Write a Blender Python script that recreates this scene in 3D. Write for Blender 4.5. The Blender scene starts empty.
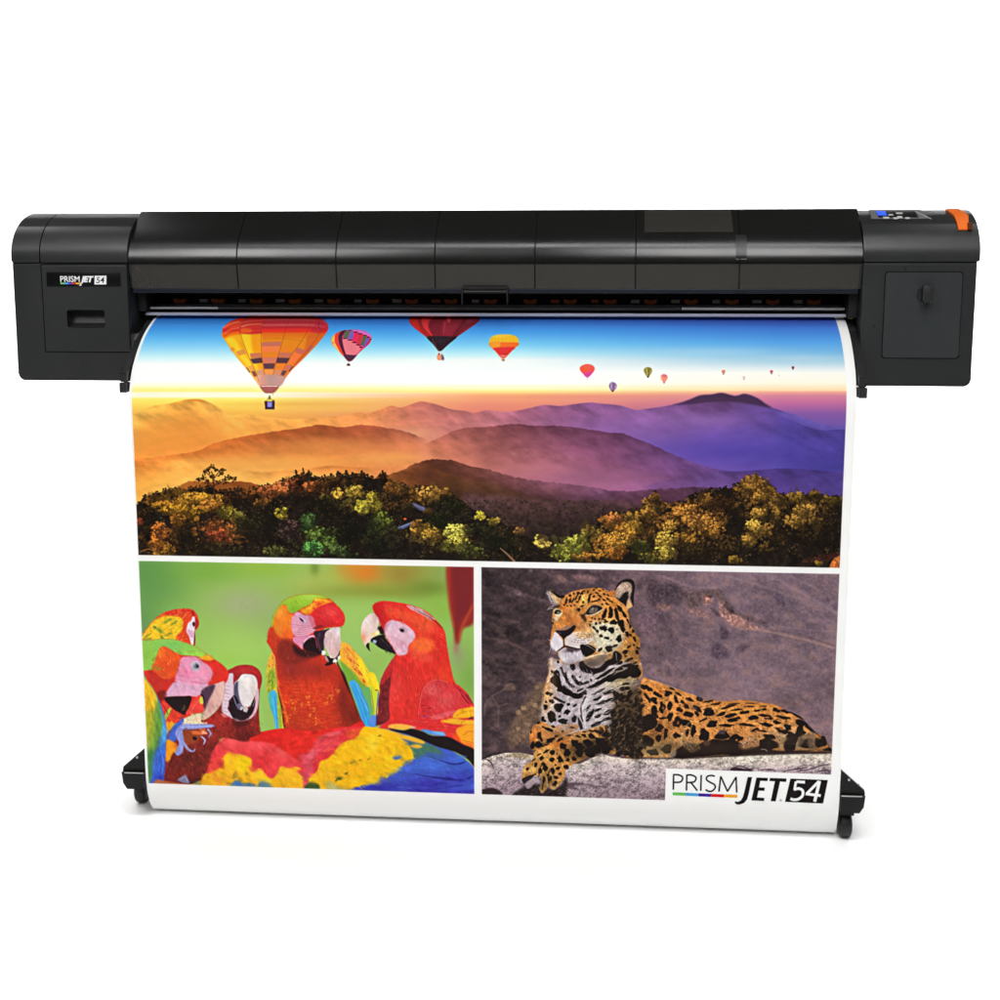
# ---------------------------------------------------------------- the printed artwork
# The banner's artwork is flat ink on paper.  It is drawn here, shape by shape, on a sheet
# of ink colours (no picture file is read), then laid on the paper by plain s,t coordinates.
import numpy as np
X0, Y0, SC = 118, 305, 3
CW, CH = 750 * SC, 545 * SC
INK = np.ones((CH, CW, 3), np.float32) * 255
RS = np.random.RandomState(7)

def K(ox, oy, s):
    """tracing sheet: local coordinates -> artwork coordinates"""
    return lambda pts: [(ox + p[0] / s, oy + p[1] / s) for p in pts]

def smooth(pts, closed=True, n=6):
    P = np.array(pts, float)
    if len(P) < 3: return P
    if closed: A, B, C, D = np.roll(P, 1, 0), P, np.roll(P, -1, 0), np.roll(P, -2, 0)
    else:
        E = np.vstack([2 * P[0] - P[1], P, 2 * P[-1] - P[-2]])
        A, B, C, D = E[:-3], E[1:-2], E[2:-1], E[3:]
    t = (np.arange(n) / n)[None, :, None]
    A, B, C, D = [q[:, None, :] for q in (A, B, C, D)]
    Q = .5 * (2 * B + (C - A) * t + (2 * A - 5 * B + 4 * C - D) * t * t + (3 * B - A - 3 * C + D) * t ** 3)
    Q = Q.reshape(-1, 2)
    return Q if closed else np.vstack([Q, P[-1:]])

def gauss(a, s):
    if s < .3: return a
    r = int(3 * s) + 1
    k = np.exp(-.5 * (np.arange(-r, r + 1) / s) ** 2); k /= k.sum()
    for ax in (0, 1):
        pad = [(0, 0)] * a.ndim; pad[ax] = (r, r)
        b = np.pad(a, pad, mode='edge'); o = np.zeros_like(a); n = a.shape[ax]
        for i, w in enumerate(k):
            o += np.float32(w) * (b[i:i + n] if ax == 0 else b[:, i:i + n])
        a = o
    return a

def mask(pts, sm=True, blur=.35):
    """coverage of a closed outline; returns (y0,y1,x0,x1), mask"""
    P = smooth(pts) if sm else np.array(pts, float)
    P = (P - (X0, Y0)) * SC
    m = int(3 * blur * SC) + 3
    x0, y0 = np.floor(P.min(0)).astype(int) - m; x1, y1 = np.ceil(P.max(0)).astype(int) + m
    x0, y0, x1, y1 = max(x0, 0), max(y0, 0), min(x1, CW), min(y1, CH)
    if x1 <= x0 + 1 or y1 <= y0 + 1: return None
    w, h, V = x1 - x0, y1 - y0, 2
    acc = np.zeros((h * V, w + 2), np.float32)
    Q = np.roll(P, -1, 0)
    for (ax, ay), (bx, by) in zip(P, Q):
        ay, by = (ay - y0) * V, (by - y0) * V; sg = 1.
        if ay > by: ax, ay, bx, by, sg = bx, by, ax, ay, -1.
        r0, r1 = max(int(np.ceil(ay - .5)), 0), min(int(np.ceil(by - .5)), h * V)
        if r1 <= r0: continue
        r = np.arange(r0, r1); x = ax + (bx - ax) * ((r + .5 - ay) / (by - ay)) - x0
        x = np.clip(x, 0, w - .001); i = x.astype(int); f = (x - i).astype(np.float32)
        acc[r, i] += sg * (1 - f); acc[r, i + 1] += sg * f
    c = np.clip(np.abs(np.cumsum(acc, 1)[:, :w]), 0, 1).reshape(h, V, w).mean(1)
    return (y0, y1, x0, x1), gauss(c, blur * SC)

def xy(box):
    y0, y1, x0, x1 = box
    return np.meshgrid(X0 + (np.arange(x0, x1) + .5) / SC, Y0 + (np.arange(y0, y1) + .5) / SC)

def hsh(i, j, seed):
    h = (i * 374761393 + j * 668265263 + seed * 974711) & 0x7fffffff
    h = ((h ^ (h >> 13)) * 1274126177) & 0x7fffffff
    return ((h ^ (h >> 16)) & 0xffff) / 65535.

def vn(x, y, seed):
    i, j = np.floor(x).astype(np.int64), np.floor(y).astype(np.int64)
    u, v = x - i, y - j; u = u * u * (3 - 2 * u); v = v * v * (3 - 2 * v)
    a, b, c, d = hsh(i, j, seed), hsh(i + 1, j, seed), hsh(i, j + 1, seed), hsh(i + 1, j + 1, seed)
    return (a + (b - a) * u) * (1 - v) + (c + (d - c) * u) * v - .5

def fbm(x, y, scale, seed=1, octv=4, ang=0., stretch=1.):
    c, s = np.cos(np.radians(ang)), np.sin(np.radians(ang))
    u, v = (x * c + y * s) / scale / stretch, (-x * s + y * c) / scale
    o = 0; a = 1.
    for k in range(octv):
        o = o + a * vn(u, v, seed + k); a *= .55; u, v = u * 2.03 + 11.3, v * 2.03 + 5.7
    return o

def comp(box, m, col):
    y0, y1, x0, x1 = box; d = INK[y0:y1, x0:x1]
    d += (col - d) * m[..., None]

def fill(pts, col, sm=True, blur=.35, a=1., tex=None, sh=None):
    """col: rgb or f(x,y); tex: (amount,scale,seed[,angle,stretch]); sh: list of (x,y,radius,rgb,alpha) soft tints"""
    r = mask(pts, sm, blur)
    if r is None: return
    box, m = r
    if callable(col) or tex or sh:
        x, y = xy(box)
        c = col(x, y) if callable(col) else np.ones(x.shape + (3,)) * np.array(col, float)
        for (sx, sy, rad, sc_, al) in (sh or []):
            rx, ry = rad if isinstance(rad, tuple) else (rad, rad)
            g = np.exp(-((x - sx) / rx) ** 2 - ((y - sy) / ry) ** 2) * al
            c = c + (np.array(sc_, float) - c) * g[..., None]
        if tex:
            n = fbm(x, y, tex[1], tex[2], 4, *(tex[3:] if len(tex) > 3 else ()))
            c = c * (1 + tex[0] * n[..., None])
    else: c = np.array(col, np.float32)
    comp(box, m * a, np.clip(c, 0, 255).astype(np.float32) if not isinstance(c, tuple) else c)

def line(pts, w, col, a=1., blur=.25, sm=True):
    """stroke; w = width or list of widths along it"""
    P = np.array(pts, float)
    W = np.interp(np.linspace(0, 1, len(P)), np.linspace(0, 1, len(w)), w) if hasattr(w, '__len__') else np.full(len(P), float(w))
    if sm and len(P) > 2:
        t = np.linspace(0, 1, len(P)); P = smooth(P, False); W = np.interp(np.linspace(0, 1, len(P)), t, W)
    T = np.gradient(P, axis=0); T /= np.linalg.norm(T, axis=1)[:, None] + 1e-9
    N = np.stack([-T[:, 1], T[:, 0]], 1) * (W / 2)[:, None]
    fill(np.vstack([P + N, (P - N)[::-1]]), col, False, blur, a)

def dab(x, y, rx, ry, col, ang=0, a=1., soft=1.):
    R = max(rx, ry) + .8
    x0, x1 = int((x - R - X0) * SC), int((x + R - X0) * SC) + 2
    y0, y1 = int((y - R - Y0) * SC), int((y + R - Y0) * SC) + 2
    x0, y0, x1, y1 = max(x0, 0), max(y0, 0), min(x1, CW), min(y1, CH)
    if x1 <= x0 or y1 <= y0: return
    gx = X0 + (np.arange(x0, x1) + .5) / SC - x; gy = (Y0 + (np.arange(y0, y1) + .5) / SC - y)[:, None]
    c, s = np.cos(np.radians(ang)), np.sin(np.radians(ang))
    d = np.sqrt(((gx * c + gy * s) / rx) ** 2 + ((-gx * s + gy * c) / ry) ** 2)
    m = np.clip((1 - d) * min(rx, ry) * SC / (soft * 1.6) + .5, 0, 1) * a
    D = INK[y0:y1, x0:x1]; D += (np.array(col, np.float32) - D) * m[..., None].astype(np.float32)

def blob(x, y, rx, ry, col, ang=0, irr=.3, a=1., blur=.3, n=9):
    """irregular spot"""
    t = np.arange(n) / n * 2 * np.pi
    k = 1 + irr * (RS.rand(n) - .5) * 2
    c, s = np.cos(np.radians(ang)), np.sin(np.radians(ang))
    u, v = rx * k * np.cos(t), ry * k * np.sin(t)
    fill(smooth(np.stack([x + u * c - v * s, y + u * s + v * c], 1), True, 3), col, False, blur, a)

def blobs(k, lst, col=(26, 20, 18), irr=.25, a=1., blur=.3):
    """k: tracing sheet, lst rows: x,y,rx,ry,angle in sheet units"""
    for x, y, rx, ry, an in lst:
        (px, py), (qx, qy) = k([(x, y), (x + 1, y)]); s = qx - px
        blob(px, py, rx * s * 1.08, ry * s * 1.08, col, an, irr, a, blur, 11)

def pick(x, y):
    i, j = int((y - Y0) * SC), int((x - X0) * SC)
    return INK[min(max(i, 0), CH - 1), min(max(j, 0), CW - 1)].copy()

def strokes(pts, n, ln, wd, ang, jit=.16, hue=None, a=.55, sm=True, curve=0, spread=12, soft=1.):
    """barbs, hairs and grain: short strokes that vary the colour already there"""
    r = mask(pts, sm, .2)
    if r is None: return
    (y0, y1, x0, x1), m = r
    iy, ix = np.nonzero(m > .6)
    if len(iy) == 0: return
    for k in RS.randint(0, len(iy), n):
        x, y = X0 + (x0 + ix[k]) / SC, Y0 + (y0 + iy[k]) / SC
        an = (ang(x, y) if callable(ang) else ang) + RS.randn() * spread
        c = pick(x, y) * (1 + jit * RS.randn())
        if hue is not None and RS.rand() < hue[1]: c = np.array(hue[0], float) * (1 + .1 * RS.randn())
        L = ln * (.6 + .8 * RS.rand())
        dab(x, y, L / 2, wd / 2 * (.7 + .6 * RS.rand()), np.clip(c, 0, 255), an, a, soft)

def stops(v, table):
    """piecewise linear colour ramp: table rows (position, rgb)"""
    p = [t[0] for t in table]
    return np.stack([np.interp(v, p, [t[1][i] for t in table]) for i in range(3)], -1)

def glow(x, y, rx, ry, col, a=1.):
    """broad out-of-focus colour patch"""
    R = 2.2
    bx = (int(max((y - R * ry - Y0) * SC, 0)), int(min((y + R * ry - Y0) * SC, CH)), int(max((x - R * rx - X0) * SC, 0)), int(min((x + R * rx - X0) * SC, CW)))
    if bx[1] <= bx[0] or bx[3] <= bx[2]: return
    gx, gy = xy(bx)
    comp(bx, (np.clip(np.exp(-((gx - x) / rx) ** 2 - ((gy - y) / ry) ** 2) - .008, 0, 1) * a).astype(np.float32), np.array(col, np.float32))
# ---- upper picture: hot-air balloons over misty hills
def paint_landscape():
    top, bot = 300, 575
    frame = [(118, top), (868, top), (868, bot), (118, bot)]
    def sky(x, y):
        l = stops(y, [(300, (66, 104, 196)), (314, (58, 108, 208)), (320, (60, 136, 228)), (330, (74, 166, 246)), (340, (108, 198, 255)), (350, (160, 226, 255)), (358, (216, 250, 255)), (364, (252, 255, 255)), (381, (255, 255, 255)), (386, (255, 252, 214)), (389, (255, 246, 150)), (391.5, (255, 244, 150)), (393, (255, 253, 226)), (396.5, (255, 253, 220)), (399, (255, 240, 120)), (404, (255, 226, 100)), (414, (252, 190, 84)), (430, (246, 160, 70))])
        c = stops(y, [(300, (60, 100, 190)), (314, (66, 116, 206)), (321, (62, 128, 226)), (332, (80, 170, 250)), (345, (130, 214, 255)), (354, (196, 244, 255)), (360, (248, 255, 255)), (383, (255, 255, 255)), (389, (255, 250, 190)), (392, (255, 226, 140)), (395, (250, 180, 124)), (404, (238, 146, 120)), (415, (224, 128, 118)), (430, (214, 124, 120))])
        r = stops(y, [(300, (66, 80, 170)), (313, (68, 78, 186)), (319, (70, 96, 208)), (330, (74, 138, 234)), (342, (92, 172, 246)), (355, (132, 196, 238)), (362, (176, 216, 236)), (368, (226, 238, 244)), (373, (255, 253, 246)), (383, (255, 250, 230)), (390, (255, 222, 176)), (392.5, (240, 164, 150)), (396, (216, 130, 156)), (404, (192, 108, 160)), (414, (136, 92, 166)), (430, (108, 84, 170))])
        a = np.clip((x - 250) / 230, 0, 1)[..., None]; b = np.clip((x - 520) / 260, 0, 1)[..., None]
        return (l * (1 - a) + c * a) * (1 - b) + r * b
    fill(frame, sky, False)
    # a few thin clouds
    for x, y, w, h, cc, al in [(720, 352, 70, 5, (190, 228, 246), .35), (800, 358, 50, 4, (206, 228, 240), .4), (300, 404, 70, 3, (238, 170, 80), .5), (340, 409, 60, 3, (246, 190, 96), .4), (560, 397, 90, 2.5, (232, 130, 118), .35)]:
        glow(x, y, w, h, cc, al)

    def hill(ridge, ctop, cbot, h, a=1., blur=.35, tex=.1, seed=5, ts=5, rough=.0, p=1.):
        R = smooth(ridge, False)
        if rough:
            R = np.array(R); xs = np.arange(R[0, 0], R[-1, 0], .5)
            R = np.stack([xs, np.interp(xs, R[:, 0], R[:, 1]) + rough * fbm(xs, xs * 0 + 3.3, 3.2, seed, 3)], 1)
        rx, ry = R[:, 0], R[:, 1]
        pts = list(map(tuple, R)) + [(rx[-1], bot), (rx[0], bot)]
        r = mask(pts, False, blur)
        x, y = xy(r[0])
        t = np.clip((y - np.interp(x, rx, ry)) / h, 0, 1)[..., None] ** p
        c = stops(x, ctop) * (1 - t) + stops(x, cbot) * t
        c = c * (1 + .55 * tex * fbm(x, y, ts, seed, 4, 8, 1.8) + .26 * np.clip(1 - t[..., 0], 0, 1) * fbm(x, y, 8, seed + 40, 4, 26, 2.4) + .13 * fbm(x, y, 13, seed + 60, 3, -7, 3.4))[..., None]
        e = np.clip((x - rx[0]) / 14 if rx[0] > 140 else 1, 0, 1) * np.clip((rx[-1] - x) / 14 if rx[-1] < 850 else 1, 0, 1)
        comp(r[0], (r[1] * a * e).astype(np.float32), np.clip(c, 0, 255).astype(np.float32))
    # farthest ridge
    hill([(118, 420), (131, 416), (150, 407), (170, 403.5), (183, 400.5), (198, 399.5), (208, 402), (222, 409), (229, 415), (245, 414.5), (260, 416), (280, 418.5), (300, 419), (330, 417), (345, 415), (358, 412.5), (370, 413), (390, 406), (400, 407.5), (412, 404), (421, 401.5), (435, 404), (450, 409), (465, 411), (475, 413), (487, 410), (500, 411.5), (515, 411), (530, 408), (545, 405), (560, 406), (575, 404), (590, 402.5), (600, 403.5), (620, 405.5), (635, 410), (645, 409), (660, 407), (675, 404), (690, 399.5), (700, 395.5), (712, 394.5), (722, 393), (735, 396), (745, 394), (757, 398), (768, 406), (775, 408.5), (785, 412), (800, 418), (815, 423), (830, 427), (868, 430)],
         [(118, (254, 206, 96)), (180, (250, 180, 78)), (230, (252, 190, 90)), (300, (248, 172, 84)), (370, (240, 150, 90)), (420, (206, 116, 104)), (480, (196, 116, 118)), (560, (150, 90, 132)), (640, (140, 92, 150)), (690, (112, 74, 124)), (722, (104, 66, 110)), (790, (92, 72, 152)), (868, (90, 76, 160))],
         [(118, (240, 150, 62)), (300, (240, 150, 74)), (420, (228, 142, 116)), (500, (190, 124, 146)), (600, (146, 100, 166)), (720, (122, 88, 172)), (790, (88, 74, 164)), (868, (76, 66, 152))], 42, tex=.07)
    hill([(775, 411), (786, 412.5), (800, 416), (815, 421), (830, 425), (868, 429)], [(775, (104, 86, 164)), (868, (104, 90, 176))], [(775, (96, 80, 166)), (868, (90, 78, 166))], 10, .8)
    hill([(775, 413), (800, 424), (815, 429), (830, 430), (868, 428)], [(775, (82, 66, 146)), (868, (74, 62, 140))], [(775, (84, 70, 160)), (868, (70, 62, 150))], 40)
    fill([(672, 405), (680, 403.2), (690, 399.5), (700, 395.5), (712, 394.5), (722, 393), (735, 396), (745, 394), (757, 398), (766, 404), (772, 408), (756, 405), (736, 402), (712, 402), (694, 404)], (66, 44, 70), True, .8, .85)
    fill([(183, 400.6), (190, 399.4), (200, 399.4), (207, 402), (196, 401.2)], (214, 120, 60), True, .6, .7)
    glow(200, 430, 110, 14, (240, 150, 66), .45); glow(640, 430, 60, 16, (150, 106, 180), .4); glow(720, 452, 90, 18, (70, 62, 162), .65); glow(705, 420, 40, 6, (150, 110, 180), .5)
    glow(415, 434, 20, 6, (244, 176, 130), .6)
    # second range, left
    hill([(118, 462), (131, 459), (150, 458), (180, 454), (200, 450), (215, 443), (240, 437), (265, 433), (285, 430), (300, 428), (318, 425), (330, 426), (345, 427), (358, 425), (372, 425.5), (385, 428), (400, 430), (412, 434), (428, 440)],
         [(118, (226, 124, 50)), (200, (216, 112, 46)), (260, (184, 92, 44)), (320, (158, 76, 42)), (370, (172, 84, 56)), (428, (206, 120, 96))], [(118, (246, 168, 74)), (260, (238, 150, 72)), (340, (226, 134, 70)), (428, (232, 140, 90))], 36, tex=.14, rough=.8)
    # second range, right
    hill([(420, 446), (435, 440), (450, 432.5), (465, 428), (485, 427), (500, 425.3), (515, 424), (535, 426), (555, 425.5), (575, 427.5), (595, 430.5), (610, 432.5), (625, 434), (640, 440), (655, 446), (670, 453), (690, 461), (710, 468), (725, 471), (745, 474), (770, 480)],
         [(420, (214, 124, 96)), (450, (180, 100, 92)), (500, (132, 72, 78)), (560, (108, 60, 84)), (610, (100, 58, 88)), (680, (98, 64, 116)), (770, (104, 76, 150))], [(420, (228, 140, 92)), (500, (196, 116, 112)), (580, (172, 102, 134)), (660, (144, 90, 144)), (770, (112, 80, 154))], 44, tex=.14, rough=.8)
    hill([(500, 458), (520, 450), (535, 449), (560, 455), (590, 458), (620, 464), (660, 474), (700, 482)], [(500, (190, 112, 112)), (600, (140, 82, 112)), (700, (120, 78, 130))], [(500, (190, 114, 118)), (600, (166, 102, 136)), (700, (134, 88, 140))], 24, .7, .8, rough=.6)
    hill([(690, 478), (720, 472), (742, 471), (760, 470), (775, 468.5), (800, 469), (825, 471), (868, 473)], [(690, (100, 74, 140)), (775, (72, 54, 122)), (868, (70, 56, 128))], [(690, (110, 80, 146)), (775, (96, 72, 150)), (868, (84, 68, 146))], 30, rough=.5)
    hill([(640, 486), (700, 474), (735, 474), (770, 477)], [(640, (120, 76, 130)), (770, (90, 66, 130))], [(640, (128, 84, 140)), (770, (104, 78, 148))], 20, .8, .8, rough=.5)
    # mist on the left
    for x, y, w, h, cc, al in [(160, 440, 60, 10, (244, 156, 66), .5), (330, 446, 60, 7, (232, 150, 78), .55), (200, 465, 70, 8, (248, 180, 84), .7), (290, 462, 70, 8, (246, 172, 84), .7), (260, 478, 90, 10, (255, 196, 96), .8), (390, 458, 40, 7, (244, 170, 90), .7), (400, 447, 50, 5, (226, 130, 84), .4)]:
        glow(x, y, w, h, cc, al)
    hill([(118, 464), (131, 460.5), (145, 462), (160, 461), (180, 460), (205, 464)], [(118, (202, 104, 40)), (205, (246, 170, 80))], [(118, (244, 166, 66)), (205, (255, 196, 96))], 22, 1., .5, rough=.5)
    hill([(240, 470), (262, 472), (300, 470), (330, 466), (350, 467), (375, 468)], [(240, (240, 160, 76)), (330, (206, 116, 56)), (375, (214, 126, 62))], [(240, (255, 190, 92)), (375, (250, 176, 90))], 12, .75, .5, rough=.9)
    hill([(165, 494), (180, 486), (190, 481), (205, 482), (225, 482), (240, 481), (262, 486), (275, 492)], [(165, (214, 130, 50)), (190, (170, 96, 40)), (240, (136, 72, 32)), (275, (170, 90, 40))], [(165, (190, 120, 40)), (275, (110, 60, 26))], 14, rough=1.2)
    # nearer hill in the middle
    hill([(360, 482), (385, 476), (400, 471), (415, 464), (430, 460), (450, 460), (470, 466), (490, 470), (510, 476), (530, 480), (560, 483), (590, 487), (620, 491), (660, 489), (700, 487), (740, 490), (868, 500)],
         [(360, (226, 146, 66)), (400, (150, 84, 44)), (430, (92, 50, 36)), (480, (112, 62, 54)), (540, (128, 76, 88)), (600, (112, 70, 100)), (660, (100, 60, 84)), (740, (76, 50, 80)), (868, (50, 40, 60))],
         [(360, (150, 90, 36)), (430, (88, 50, 28)), (480, (72, 44, 34)), (540, (56, 38, 36)), (600, (52, 34, 40)), (660, (46, 28, 30)), (868, (30, 22, 20))], 38, tex=.3, ts=4, rough=1.2)
    hill([(430, 468), (470, 480), (500, 486), (530, 495), (560, 500), (600, 503), (640, 505)], [(430, (112, 66, 36)), (500, (100, 62, 44)), (560, (70, 46, 48)), (640, (54, 36, 40))], [(430, (60, 40, 22)), (500, (46, 34, 26)), (640, (30, 22, 22))], 30, .85, 1., tex=.35, rough=1.4)
    glow(585, 478, 60, 9, (150, 94, 124), .6); glow(520, 470, 40, 6, (178, 110, 112), .4)

    # forest floor mass
    forest = [(118, 512), (136, 505), (143, 499), (150, 496), (165, 491), (180, 490), (195, 488), (213, 488), (230, 492), (245, 489), (262, 487), (275, 484), (285, 481), (300, 477), (310, 475), (320, 479), (330, 477), (345, 475), (360, 475), (372, 477), (385, 478), (395, 485), (405, 488), (430, 488), (445, 492), (455, 496), (468, 505), (480, 513), (500, 522), (520, 533), (535, 541), (548, 548), (560, 549), (568, 545), (580, 538), (590, 531), (603, 518), (612, 513), (625, 513), (640, 509), (646, 501), (655, 496), (662, 503), (675, 506), (688, 499), (700, 495), (715, 489), (730, 488), (745, 482), (757, 480), (768, 484), (775, 491), (790, 497), (800, 496), (815, 494), (825, 497), (868, 500)]
    fx = np.arange(118, 868, .6); F = np.array(forest)
    fy = np.interp(fx, F[:, 0], F[:, 1]) + 3.4 * fbm(fx, fx * 0, 5, 21, 4)
    base = list(zip(fx, fy)) + [(868, bot), (118, bot)]
    fill([(460, 500), (490, 496), (560, 503), (640, 505), (640, bot), (460, bot)], lambda x, y: stops(y, [(498, (92, 62, 66)), (512, (70, 48, 48)), (530, (46, 34, 30)), (556, (28, 21, 18))]), True, 3., .85, tex=(.45, 4, 9))
    fill(base, (27, 20, 15), False, .3, tex=(.7, 5, 9))
    # valley trees and the dim understorey
    for k in range(700):
        x, y = 455 + 150 * RS.rand(), 500 + 56 * RS.rand()
        c = np.array([(62, 48, 32), (46, 44, 30), (70, 56, 42), (40, 36, 36)][k % 4]) * (.6 + .6 * RS.rand())
        dab(x, y, .7 + 1.2 * RS.rand(), .5 + .8 * RS.rand(), c, RS.randn() * 30, .55)
    ridge = np.interp
    for k in range(5200):
        x = 130 + 720 * RS.rand(); top_ = np.interp(x, fx, fy); y = top_ + (572 - top_) * RS.rand() ** 1.15
        if 470 < x < 560 and y < 540: continue
        n = fbm(np.array([x]), np.array([y]), 11, 77, 2)[0]
        c = np.array([(74, 58, 26), (58, 56, 28), (50, 40, 22), (84, 60, 30), (40, 34, 20)][RS.randint(5)]) * np.clip(.75 + 1.3 * n, .25, 1.4)
        dab(x, y, .5 + .9 * RS.rand(), .4 + .5 * RS.rand(), c, RS.rand() * 180, .7)
    for k in range(520):   # ragged tree tops against the haze
        x = 132 + 715 * RS.rand()
        if 545 < x < 560 or 460 < x < 545: continue
        y = np.interp(x, fx, fy)
        q = .6 + .9 * RS.rand()
        dab(x, y - .4 - RS.rand() * 1.6, q * .8, q, np.array((44, 32, 18)) * (.5 + .9 * RS.rand()), RS.rand() * 180, .9)
    for x, h in [(296, 8), (303, 9), (309, 6), (331, 5), (338, 6), (346, 6), (353, 5), (362, 6), (383, 9), (655, 6), (815, 5), (744, 4), (702, 4), (268, 4), (283, 5)]:
        y = np.interp(x, fx, fy)
        for q in range(26):
            u = RS.rand(); dab(x + RS.randn() * (.5 + 2.2 * u) * .55, y - h * (1 - u) + 1, .5 + .7 * RS.rand(), .45 + .4 * RS.rand(), np.array((48, 34, 18)) * (.5 + .9 * RS.rand()), RS.rand() * 180, .92)

    def tree(cx, cy, rx, ry, col, n):
        """crown of leaf clumps: dark gaps, clumps lit from the upper right"""
        col = np.array(col, float)
        for q in range(5 if n < 85 else 0):
            blob(cx + rx * .45 * RS.randn() * .7, cy + ry * .45 * RS.randn() * .7, rx * .6, ry * .55, col * .42, RS.rand() * 90, .45, .45, .5, 11)
        cl = []
        for k in range(int(n * 1.6)):
            t, r = RS.rand() * 6.283, RS.rand() ** .55
            px, py = cx + rx * r * np.cos(t), cy + ry * r * np.sin(t)
            if py > np.interp(px, fx, fy) - (1.5 if n > 84 else 6): cl.append((px, py))
        cl.sort(key=lambda p: p[1])
        for x, y in cl:
            n1 = fbm(np.array([x]), np.array([y]), 7, 55, 2)[0]
            lit = -.34 * (y - cy) / ry - .16 * (x - cx) / rx if n < 85 else -.12 * (y - cy) / ry
            b = np.clip(.74 + .8 * n1 + lit + .14 * RS.randn(), .26, 1.12); s = .7 + .7 * RS.rand()
            dab(x - .3, y + s * .8, s * 1.2, s * .75, col * .36, RS.rand() * 60 - 30, .42, 2.2)
            for q in range(7):
                d = .5 - .25 * q / 6
                dab(x + s * RS.randn() * .62, y + s * (RS.randn() * .5 - .04 * q), .3 + .5 * RS.rand(), .25 + .28 * RS.rand(), np.clip(col * (b * (.74 + .055 * q) + .09 * RS.randn()), 0, 255), RS.rand() * 180, .8, 1.7)
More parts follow.
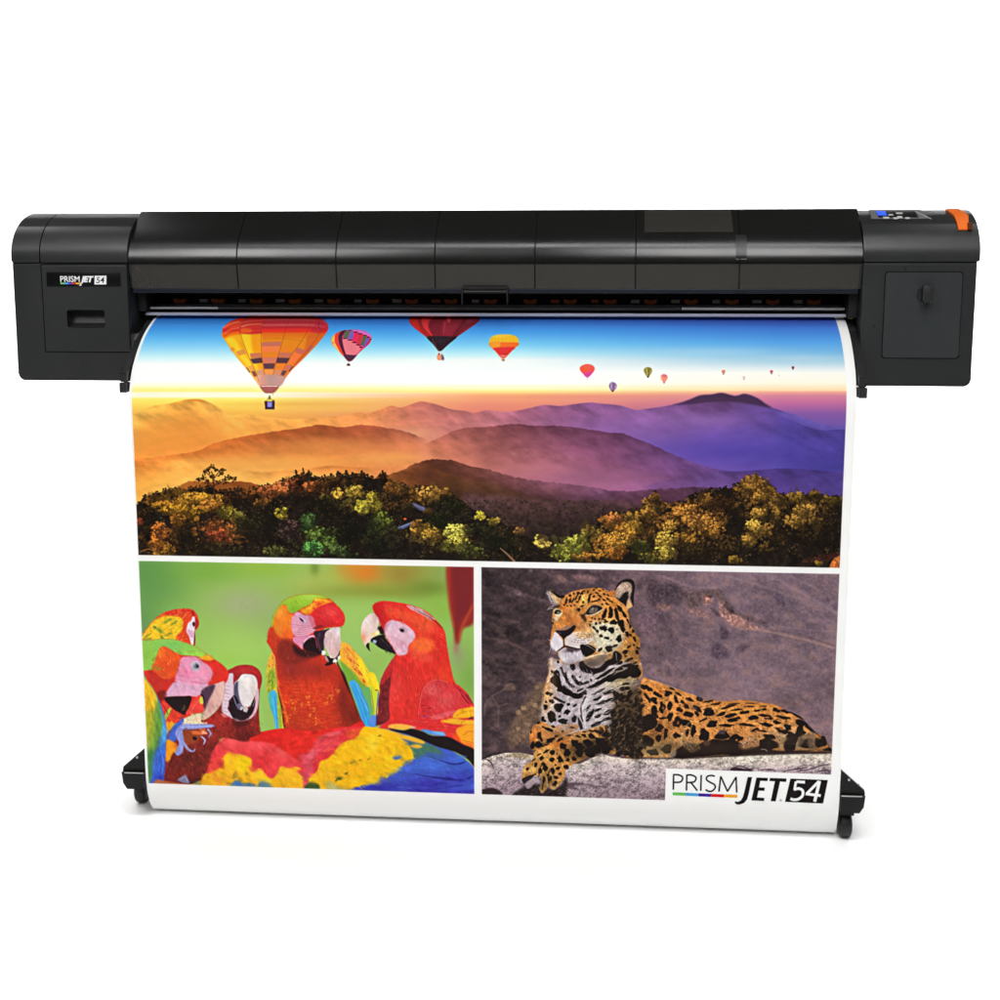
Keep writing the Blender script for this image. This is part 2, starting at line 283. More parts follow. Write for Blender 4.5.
    T = [  # centre, radii, ink colour, clumps
        (146, 512, 8, 8, (66, 44, 20), 16), (152, 500, 9, 5, (120, 80, 30), 18), (175, 494, 14, 4, (120, 84, 30), 24), (170, 505, 20, 5, (176, 120, 36), 40), (200, 499, 26, 6, (214, 150, 46), 75), (184, 510, 22, 5, (208, 146, 38), 50), (212, 506, 14, 6, (196, 128, 48), 34),
        (232, 497, 10, 5, (66, 40, 18), 14), (250, 494, 10, 5, (120, 70, 28), 18), (140, 522, 4, 4, (150, 66, 34), 8), (150, 532, 8, 8, (50, 34, 16), 14), (190, 520, 12, 5, (140, 96, 30), 20), (176, 522, 6, 8, (190, 120, 40), 18),
        (160, 534, 9, 12, (184, 104, 42), 42), (164, 551, 11, 7, (222, 150, 52), 36), (156, 545, 8, 7, (190, 112, 40), 20), (185, 536, 9, 12, (52, 38, 20), 22), (200, 548, 14, 7, (58, 44, 22), 20),
        (218, 530, 16, 9, (170, 96, 44), 42), (220, 537, 14, 8, (196, 92, 50), 36), (234, 533, 8, 9, (160, 100, 46), 20), (228, 513, 9, 7, (176, 152, 52), 26), (240, 518, 6, 8, (120, 110, 44), 16), (222, 548, 20, 6, (72, 58, 30), 24),
        (268, 492, 10, 7, (170, 92, 48), 28), (281, 488, 10, 6, (200, 112, 58), 28), (296, 484, 8, 7, (130, 66, 36), 20), (302, 480, 5, 6, (70, 40, 22), 14), (311, 487, 9, 5, (190, 104, 50), 22), (320, 484, 5, 4, (100, 60, 28), 10), (330, 482, 6, 6, (90, 60, 26), 16), (340, 481, 8, 6, (70, 46, 22), 18), (357, 480, 8, 5, (62, 42, 20), 16),
        (281, 513, 6.5, 6, (240, 196, 60), 22), (262, 502, 10, 4, (130, 84, 34), 16), (268, 520, 18, 10, (46, 38, 22), 28), (250, 528, 16, 10, (50, 44, 26), 28), (292, 530, 16, 10, (80, 58, 52), 36), (330, 512, 20, 10, (40, 34, 18), 30), (345, 530, 20, 14, (34, 32, 18), 30),
        (338, 494, 6, 5, (226, 170, 66), 18), (356, 492, 10, 6, (196, 160, 60), 28), (364, 506, 9, 7, (226, 206, 70), 32), (372, 498, 6, 6, (170, 150, 50), 14),
        (309, 520, 9, 6, (84, 116, 56), 26), (306, 528, 6, 5, (60, 90, 44), 14), (318, 534, 12, 7, (116, 140, 58), 36), (328, 544, 10, 7, (96, 120, 52), 24), (313, 549, 11, 8, (96, 156, 74), 40), (340, 551, 12, 5, (90, 110, 54), 22), (275, 551, 12, 5, (104, 104, 48), 26), (300, 556, 10, 4, (70, 76, 40), 12), (350, 556, 10, 3, (60, 70, 40), 12),
        (383, 478, 4, 8, (56, 34, 16), 14), (393, 487, 10, 7, (140, 90, 38), 24), (404, 490, 9, 6, (120, 82, 34), 20), (428, 494, 16, 8, (206, 150, 64), 54), (444, 494, 7, 6, (170, 120, 52), 18), (414, 496, 7, 6, (150, 100, 40), 14),
        (374, 505, 8, 9, (170, 150, 52), 28), (384, 520, 10, 8, (112, 120, 44), 28), (376, 528, 10, 8, (60, 70, 34), 20), (380, 545, 14, 9, (40, 44, 24), 20), (450, 506, 14, 9, (44, 44, 22), 24), (440, 520, 16, 9, (40, 44, 22), 24),
        (420, 528, 10, 8, (206, 150, 58), 34), (431, 534, 9, 7, (196, 150, 56), 28), (455, 532, 12, 8, (226, 210, 90), 46), (458, 542, 13, 8, (206, 190, 76), 36), (446, 546, 7, 6, (150, 140, 56), 14), (480, 516, 5, 4, (216, 190, 62), 14), (494, 521, 6, 4, (200, 170, 64), 14), (520, 531, 6, 3.5, (180, 130, 70), 12), (470, 552, 14, 6, (110, 110, 46), 20), (500, 545, 20, 10, (44, 44, 24), 30), (480, 530, 14, 8, (52, 50, 26), 22),
        (543, 541, 8.5, 8, (222, 186, 84), 34), (572, 546, 17, 9, (200, 196, 74), 62), (566, 555, 16, 7, (170, 170, 64), 34), (582, 538, 8, 6, (210, 200, 80), 20), (607, 545, 13, 12, (204, 136, 50), 58), (618, 552, 10, 8, (190, 116, 40), 24), (592, 532, 12, 7, (150, 120, 50), 28), (606, 521, 9, 6, (180, 116, 52), 24), (614, 517, 7, 5, (206, 126, 60), 18), (585, 557, 14, 4, (190, 130, 50), 18),
        (652, 506, 11, 11, (150, 106, 46), 46), (655, 498, 5, 5, (120, 80, 36), 14), (646, 514, 10, 6, (170, 120, 48), 24), (632, 517, 10, 5, (150, 110, 44), 18), (624, 530, 12, 8, (210, 140, 52), 36), (636, 528, 12, 7, (206, 150, 54), 32), (618, 540, 12, 8, (236, 160, 60), 30), (640, 548, 12, 8, (90, 90, 36), 24), (650, 558, 12, 5, (130, 120, 44), 18),
        (688, 512, 16, 8, (196, 130, 54), 52), (700, 520, 18, 10, (206, 140, 60), 60), (708, 500, 9, 7, (160, 108, 46), 24), (722, 504, 12, 10, (70, 44, 22), 34), (670, 526, 7, 6, (190, 140, 56), 18), (667, 540, 11, 10, (222, 178, 70), 44), (664, 553, 11, 7, (216, 180, 72), 30), (690, 538, 16, 9, (150, 106, 40), 34), (716, 530, 12, 8, (170, 116, 46), 26), (700, 552, 16, 7, (60, 46, 22), 22),
        (755, 481, 14, 7, (182, 128, 54), 44), (748, 488, 14, 5, (170, 120, 48), 30), (765, 494, 12, 7, (180, 130, 52), 36), (778, 502, 9, 7, (130, 96, 42), 24), (797, 497, 10, 5, (156, 116, 46), 24), (815, 495, 8, 4, (120, 86, 36), 16), (829, 500, 8, 5, (130, 100, 38), 16), (840, 502, 6, 5, (90, 70, 30), 10),
        (758, 514, 9, 6, (190, 140, 58), 26), (754, 527, 8, 8, (216, 168, 70), 34), (748, 540, 7, 7, (200, 150, 60), 24), (766, 530, 7, 6, (150, 110, 46), 16), (805, 512, 12, 8, (180, 134, 56), 36), (795, 521, 12, 7, (170, 126, 52), 30), (816, 524, 9, 7, (120, 90, 38), 18), (775, 514, 5, 8, (150, 110, 44), 14), (735, 560, 7, 4, (150, 116, 40), 12), (820, 563, 4, 2, (190, 150, 50), 6)]
    # broad sunlit canopy under the separate crowns
    for a_ in [(190, 503, 44, 11, (150, 102, 40), 190), (160, 540, 22, 16, (120, 76, 32), 110), (225, 530, 34, 15, (124, 78, 34), 150), (300, 488, 42, 8, (112, 70, 34), 130), (350, 500, 34, 14, (104, 86, 38), 130), (320, 540, 34, 14, (76, 80, 40), 130), (400, 500, 34, 10, (96, 66, 30), 110), (440, 535, 36, 14, (110, 88, 38), 150), (380, 535, 24, 16, (60, 58, 30), 90), (500, 535, 30, 14, (70, 56, 32), 90), (590, 545, 34, 12, (150, 110, 46), 150), (640, 530, 34, 18, (150, 102, 42), 200), (690, 515, 40, 16, (152, 100, 44), 220), (700, 545, 40, 14, (92, 66, 30), 130), (755, 500, 26, 18, (128, 90, 40), 140), (800, 508, 36, 12, (112, 80, 36), 140), (765, 535, 24, 16, (104, 76, 34), 90), (815, 535, 26, 14, (60, 44, 24), 70)]: tree(*a_)
    for a_ in T: tree(*a_[:4], tuple(min(255, q * 1.12) for q in a_[4]), a_[5])
    # lone tree on the ridge
    line([(215, 500), (214, 488), (212, 472)], [2.2, 1.6, 1], (66, 36, 18), .95)
    for p in [[(214, 488), (205, 480), (200, 478)], [(213, 486), (224, 481), (232, 478)], [(213, 480), (219, 472), (223, 469)], [(213, 478), (206, 472), (205, 469)], [(214, 494), (224, 490), (230, 489)]]:
        line(p, [1.1, .5], (66, 36, 18), .9)
    for x, y, r in [(212, 467, 4), (209, 470, 3.4), (216, 470, 3.4), (223, 470, 3), (221, 474, 3), (205, 472, 3), (203, 478, 3.4), (199, 479, 2.4), (207, 481, 3.2), (229, 477, 3.6), (234, 479, 2.6), (226, 481, 3.4), (218, 482, 3), (212, 476, 2.4)]:
        for q in range(13):
            dab(x + RS.randn() * r * .5, y + RS.randn() * r * .38, .8 + .5 * RS.rand(), .55 + .35 * RS.rand(), np.array((70, 42, 20)) * (.5 + .8 * RS.rand()), RS.rand() * 180, .85)
        dab(x + .6, y - r * .3, .7, .4, (150, 100, 40), 0, .8)
    # blue roofs and the track
    fill([(411, 503.4), (413.5, 503), (425, 507.6), (425.5, 511.5), (420, 510.5), (416, 507.6)], (104, 108, 150), False, .5, .9); line([(412, 505), (420, 509), (425, 512)], .8, (50, 46, 70), .7)
    fill([(397, 527.4), (414, 520.8), (415, 522.6), (404, 528.6), (398, 530)], (92, 104, 148), False, .5, .9); line([(399, 527.6), (412, 522.6)], .5, (170, 178, 206), .7)
    line([(500, 548), (507, 554), (515, 562)], [1, 2.4], (150, 110, 84), .8); dab(405, 519, 1.6, 1, (200, 90, 40))
    line([(140, 552), (148, 549), (155, 551)], .8, (190, 130, 60), .7); line([(606, 552), (612, 548), (618, 546)], .7, (240, 180, 90), .6)
    for a_ in [(410, 506, 3, 2, (60, 50, 26), 8), (428, 512, 4, 3, (90, 66, 30), 10), (398, 531, 5, 2, (70, 60, 28), 10), (414, 525, 5, 2.5, (150, 104, 44), 12)]: tree(*a_)
    fill([(829, 569), (831, 563), (836, 557), (846, 556), (846, 570), (830, 572)], (222, 122, 56), True, .5, .9, tex=(.6, 1.5, 3))
    fill([(800, 562), (815, 556), (835, 553), (846, 549), (846, 555), (826, 561)], (96, 44, 30), True, 1.2, .45, tex=(.6, 2, 3))

    # ---- balloons
    k = K(215, 310, 8.333)
    out = k([(62, 185), (75, 140), (130, 95), (220, 62), (330, 46), (480, 40), (640, 40), (780, 46), (870, 70), (930, 105), (944, 145), (925, 195), (850, 285), (760, 380), (660, 480), (580, 575), (530, 640), (492, 686), (450, 692), (412, 686), (370, 625), (290, 520), (190, 400), (110, 290), (72, 225)])
    r = mask(out); M = r
    fill(out, lambda x, y: stops(y, [(314, (150, 40, 60)), (318, (196, 54, 66)), (324, (206, 60, 70)), (331, (232, 50, 44)), (333.5, (236, 110, 34)), (340, (236, 140, 34)), (352, (236, 132, 36)), (372, (232, 124, 40)), (390, (190, 110, 80))]))
    def gores(base, cut):
        pass
    # gores: right side flat orange, left side lit yellow
    fill(k([(62, 190), (205, 200), (225, 290), (300, 430), (370, 620), (290, 520), (190, 400), (110, 290)]), (255, 178, 30), True, .8)
    fill(k([(95, 250), (160, 235), (210, 320), (290, 430), (330, 520), (300, 520), (200, 390)]), (255, 214, 50), True, .9, .9)
    fill(k([(212, 200), (380, 190), (390, 400), (405, 520), (390, 560), (330, 500), (260, 340)]), (250, 160, 30), True, .6)
    fill(k([(216, 200), (290, 196), (310, 330), (350, 460), (380, 540), (330, 480), (260, 350)]), (255, 212, 44), True, 1.2, .95)
    fill(k([(62, 180), (75, 140), (140, 92), (250, 62), (215, 120), (205, 190), (120, 200), (70, 215)]), (226, 56, 44), True, .5)
    fill(k([(70, 160), (100, 125), (180, 100), (205, 105), (200, 135), (110, 150)]), (240, 90, 60), True, .8, .8)
    fill(k([(66, 195), (205, 175), (208, 200), (130, 215), (75, 235)]), (255, 120, 30), True, .6, .9)
    for yy, cc in [(108, (255, 190, 120)), (130, (220, 30, 30)), (158, (255, 160, 100)), (182, (226, 44, 30))]:
        line(k([(70, yy + 40), (130, yy + 5), (205, yy - 12)]), 1.1, cc, .55, .5)
    fill(k([(212, 195), (212, 140), (250, 85), (340, 52), (460, 46), (410, 100), (385, 150), (385, 195)]), (214, 52, 50), True, .5)
    for yy, cc in [(95, (240, 120, 100)), (125, (255, 190, 110)), (150, (230, 60, 50)), (180, (255, 90, 40))]:
        line(k([(214, yy + 14), (290, yy - 4), (392, yy - 8)]), [1.6, 1, .8], cc, .6, .5)
    fill(k([(214, 160), (240, 150), (300, 160), (300, 185), (216, 190)]), (255, 120, 40), True, .9, .7)
    for yy, cc, w in [(62, (160, 40, 62), 1.4), (84, (220, 110, 110), 1), (100, (186, 44, 60), 1.3), (126, (226, 130, 126), 1.1), (146, (176, 40, 56), 1.4), (174, (250, 60, 40), 2.2)]:
        line(k([(390, yy), (600, yy - 2), (800, yy), (920, yy + 18)]), w, cc, .6, .5)
    fill(k([(840, 80), (900, 90), (940, 130), (936, 170), (880, 200), (800, 180), (830, 120)]), (190, 44, 66), True, .8, .55)
    fill(k([(780, 205), (900, 200), (925, 190), (850, 285), (760, 380), (720, 420), (650, 480), (740, 340)]), (216, 96, 44), True, .8, .7)
    # darker patches that step round the balloon
    pat = [((386, 270), (552, 262), (544, 302), (388, 304), (206, 112, 96)), ((388, 304), (544, 302), (530, 352), (392, 352), (246, 128, 72)), ((290, 362), (385, 356), (392, 396), (300, 404), (206, 116, 84)), ((534, 352), (650, 356), (620, 398), (522, 396), (206, 112, 88)),
           ((396, 394), (520, 394), (505, 444), (402, 444), (216, 118, 92)), ((292, 408), (390, 396), (398, 440), (318, 448), (84, 52, 66)), ((518, 396), (626, 400), (600, 444), (508, 442), (84, 52, 66)), ((402, 446), (502, 444), (490, 490), (410, 490), (88, 56, 70)),
           ((410, 498), (490, 496), (482, 540), (418, 540), (240, 150, 70)), ((684, 312), (756, 336), (722, 372), (664, 350), (204, 104, 90)), ((660, 358), (722, 374), (668, 440), (616, 440), (246, 120, 66)), ((792, 296), (818, 300), (780, 350), (764, 342), (190, 100, 96)),
           ((600, 452), (650, 458), (604, 506), (574, 500), (206, 110, 90)), ((560, 504), (602, 506), (570, 552), (548, 546), (100, 66, 80)), ((640, 470), (660, 470), (620, 512), (610, 510), (120, 70, 76)), ((300, 508), (330, 508), (352, 552), (326, 556), (130, 74, 70)),
           ((256, 476), (270, 482), (296, 522), (284, 520), (100, 60, 50)), ((170, 350), (240, 322), (262, 362), (200, 382), (230, 150, 70)), ((125, 318), (150, 308), (172, 336), (140, 346), (236, 150, 50)), ((272, 466), (310, 462), (330, 500), (296, 510), (240, 160, 80)), ((345, 500), (404, 496), (412, 540), (360, 556), (214, 150, 110)), ((490, 496), (560, 500), (540, 548), (484, 542), (214, 136, 96))]
    for *q, cc in pat: fill(k(q), cc, False, .4, .95)
    fill(k([(345, 552), (420, 538), (560, 548), (582, 575), (530, 640), (376, 636)]), lambda x, y: stops(x, [(256, (240, 190, 150)), (262, (222, 150, 130)), (270, (186, 144, 138)), (282, (200, 150, 140))]), True, .8)
    fill(k([(380, 632), (526, 634), (492, 688), (450, 692), (412, 686)]), (172, 92, 90), True, .6); line(k([(385, 636), (450, 634), (520, 636)]), .8, (250, 230, 220), .9)
    for p in [[(385, 155), (384, 270), (392, 400), (412, 540)], [(590, 150), (560, 270), (520, 400), (484, 540)], [(780, 160), (720, 260), (620, 400), (545, 545)], [(880, 180), (800, 300), (660, 460)], [(212, 200), (260, 340), (330, 500), (370, 600)], [(212, 150), (240, 90), (300, 56)], [(388, 150), (420, 90), (470, 46)], [(592, 150), (620, 80), (610, 44)], [(784, 150), (800, 90), (770, 50)]]:
        line(k(p), .45, (130, 50, 30), .55)
    line(k([(390, 240), (560, 238), (740, 262)]), .35, (160, 70, 20), .35); line(k([(870, 95), (865, 140), (880, 160)]), .8, (110, 40, 70), .6)
    # basket
    line(k([(455, 712), (440, 745), (425, 765)]), .5, (90, 60, 40), .9); line(k([(455, 712), (470, 745), (488, 765)]), .5, (90, 60, 40), .9)
    dab(*k([(454, 735)])[0], .7, 2, (120, 90, 60)); fill(k([(414, 762), (498, 762), (496, 828), (418, 828)]), (78, 40, 66), False, .3); fill(k([(437, 768), (474, 768), (474, 808), (437, 808)]), (146, 146, 226), False, .4)
    fill(k([(412, 760), (428, 756), (432, 790), (416, 790)]), (90, 36, 50), False); fill(k([(480, 752), (494, 750), (496, 790), (482, 790)]), (80, 40, 70), False); dab(*k([(484, 706)])[0], .6, .8, (220, 200, 120))

    k = K(325, 310, 10)
    fill(k([(62, 300), (70, 275), (110, 235), (180, 207), (270, 197), (350, 200), (420, 222), (460, 258), (466, 290), (445, 335), (390, 385), (340, 430), (275, 500), (240, 514), (215, 495), (180, 455), (120, 390), (75, 345)]), (226, 70, 110))
    fill(k([(62, 300), (75, 268), (110, 238), (98, 275), (100, 330), (140, 390), (180, 455), (110, 385), (72, 340)]), (250, 196, 90), True)
    fill(k([(98, 275), (112, 236), (165, 212), (135, 260), (138, 330), (190, 440), (180, 455), (130, 385)]), (240, 70, 50), True)
    fill(k([(135, 260), (165, 212), (215, 202), (180, 250), (172, 300), (205, 440), (190, 445), (145, 340)]), (86, 40, 66), True)
    fill(k([(176, 292), (230, 288), (350, 372), (352, 400), (310, 446), (215, 442)]), (240, 128, 140), True, .3)
    for x in (205, 225, 245, 265, 285, 305): line(k([(x - 12, 300), (x + 4, 440)]), .35, (220, 90, 110), .5)
    fill(k([(190, 448), (300, 452), (320, 448), (275, 500), (240, 514), (215, 495)]), (92, 50, 74), True)
    for q, cc in [([(205, 208), (252, 204), (230, 276), (180, 276)], (88, 110, 92)), ([(262, 202), (290, 206), (276, 290), (228, 290)], (120, 104, 196)), ([(295, 220), (330, 222), (322, 312), (274, 310)], (236, 50, 100)), ([(336, 236), (378, 246), (362, 336), (320, 336)], (214, 56, 74)), ([(384, 256), (420, 266), (384, 352), (352, 354)], (92, 104, 82)), ([(424, 272), (446, 282), (400, 366), (370, 376)], (116, 90, 190)), ([(450, 290), (464, 292), (440, 336), (390, 384), (410, 350)], (200, 44, 110)), ([(262, 200), (350, 202), (420, 222), (460, 258), (462, 285), (440, 264), (390, 246), (340, 228), (296, 216)], (222, 116, 206))]:
        fill(k(q), cc, False, .25)
    for q in [(200, 284, 22, 5), (248, 300, 22, 6), (294, 324, 22, 6), (332, 348, 20, 6), (356, 372, 12, 6), (310, 220, 20, 5), (352, 238, 22, 5), (400, 254, 18, 5), (432, 272, 14, 6), (455, 294, 8, 6), (250, 204, 14, 4)]:
        x, y = k([(q[0], q[1])])[0]; dab(x, y, q[2] / 10, q[3] / 10, (56, 16, 40))
    fill(k([(216, 556), (224, 540), (236, 532), (250, 545), (252, 556)]), (96, 56, 60), True, .25); line(k([(232, 515), (234, 535)]), .3, (160, 130, 130), .7)
    dab(*k([(80, 330)])[0], .9, 1.3, (220, 150, 90))

    k = K(400, 305, 8.333)
    fill(k([(78, 128), (92, 108), (130, 92), (230, 82), (360, 78), (500, 78), (610, 86), (652, 104), (662, 126), (640, 152), (560, 208), (470, 270), (400, 330), (345, 380), (332, 386), (318, 378), (280, 330), (200, 250), (110, 180), (84, 150)]), (150, 44, 56))
    fill(k([(80, 125), (100, 104), (185, 92), (170, 130), (190, 190), (240, 262), (200, 250), (110, 180)]), (206, 50, 44), True, .5)
    fill(k([(150, 100), (180, 96), (172, 130), (190, 190), (240, 260), (195, 230), (155, 160)]), (130, 36, 42), True, .9, .7)
    fill(k([(176, 130), (200, 100), (290, 90), (250, 130), (240, 180), (290, 262), (260, 268), (200, 200)]), (222, 58, 60), True, .8)
    fill(k([(250, 130), (320, 92), (370, 96), (350, 180), (345, 262), (280, 262), (240, 190)]), (128, 36, 50), True, .8)
    fill(k([(360, 130), (390, 95), (535, 96), (500, 180), (430, 262), (350, 260)]), (146, 42, 58), True, .5)
    fill(k([(390, 100), (420, 100), (410, 150)]), (236, 80, 80), True, .8); fill(k([(360, 150), (385, 130), (370, 220), (352, 250)]), (176, 54, 70), True, .8, .8)
    fill(k([(540, 110), (610, 96), (656, 118), (630, 150), (520, 215), (470, 262), (430, 262)]), (120, 40, 54), True, .6); fill(k([(560, 110), (640, 106), (645, 130), (560, 150)]), (150, 54, 70), True, .9, .8)
    for p in [[(185, 92), (172, 130), (190, 190), (265, 268)], [(395, 92), (360, 140), (350, 262)], [(545, 95), (510, 170), (435, 264)]]: line(k(p), .45, (70, 16, 26), .6)
    line(k([(90, 92), (300, 80), (500, 80), (640, 96)]), 1.2, (110, 40, 60), .6, .5)
    fill(k([(225, 266), (330, 258), (430, 262), (474, 268), (400, 330), (345, 382), (332, 388), (318, 380), (280, 330)]), (52, 36, 46), True, .4, tex=(.3, 2, 4)); line(k([(265, 280), (290, 330), (325, 378)]), 1., (130, 80, 70), .6)
    fill(k([(322, 385), (352, 385), (360, 420), (318, 420)]), (210, 214, 226), False, .5); fill(k([(310, 418), (325, 412), (352, 418), (352, 456), (312, 456)]), (240, 160, 120), True, .3); fill(k([(345, 412), (362, 425), (368, 456), (350, 456)]), (110, 90, 130), True, .4); dab(*k([(325, 408)])[0], .8, 1, (170, 60, 50))
    fill(k([(744, 300), (760, 268), (800, 250), (860, 244), (930, 248), (975, 268), (988, 300), (975, 335), (930, 385), (875, 440), (858, 446), (840, 435), (795, 385), (755, 340)]), (255, 196, 50))
    fill(k([(746, 315), (860, 310), (986, 315), (965, 350), (860, 352), (770, 356)]), (252, 116, 46), True, .4); fill(k([(746, 312), (830, 308), (826, 352), (772, 356)]), (255, 170, 60), True, .7, .9)
    fill(k([(774, 360), (860, 350), (960, 352), (930, 385), (875, 440), (858, 446), (840, 435), (795, 385)]), (232, 58, 60), True, .4); fill(k([(830, 420), (890, 412), (862, 446)]), (240, 120, 110), True, .5); fill(k([(845, 408), (890, 405), (880, 416)]), (180, 30, 40), True, .4, .8)
    for x in (790, 820, 850, 885, 920, 950): line(k([(x, 262), (x + (860 - x) * .2, 345)]), .35, (236, 140, 30), .5)
    fill(k([(760, 268), (800, 252), (920, 250), (900, 262), (790, 268)]), (255, 220, 110), True, .7, .7)
    fill(k([(846, 452), (868, 450), (872, 466), (850, 466)]), (200, 150, 100), True, .3); dab(*k([(867, 459)])[0], .5, .7, (90, 80, 80))
    k = K(570, 350, 8.333)
    fill(k([(82, 160), (95, 132), (145, 116), (192, 130), (206, 160), (185, 195), (145, 230), (110, 200)]), lambda x, y: stops(y, [(364, (240, 110, 90)), (370, (240, 90, 80)), (374, (226, 70, 150)), (378, (216, 80, 180))])); fill(k([(85, 160), (110, 150), (140, 165), (120, 185), (100, 182)]), (250, 96, 40), True, .8, .8); line(k([(143, 230), (143, 250)]), .8, (230, 190, 190), .8)
    fill(k([(325, 300), (335, 275), (358, 267), (382, 280), (390, 305), (375, 330), (356, 350), (336, 330)]), (146, 110, 156)); line(k([(345, 275), (345, 325)]), .9, (214, 200, 220), .8); line(k([(368, 275), (366, 325)]), .8, (120, 90, 110), .8); dab(*k([(356, 342)])[0], .9, .9, (110, 60, 70)); dab(*k([(380, 310)])[0], .9, 1.8, (190, 150, 210))
    fill(k([(614, 172), (625, 150), (650, 143), (675, 150), (684, 172), (670, 205), (650, 230), (632, 208)]), (150, 136, 60)); line(k([(636, 152), (645, 215)]), .8, (216, 206, 120), .8); line(k([(662, 150), (655, 215)]), .7, (90, 84, 30), .8); line(k([(675, 160), (662, 205)]), .7, (190, 180, 90), .7); dab(*k([(650, 224)])[0], .8, .9, (90, 76, 50))
    fill(k([(756, 225), (765, 208), (786, 203), (808, 212), (814, 232), (800, 258), (784, 278), (768, 255)]), (244, 150, 130)); fill(k([(765, 208), (790, 203), (810, 220), (785, 225)]), (214, 110, 120), True, .5, .8); dab(*k([(784, 272)])[0], .6, .8, (170, 110, 100)); dab(*k([(762, 238)])[0], .8, 1.5, (255, 196, 150))
    for x, y, s, cc in [(723.5, 371.5, 1.9, (222, 150, 110)), (744, 377.5, 1.5, (236, 206, 216)), (771.5, 371.5, 1.6, (200, 110, 110)), (793, 367.5, 1.5, (156, 76, 90)), (779, 375, .5, (240, 210, 200))]:
        dab(x, y, s, s * .9, cc); fill([(x - s * .8, y + .2), (x + s * .8, y + .2), (x, y + s * 1.6)], cc, False, .2); dab(x, y + s * 1.3, s * .35, s * .35, np.array(cc) * .6)
# ---- lower left picture: scarlet macaws
def paint_parrots():
    fill([(130, 556), (478, 556), (478, 800), (130, 800)], (152, 190, 92), False, 0)
    for x, y, rx, ry, cc, al in [(150, 575, 45, 40, (92, 146, 76), .9), (140, 625, 22, 40, (96, 148, 82), .8), (210, 570, 40, 14, (124, 172, 66), .8), (265, 567, 30, 10, (150, 186, 62), .7), (245, 605, 34, 18, (168, 176, 132), .95), (240, 648, 46, 24, (168, 208, 104), .9), (280, 620, 30, 16, (150, 172, 110), .6), (225, 670, 40, 16, (160, 208, 82), .8), (256, 700, 22, 34, (158, 202, 104), .8),
                                  (315, 570, 5, 9, (96, 122, 44), .8), (312, 585, 25, 14, (176, 190, 96), .8), (335, 578, 20, 12, (176, 186, 84), .5), (366, 572, 22, 16, (224, 126, 40), .98), (352, 566, 16, 10, (214, 140, 50), .7), (402, 574, 20, 16, (160, 130, 54), .9), (372, 592, 60, 8, (136, 142, 50), .8), (430, 588, 22, 10, (112, 134, 50), .9), (440, 572, 14, 10, (140, 156, 84), .7), (420, 570, 14, 12, (150, 140, 60), .5),
                                  (360, 625, 30, 26, (164, 202, 106), .9), (345, 655, 20, 20, (160, 200, 112), .9), (440, 610, 20, 16, (140, 182, 70), .8), (450, 650, 26, 30, (146, 188, 96), .9), (470, 680, 16, 30, (128, 170, 78), .9), (458, 656, 8, 14, (150, 150, 120), .6)]:
        glow(x, y, rx, ry, cc, al)
    k = K(300, 550, 5.556)
    fill(k([(822, 60), (975, 60), (972, 380), (905, 440), (885, 515), (862, 520), (852, 430), (826, 280)]), (150, 46, 40), True, 1.3)
    fill(k([(850, 70), (955, 70), (950, 300), (890, 400), (870, 480), (860, 350)]), (118, 36, 42), True, 2, .8)
    line(k([(826, 90), (828, 280), (856, 430)]), 1.4, (200, 80, 40), .6, 1); line(k([(965, 300), (900, 430), (884, 500)]), 1.8, (210, 90, 50), .7, 1); glow(456, 648, 3, 6, (180, 100, 110), .6)

    # -- far left macaw looking right, behind
    k = K(135, 600, 10)
    fill(k([(60, 420), (80, 345), (130, 270), (200, 190), (280, 130), (380, 98), (500, 86), (580, 98), (625, 150), (640, 215), (630, 270), (605, 300), (602, 460), (560, 450), (400, 420), (100, 420)]), (232, 74, 40), True, .4)
    fill(k([(62, 420), (90, 340), (140, 265), (210, 195), (300, 160), (420, 165), (480, 200), (470, 300), (420, 350), (370, 420)]), (250, 196, 40), True, .6, tex=(.16, 2.2, 4))
    fill(k([(290, 140), (400, 100), (520, 92), (560, 110), (470, 140), (350, 150)]), (220, 50, 44), True, .8)
    for q in [(230, 290, 50, 16, 25), (260, 320, 40, 12, 10), (330, 210, 40, 12, -30), (400, 225, 38, 14, -35), (110, 370, 50, 12, -40), (330, 345, 34, 12, -20), (270, 375, 22, 12, 60), (130, 395, 40, 10, -20)]:
        blobs(k, [q], (110, 140, 50), .5, .8)
    strokes(k([(60, 420), (80, 345), (200, 190), (380, 98), (560, 100), (500, 250), (480, 420)]), 420, 2.2, .5, -40, .2, ((250, 220, 60), .25))
    fill(k([(600, 160), (640, 215), (630, 270), (600, 300), (585, 260), (575, 160), (560, 110), (590, 110)]), (180, 40, 44), True, .4)
    fill(k([(580, 165), (600, 180), (598, 300), (602, 330), (580, 450), (562, 440), (540, 360), (515, 310), (530, 235), (560, 205)]), (240, 220, 232), True, .4); fill(k([(520, 300), (580, 310), (590, 370), (550, 360)]), (216, 150, 180), True, .5, .7)
    blobs(k, [(588, 242, 12, 22, 0)], (50, 30, 40), .2); line(k([(596, 310), (597, 380), (592, 455)]), [.4, 1.1, 1], (60, 56, 60)); line(k([(575, 400), (580, 450)]), .8, (250, 246, 250))
    for y in (330, 350, 370, 395): line(k([(545, y), (585, y + 8)]), .3, (210, 130, 160), .7)

    # -- right macaw
    k = K(355, 595, 8)
    body = k([(140, 100), (165, 65), (240, 48), (380, 66), (480, 90), (570, 130), (640, 190), (700, 260), (722, 310), (735, 400), (760, 540), (795, 690), (840, 730), (900, 790), (945, 880), (960, 1000), (150, 1030), (165, 900), (190, 760), (225, 640), (290, 530), (325, 480), (310, 460), (260, 360), (230, 300), (195, 210), (160, 150)])
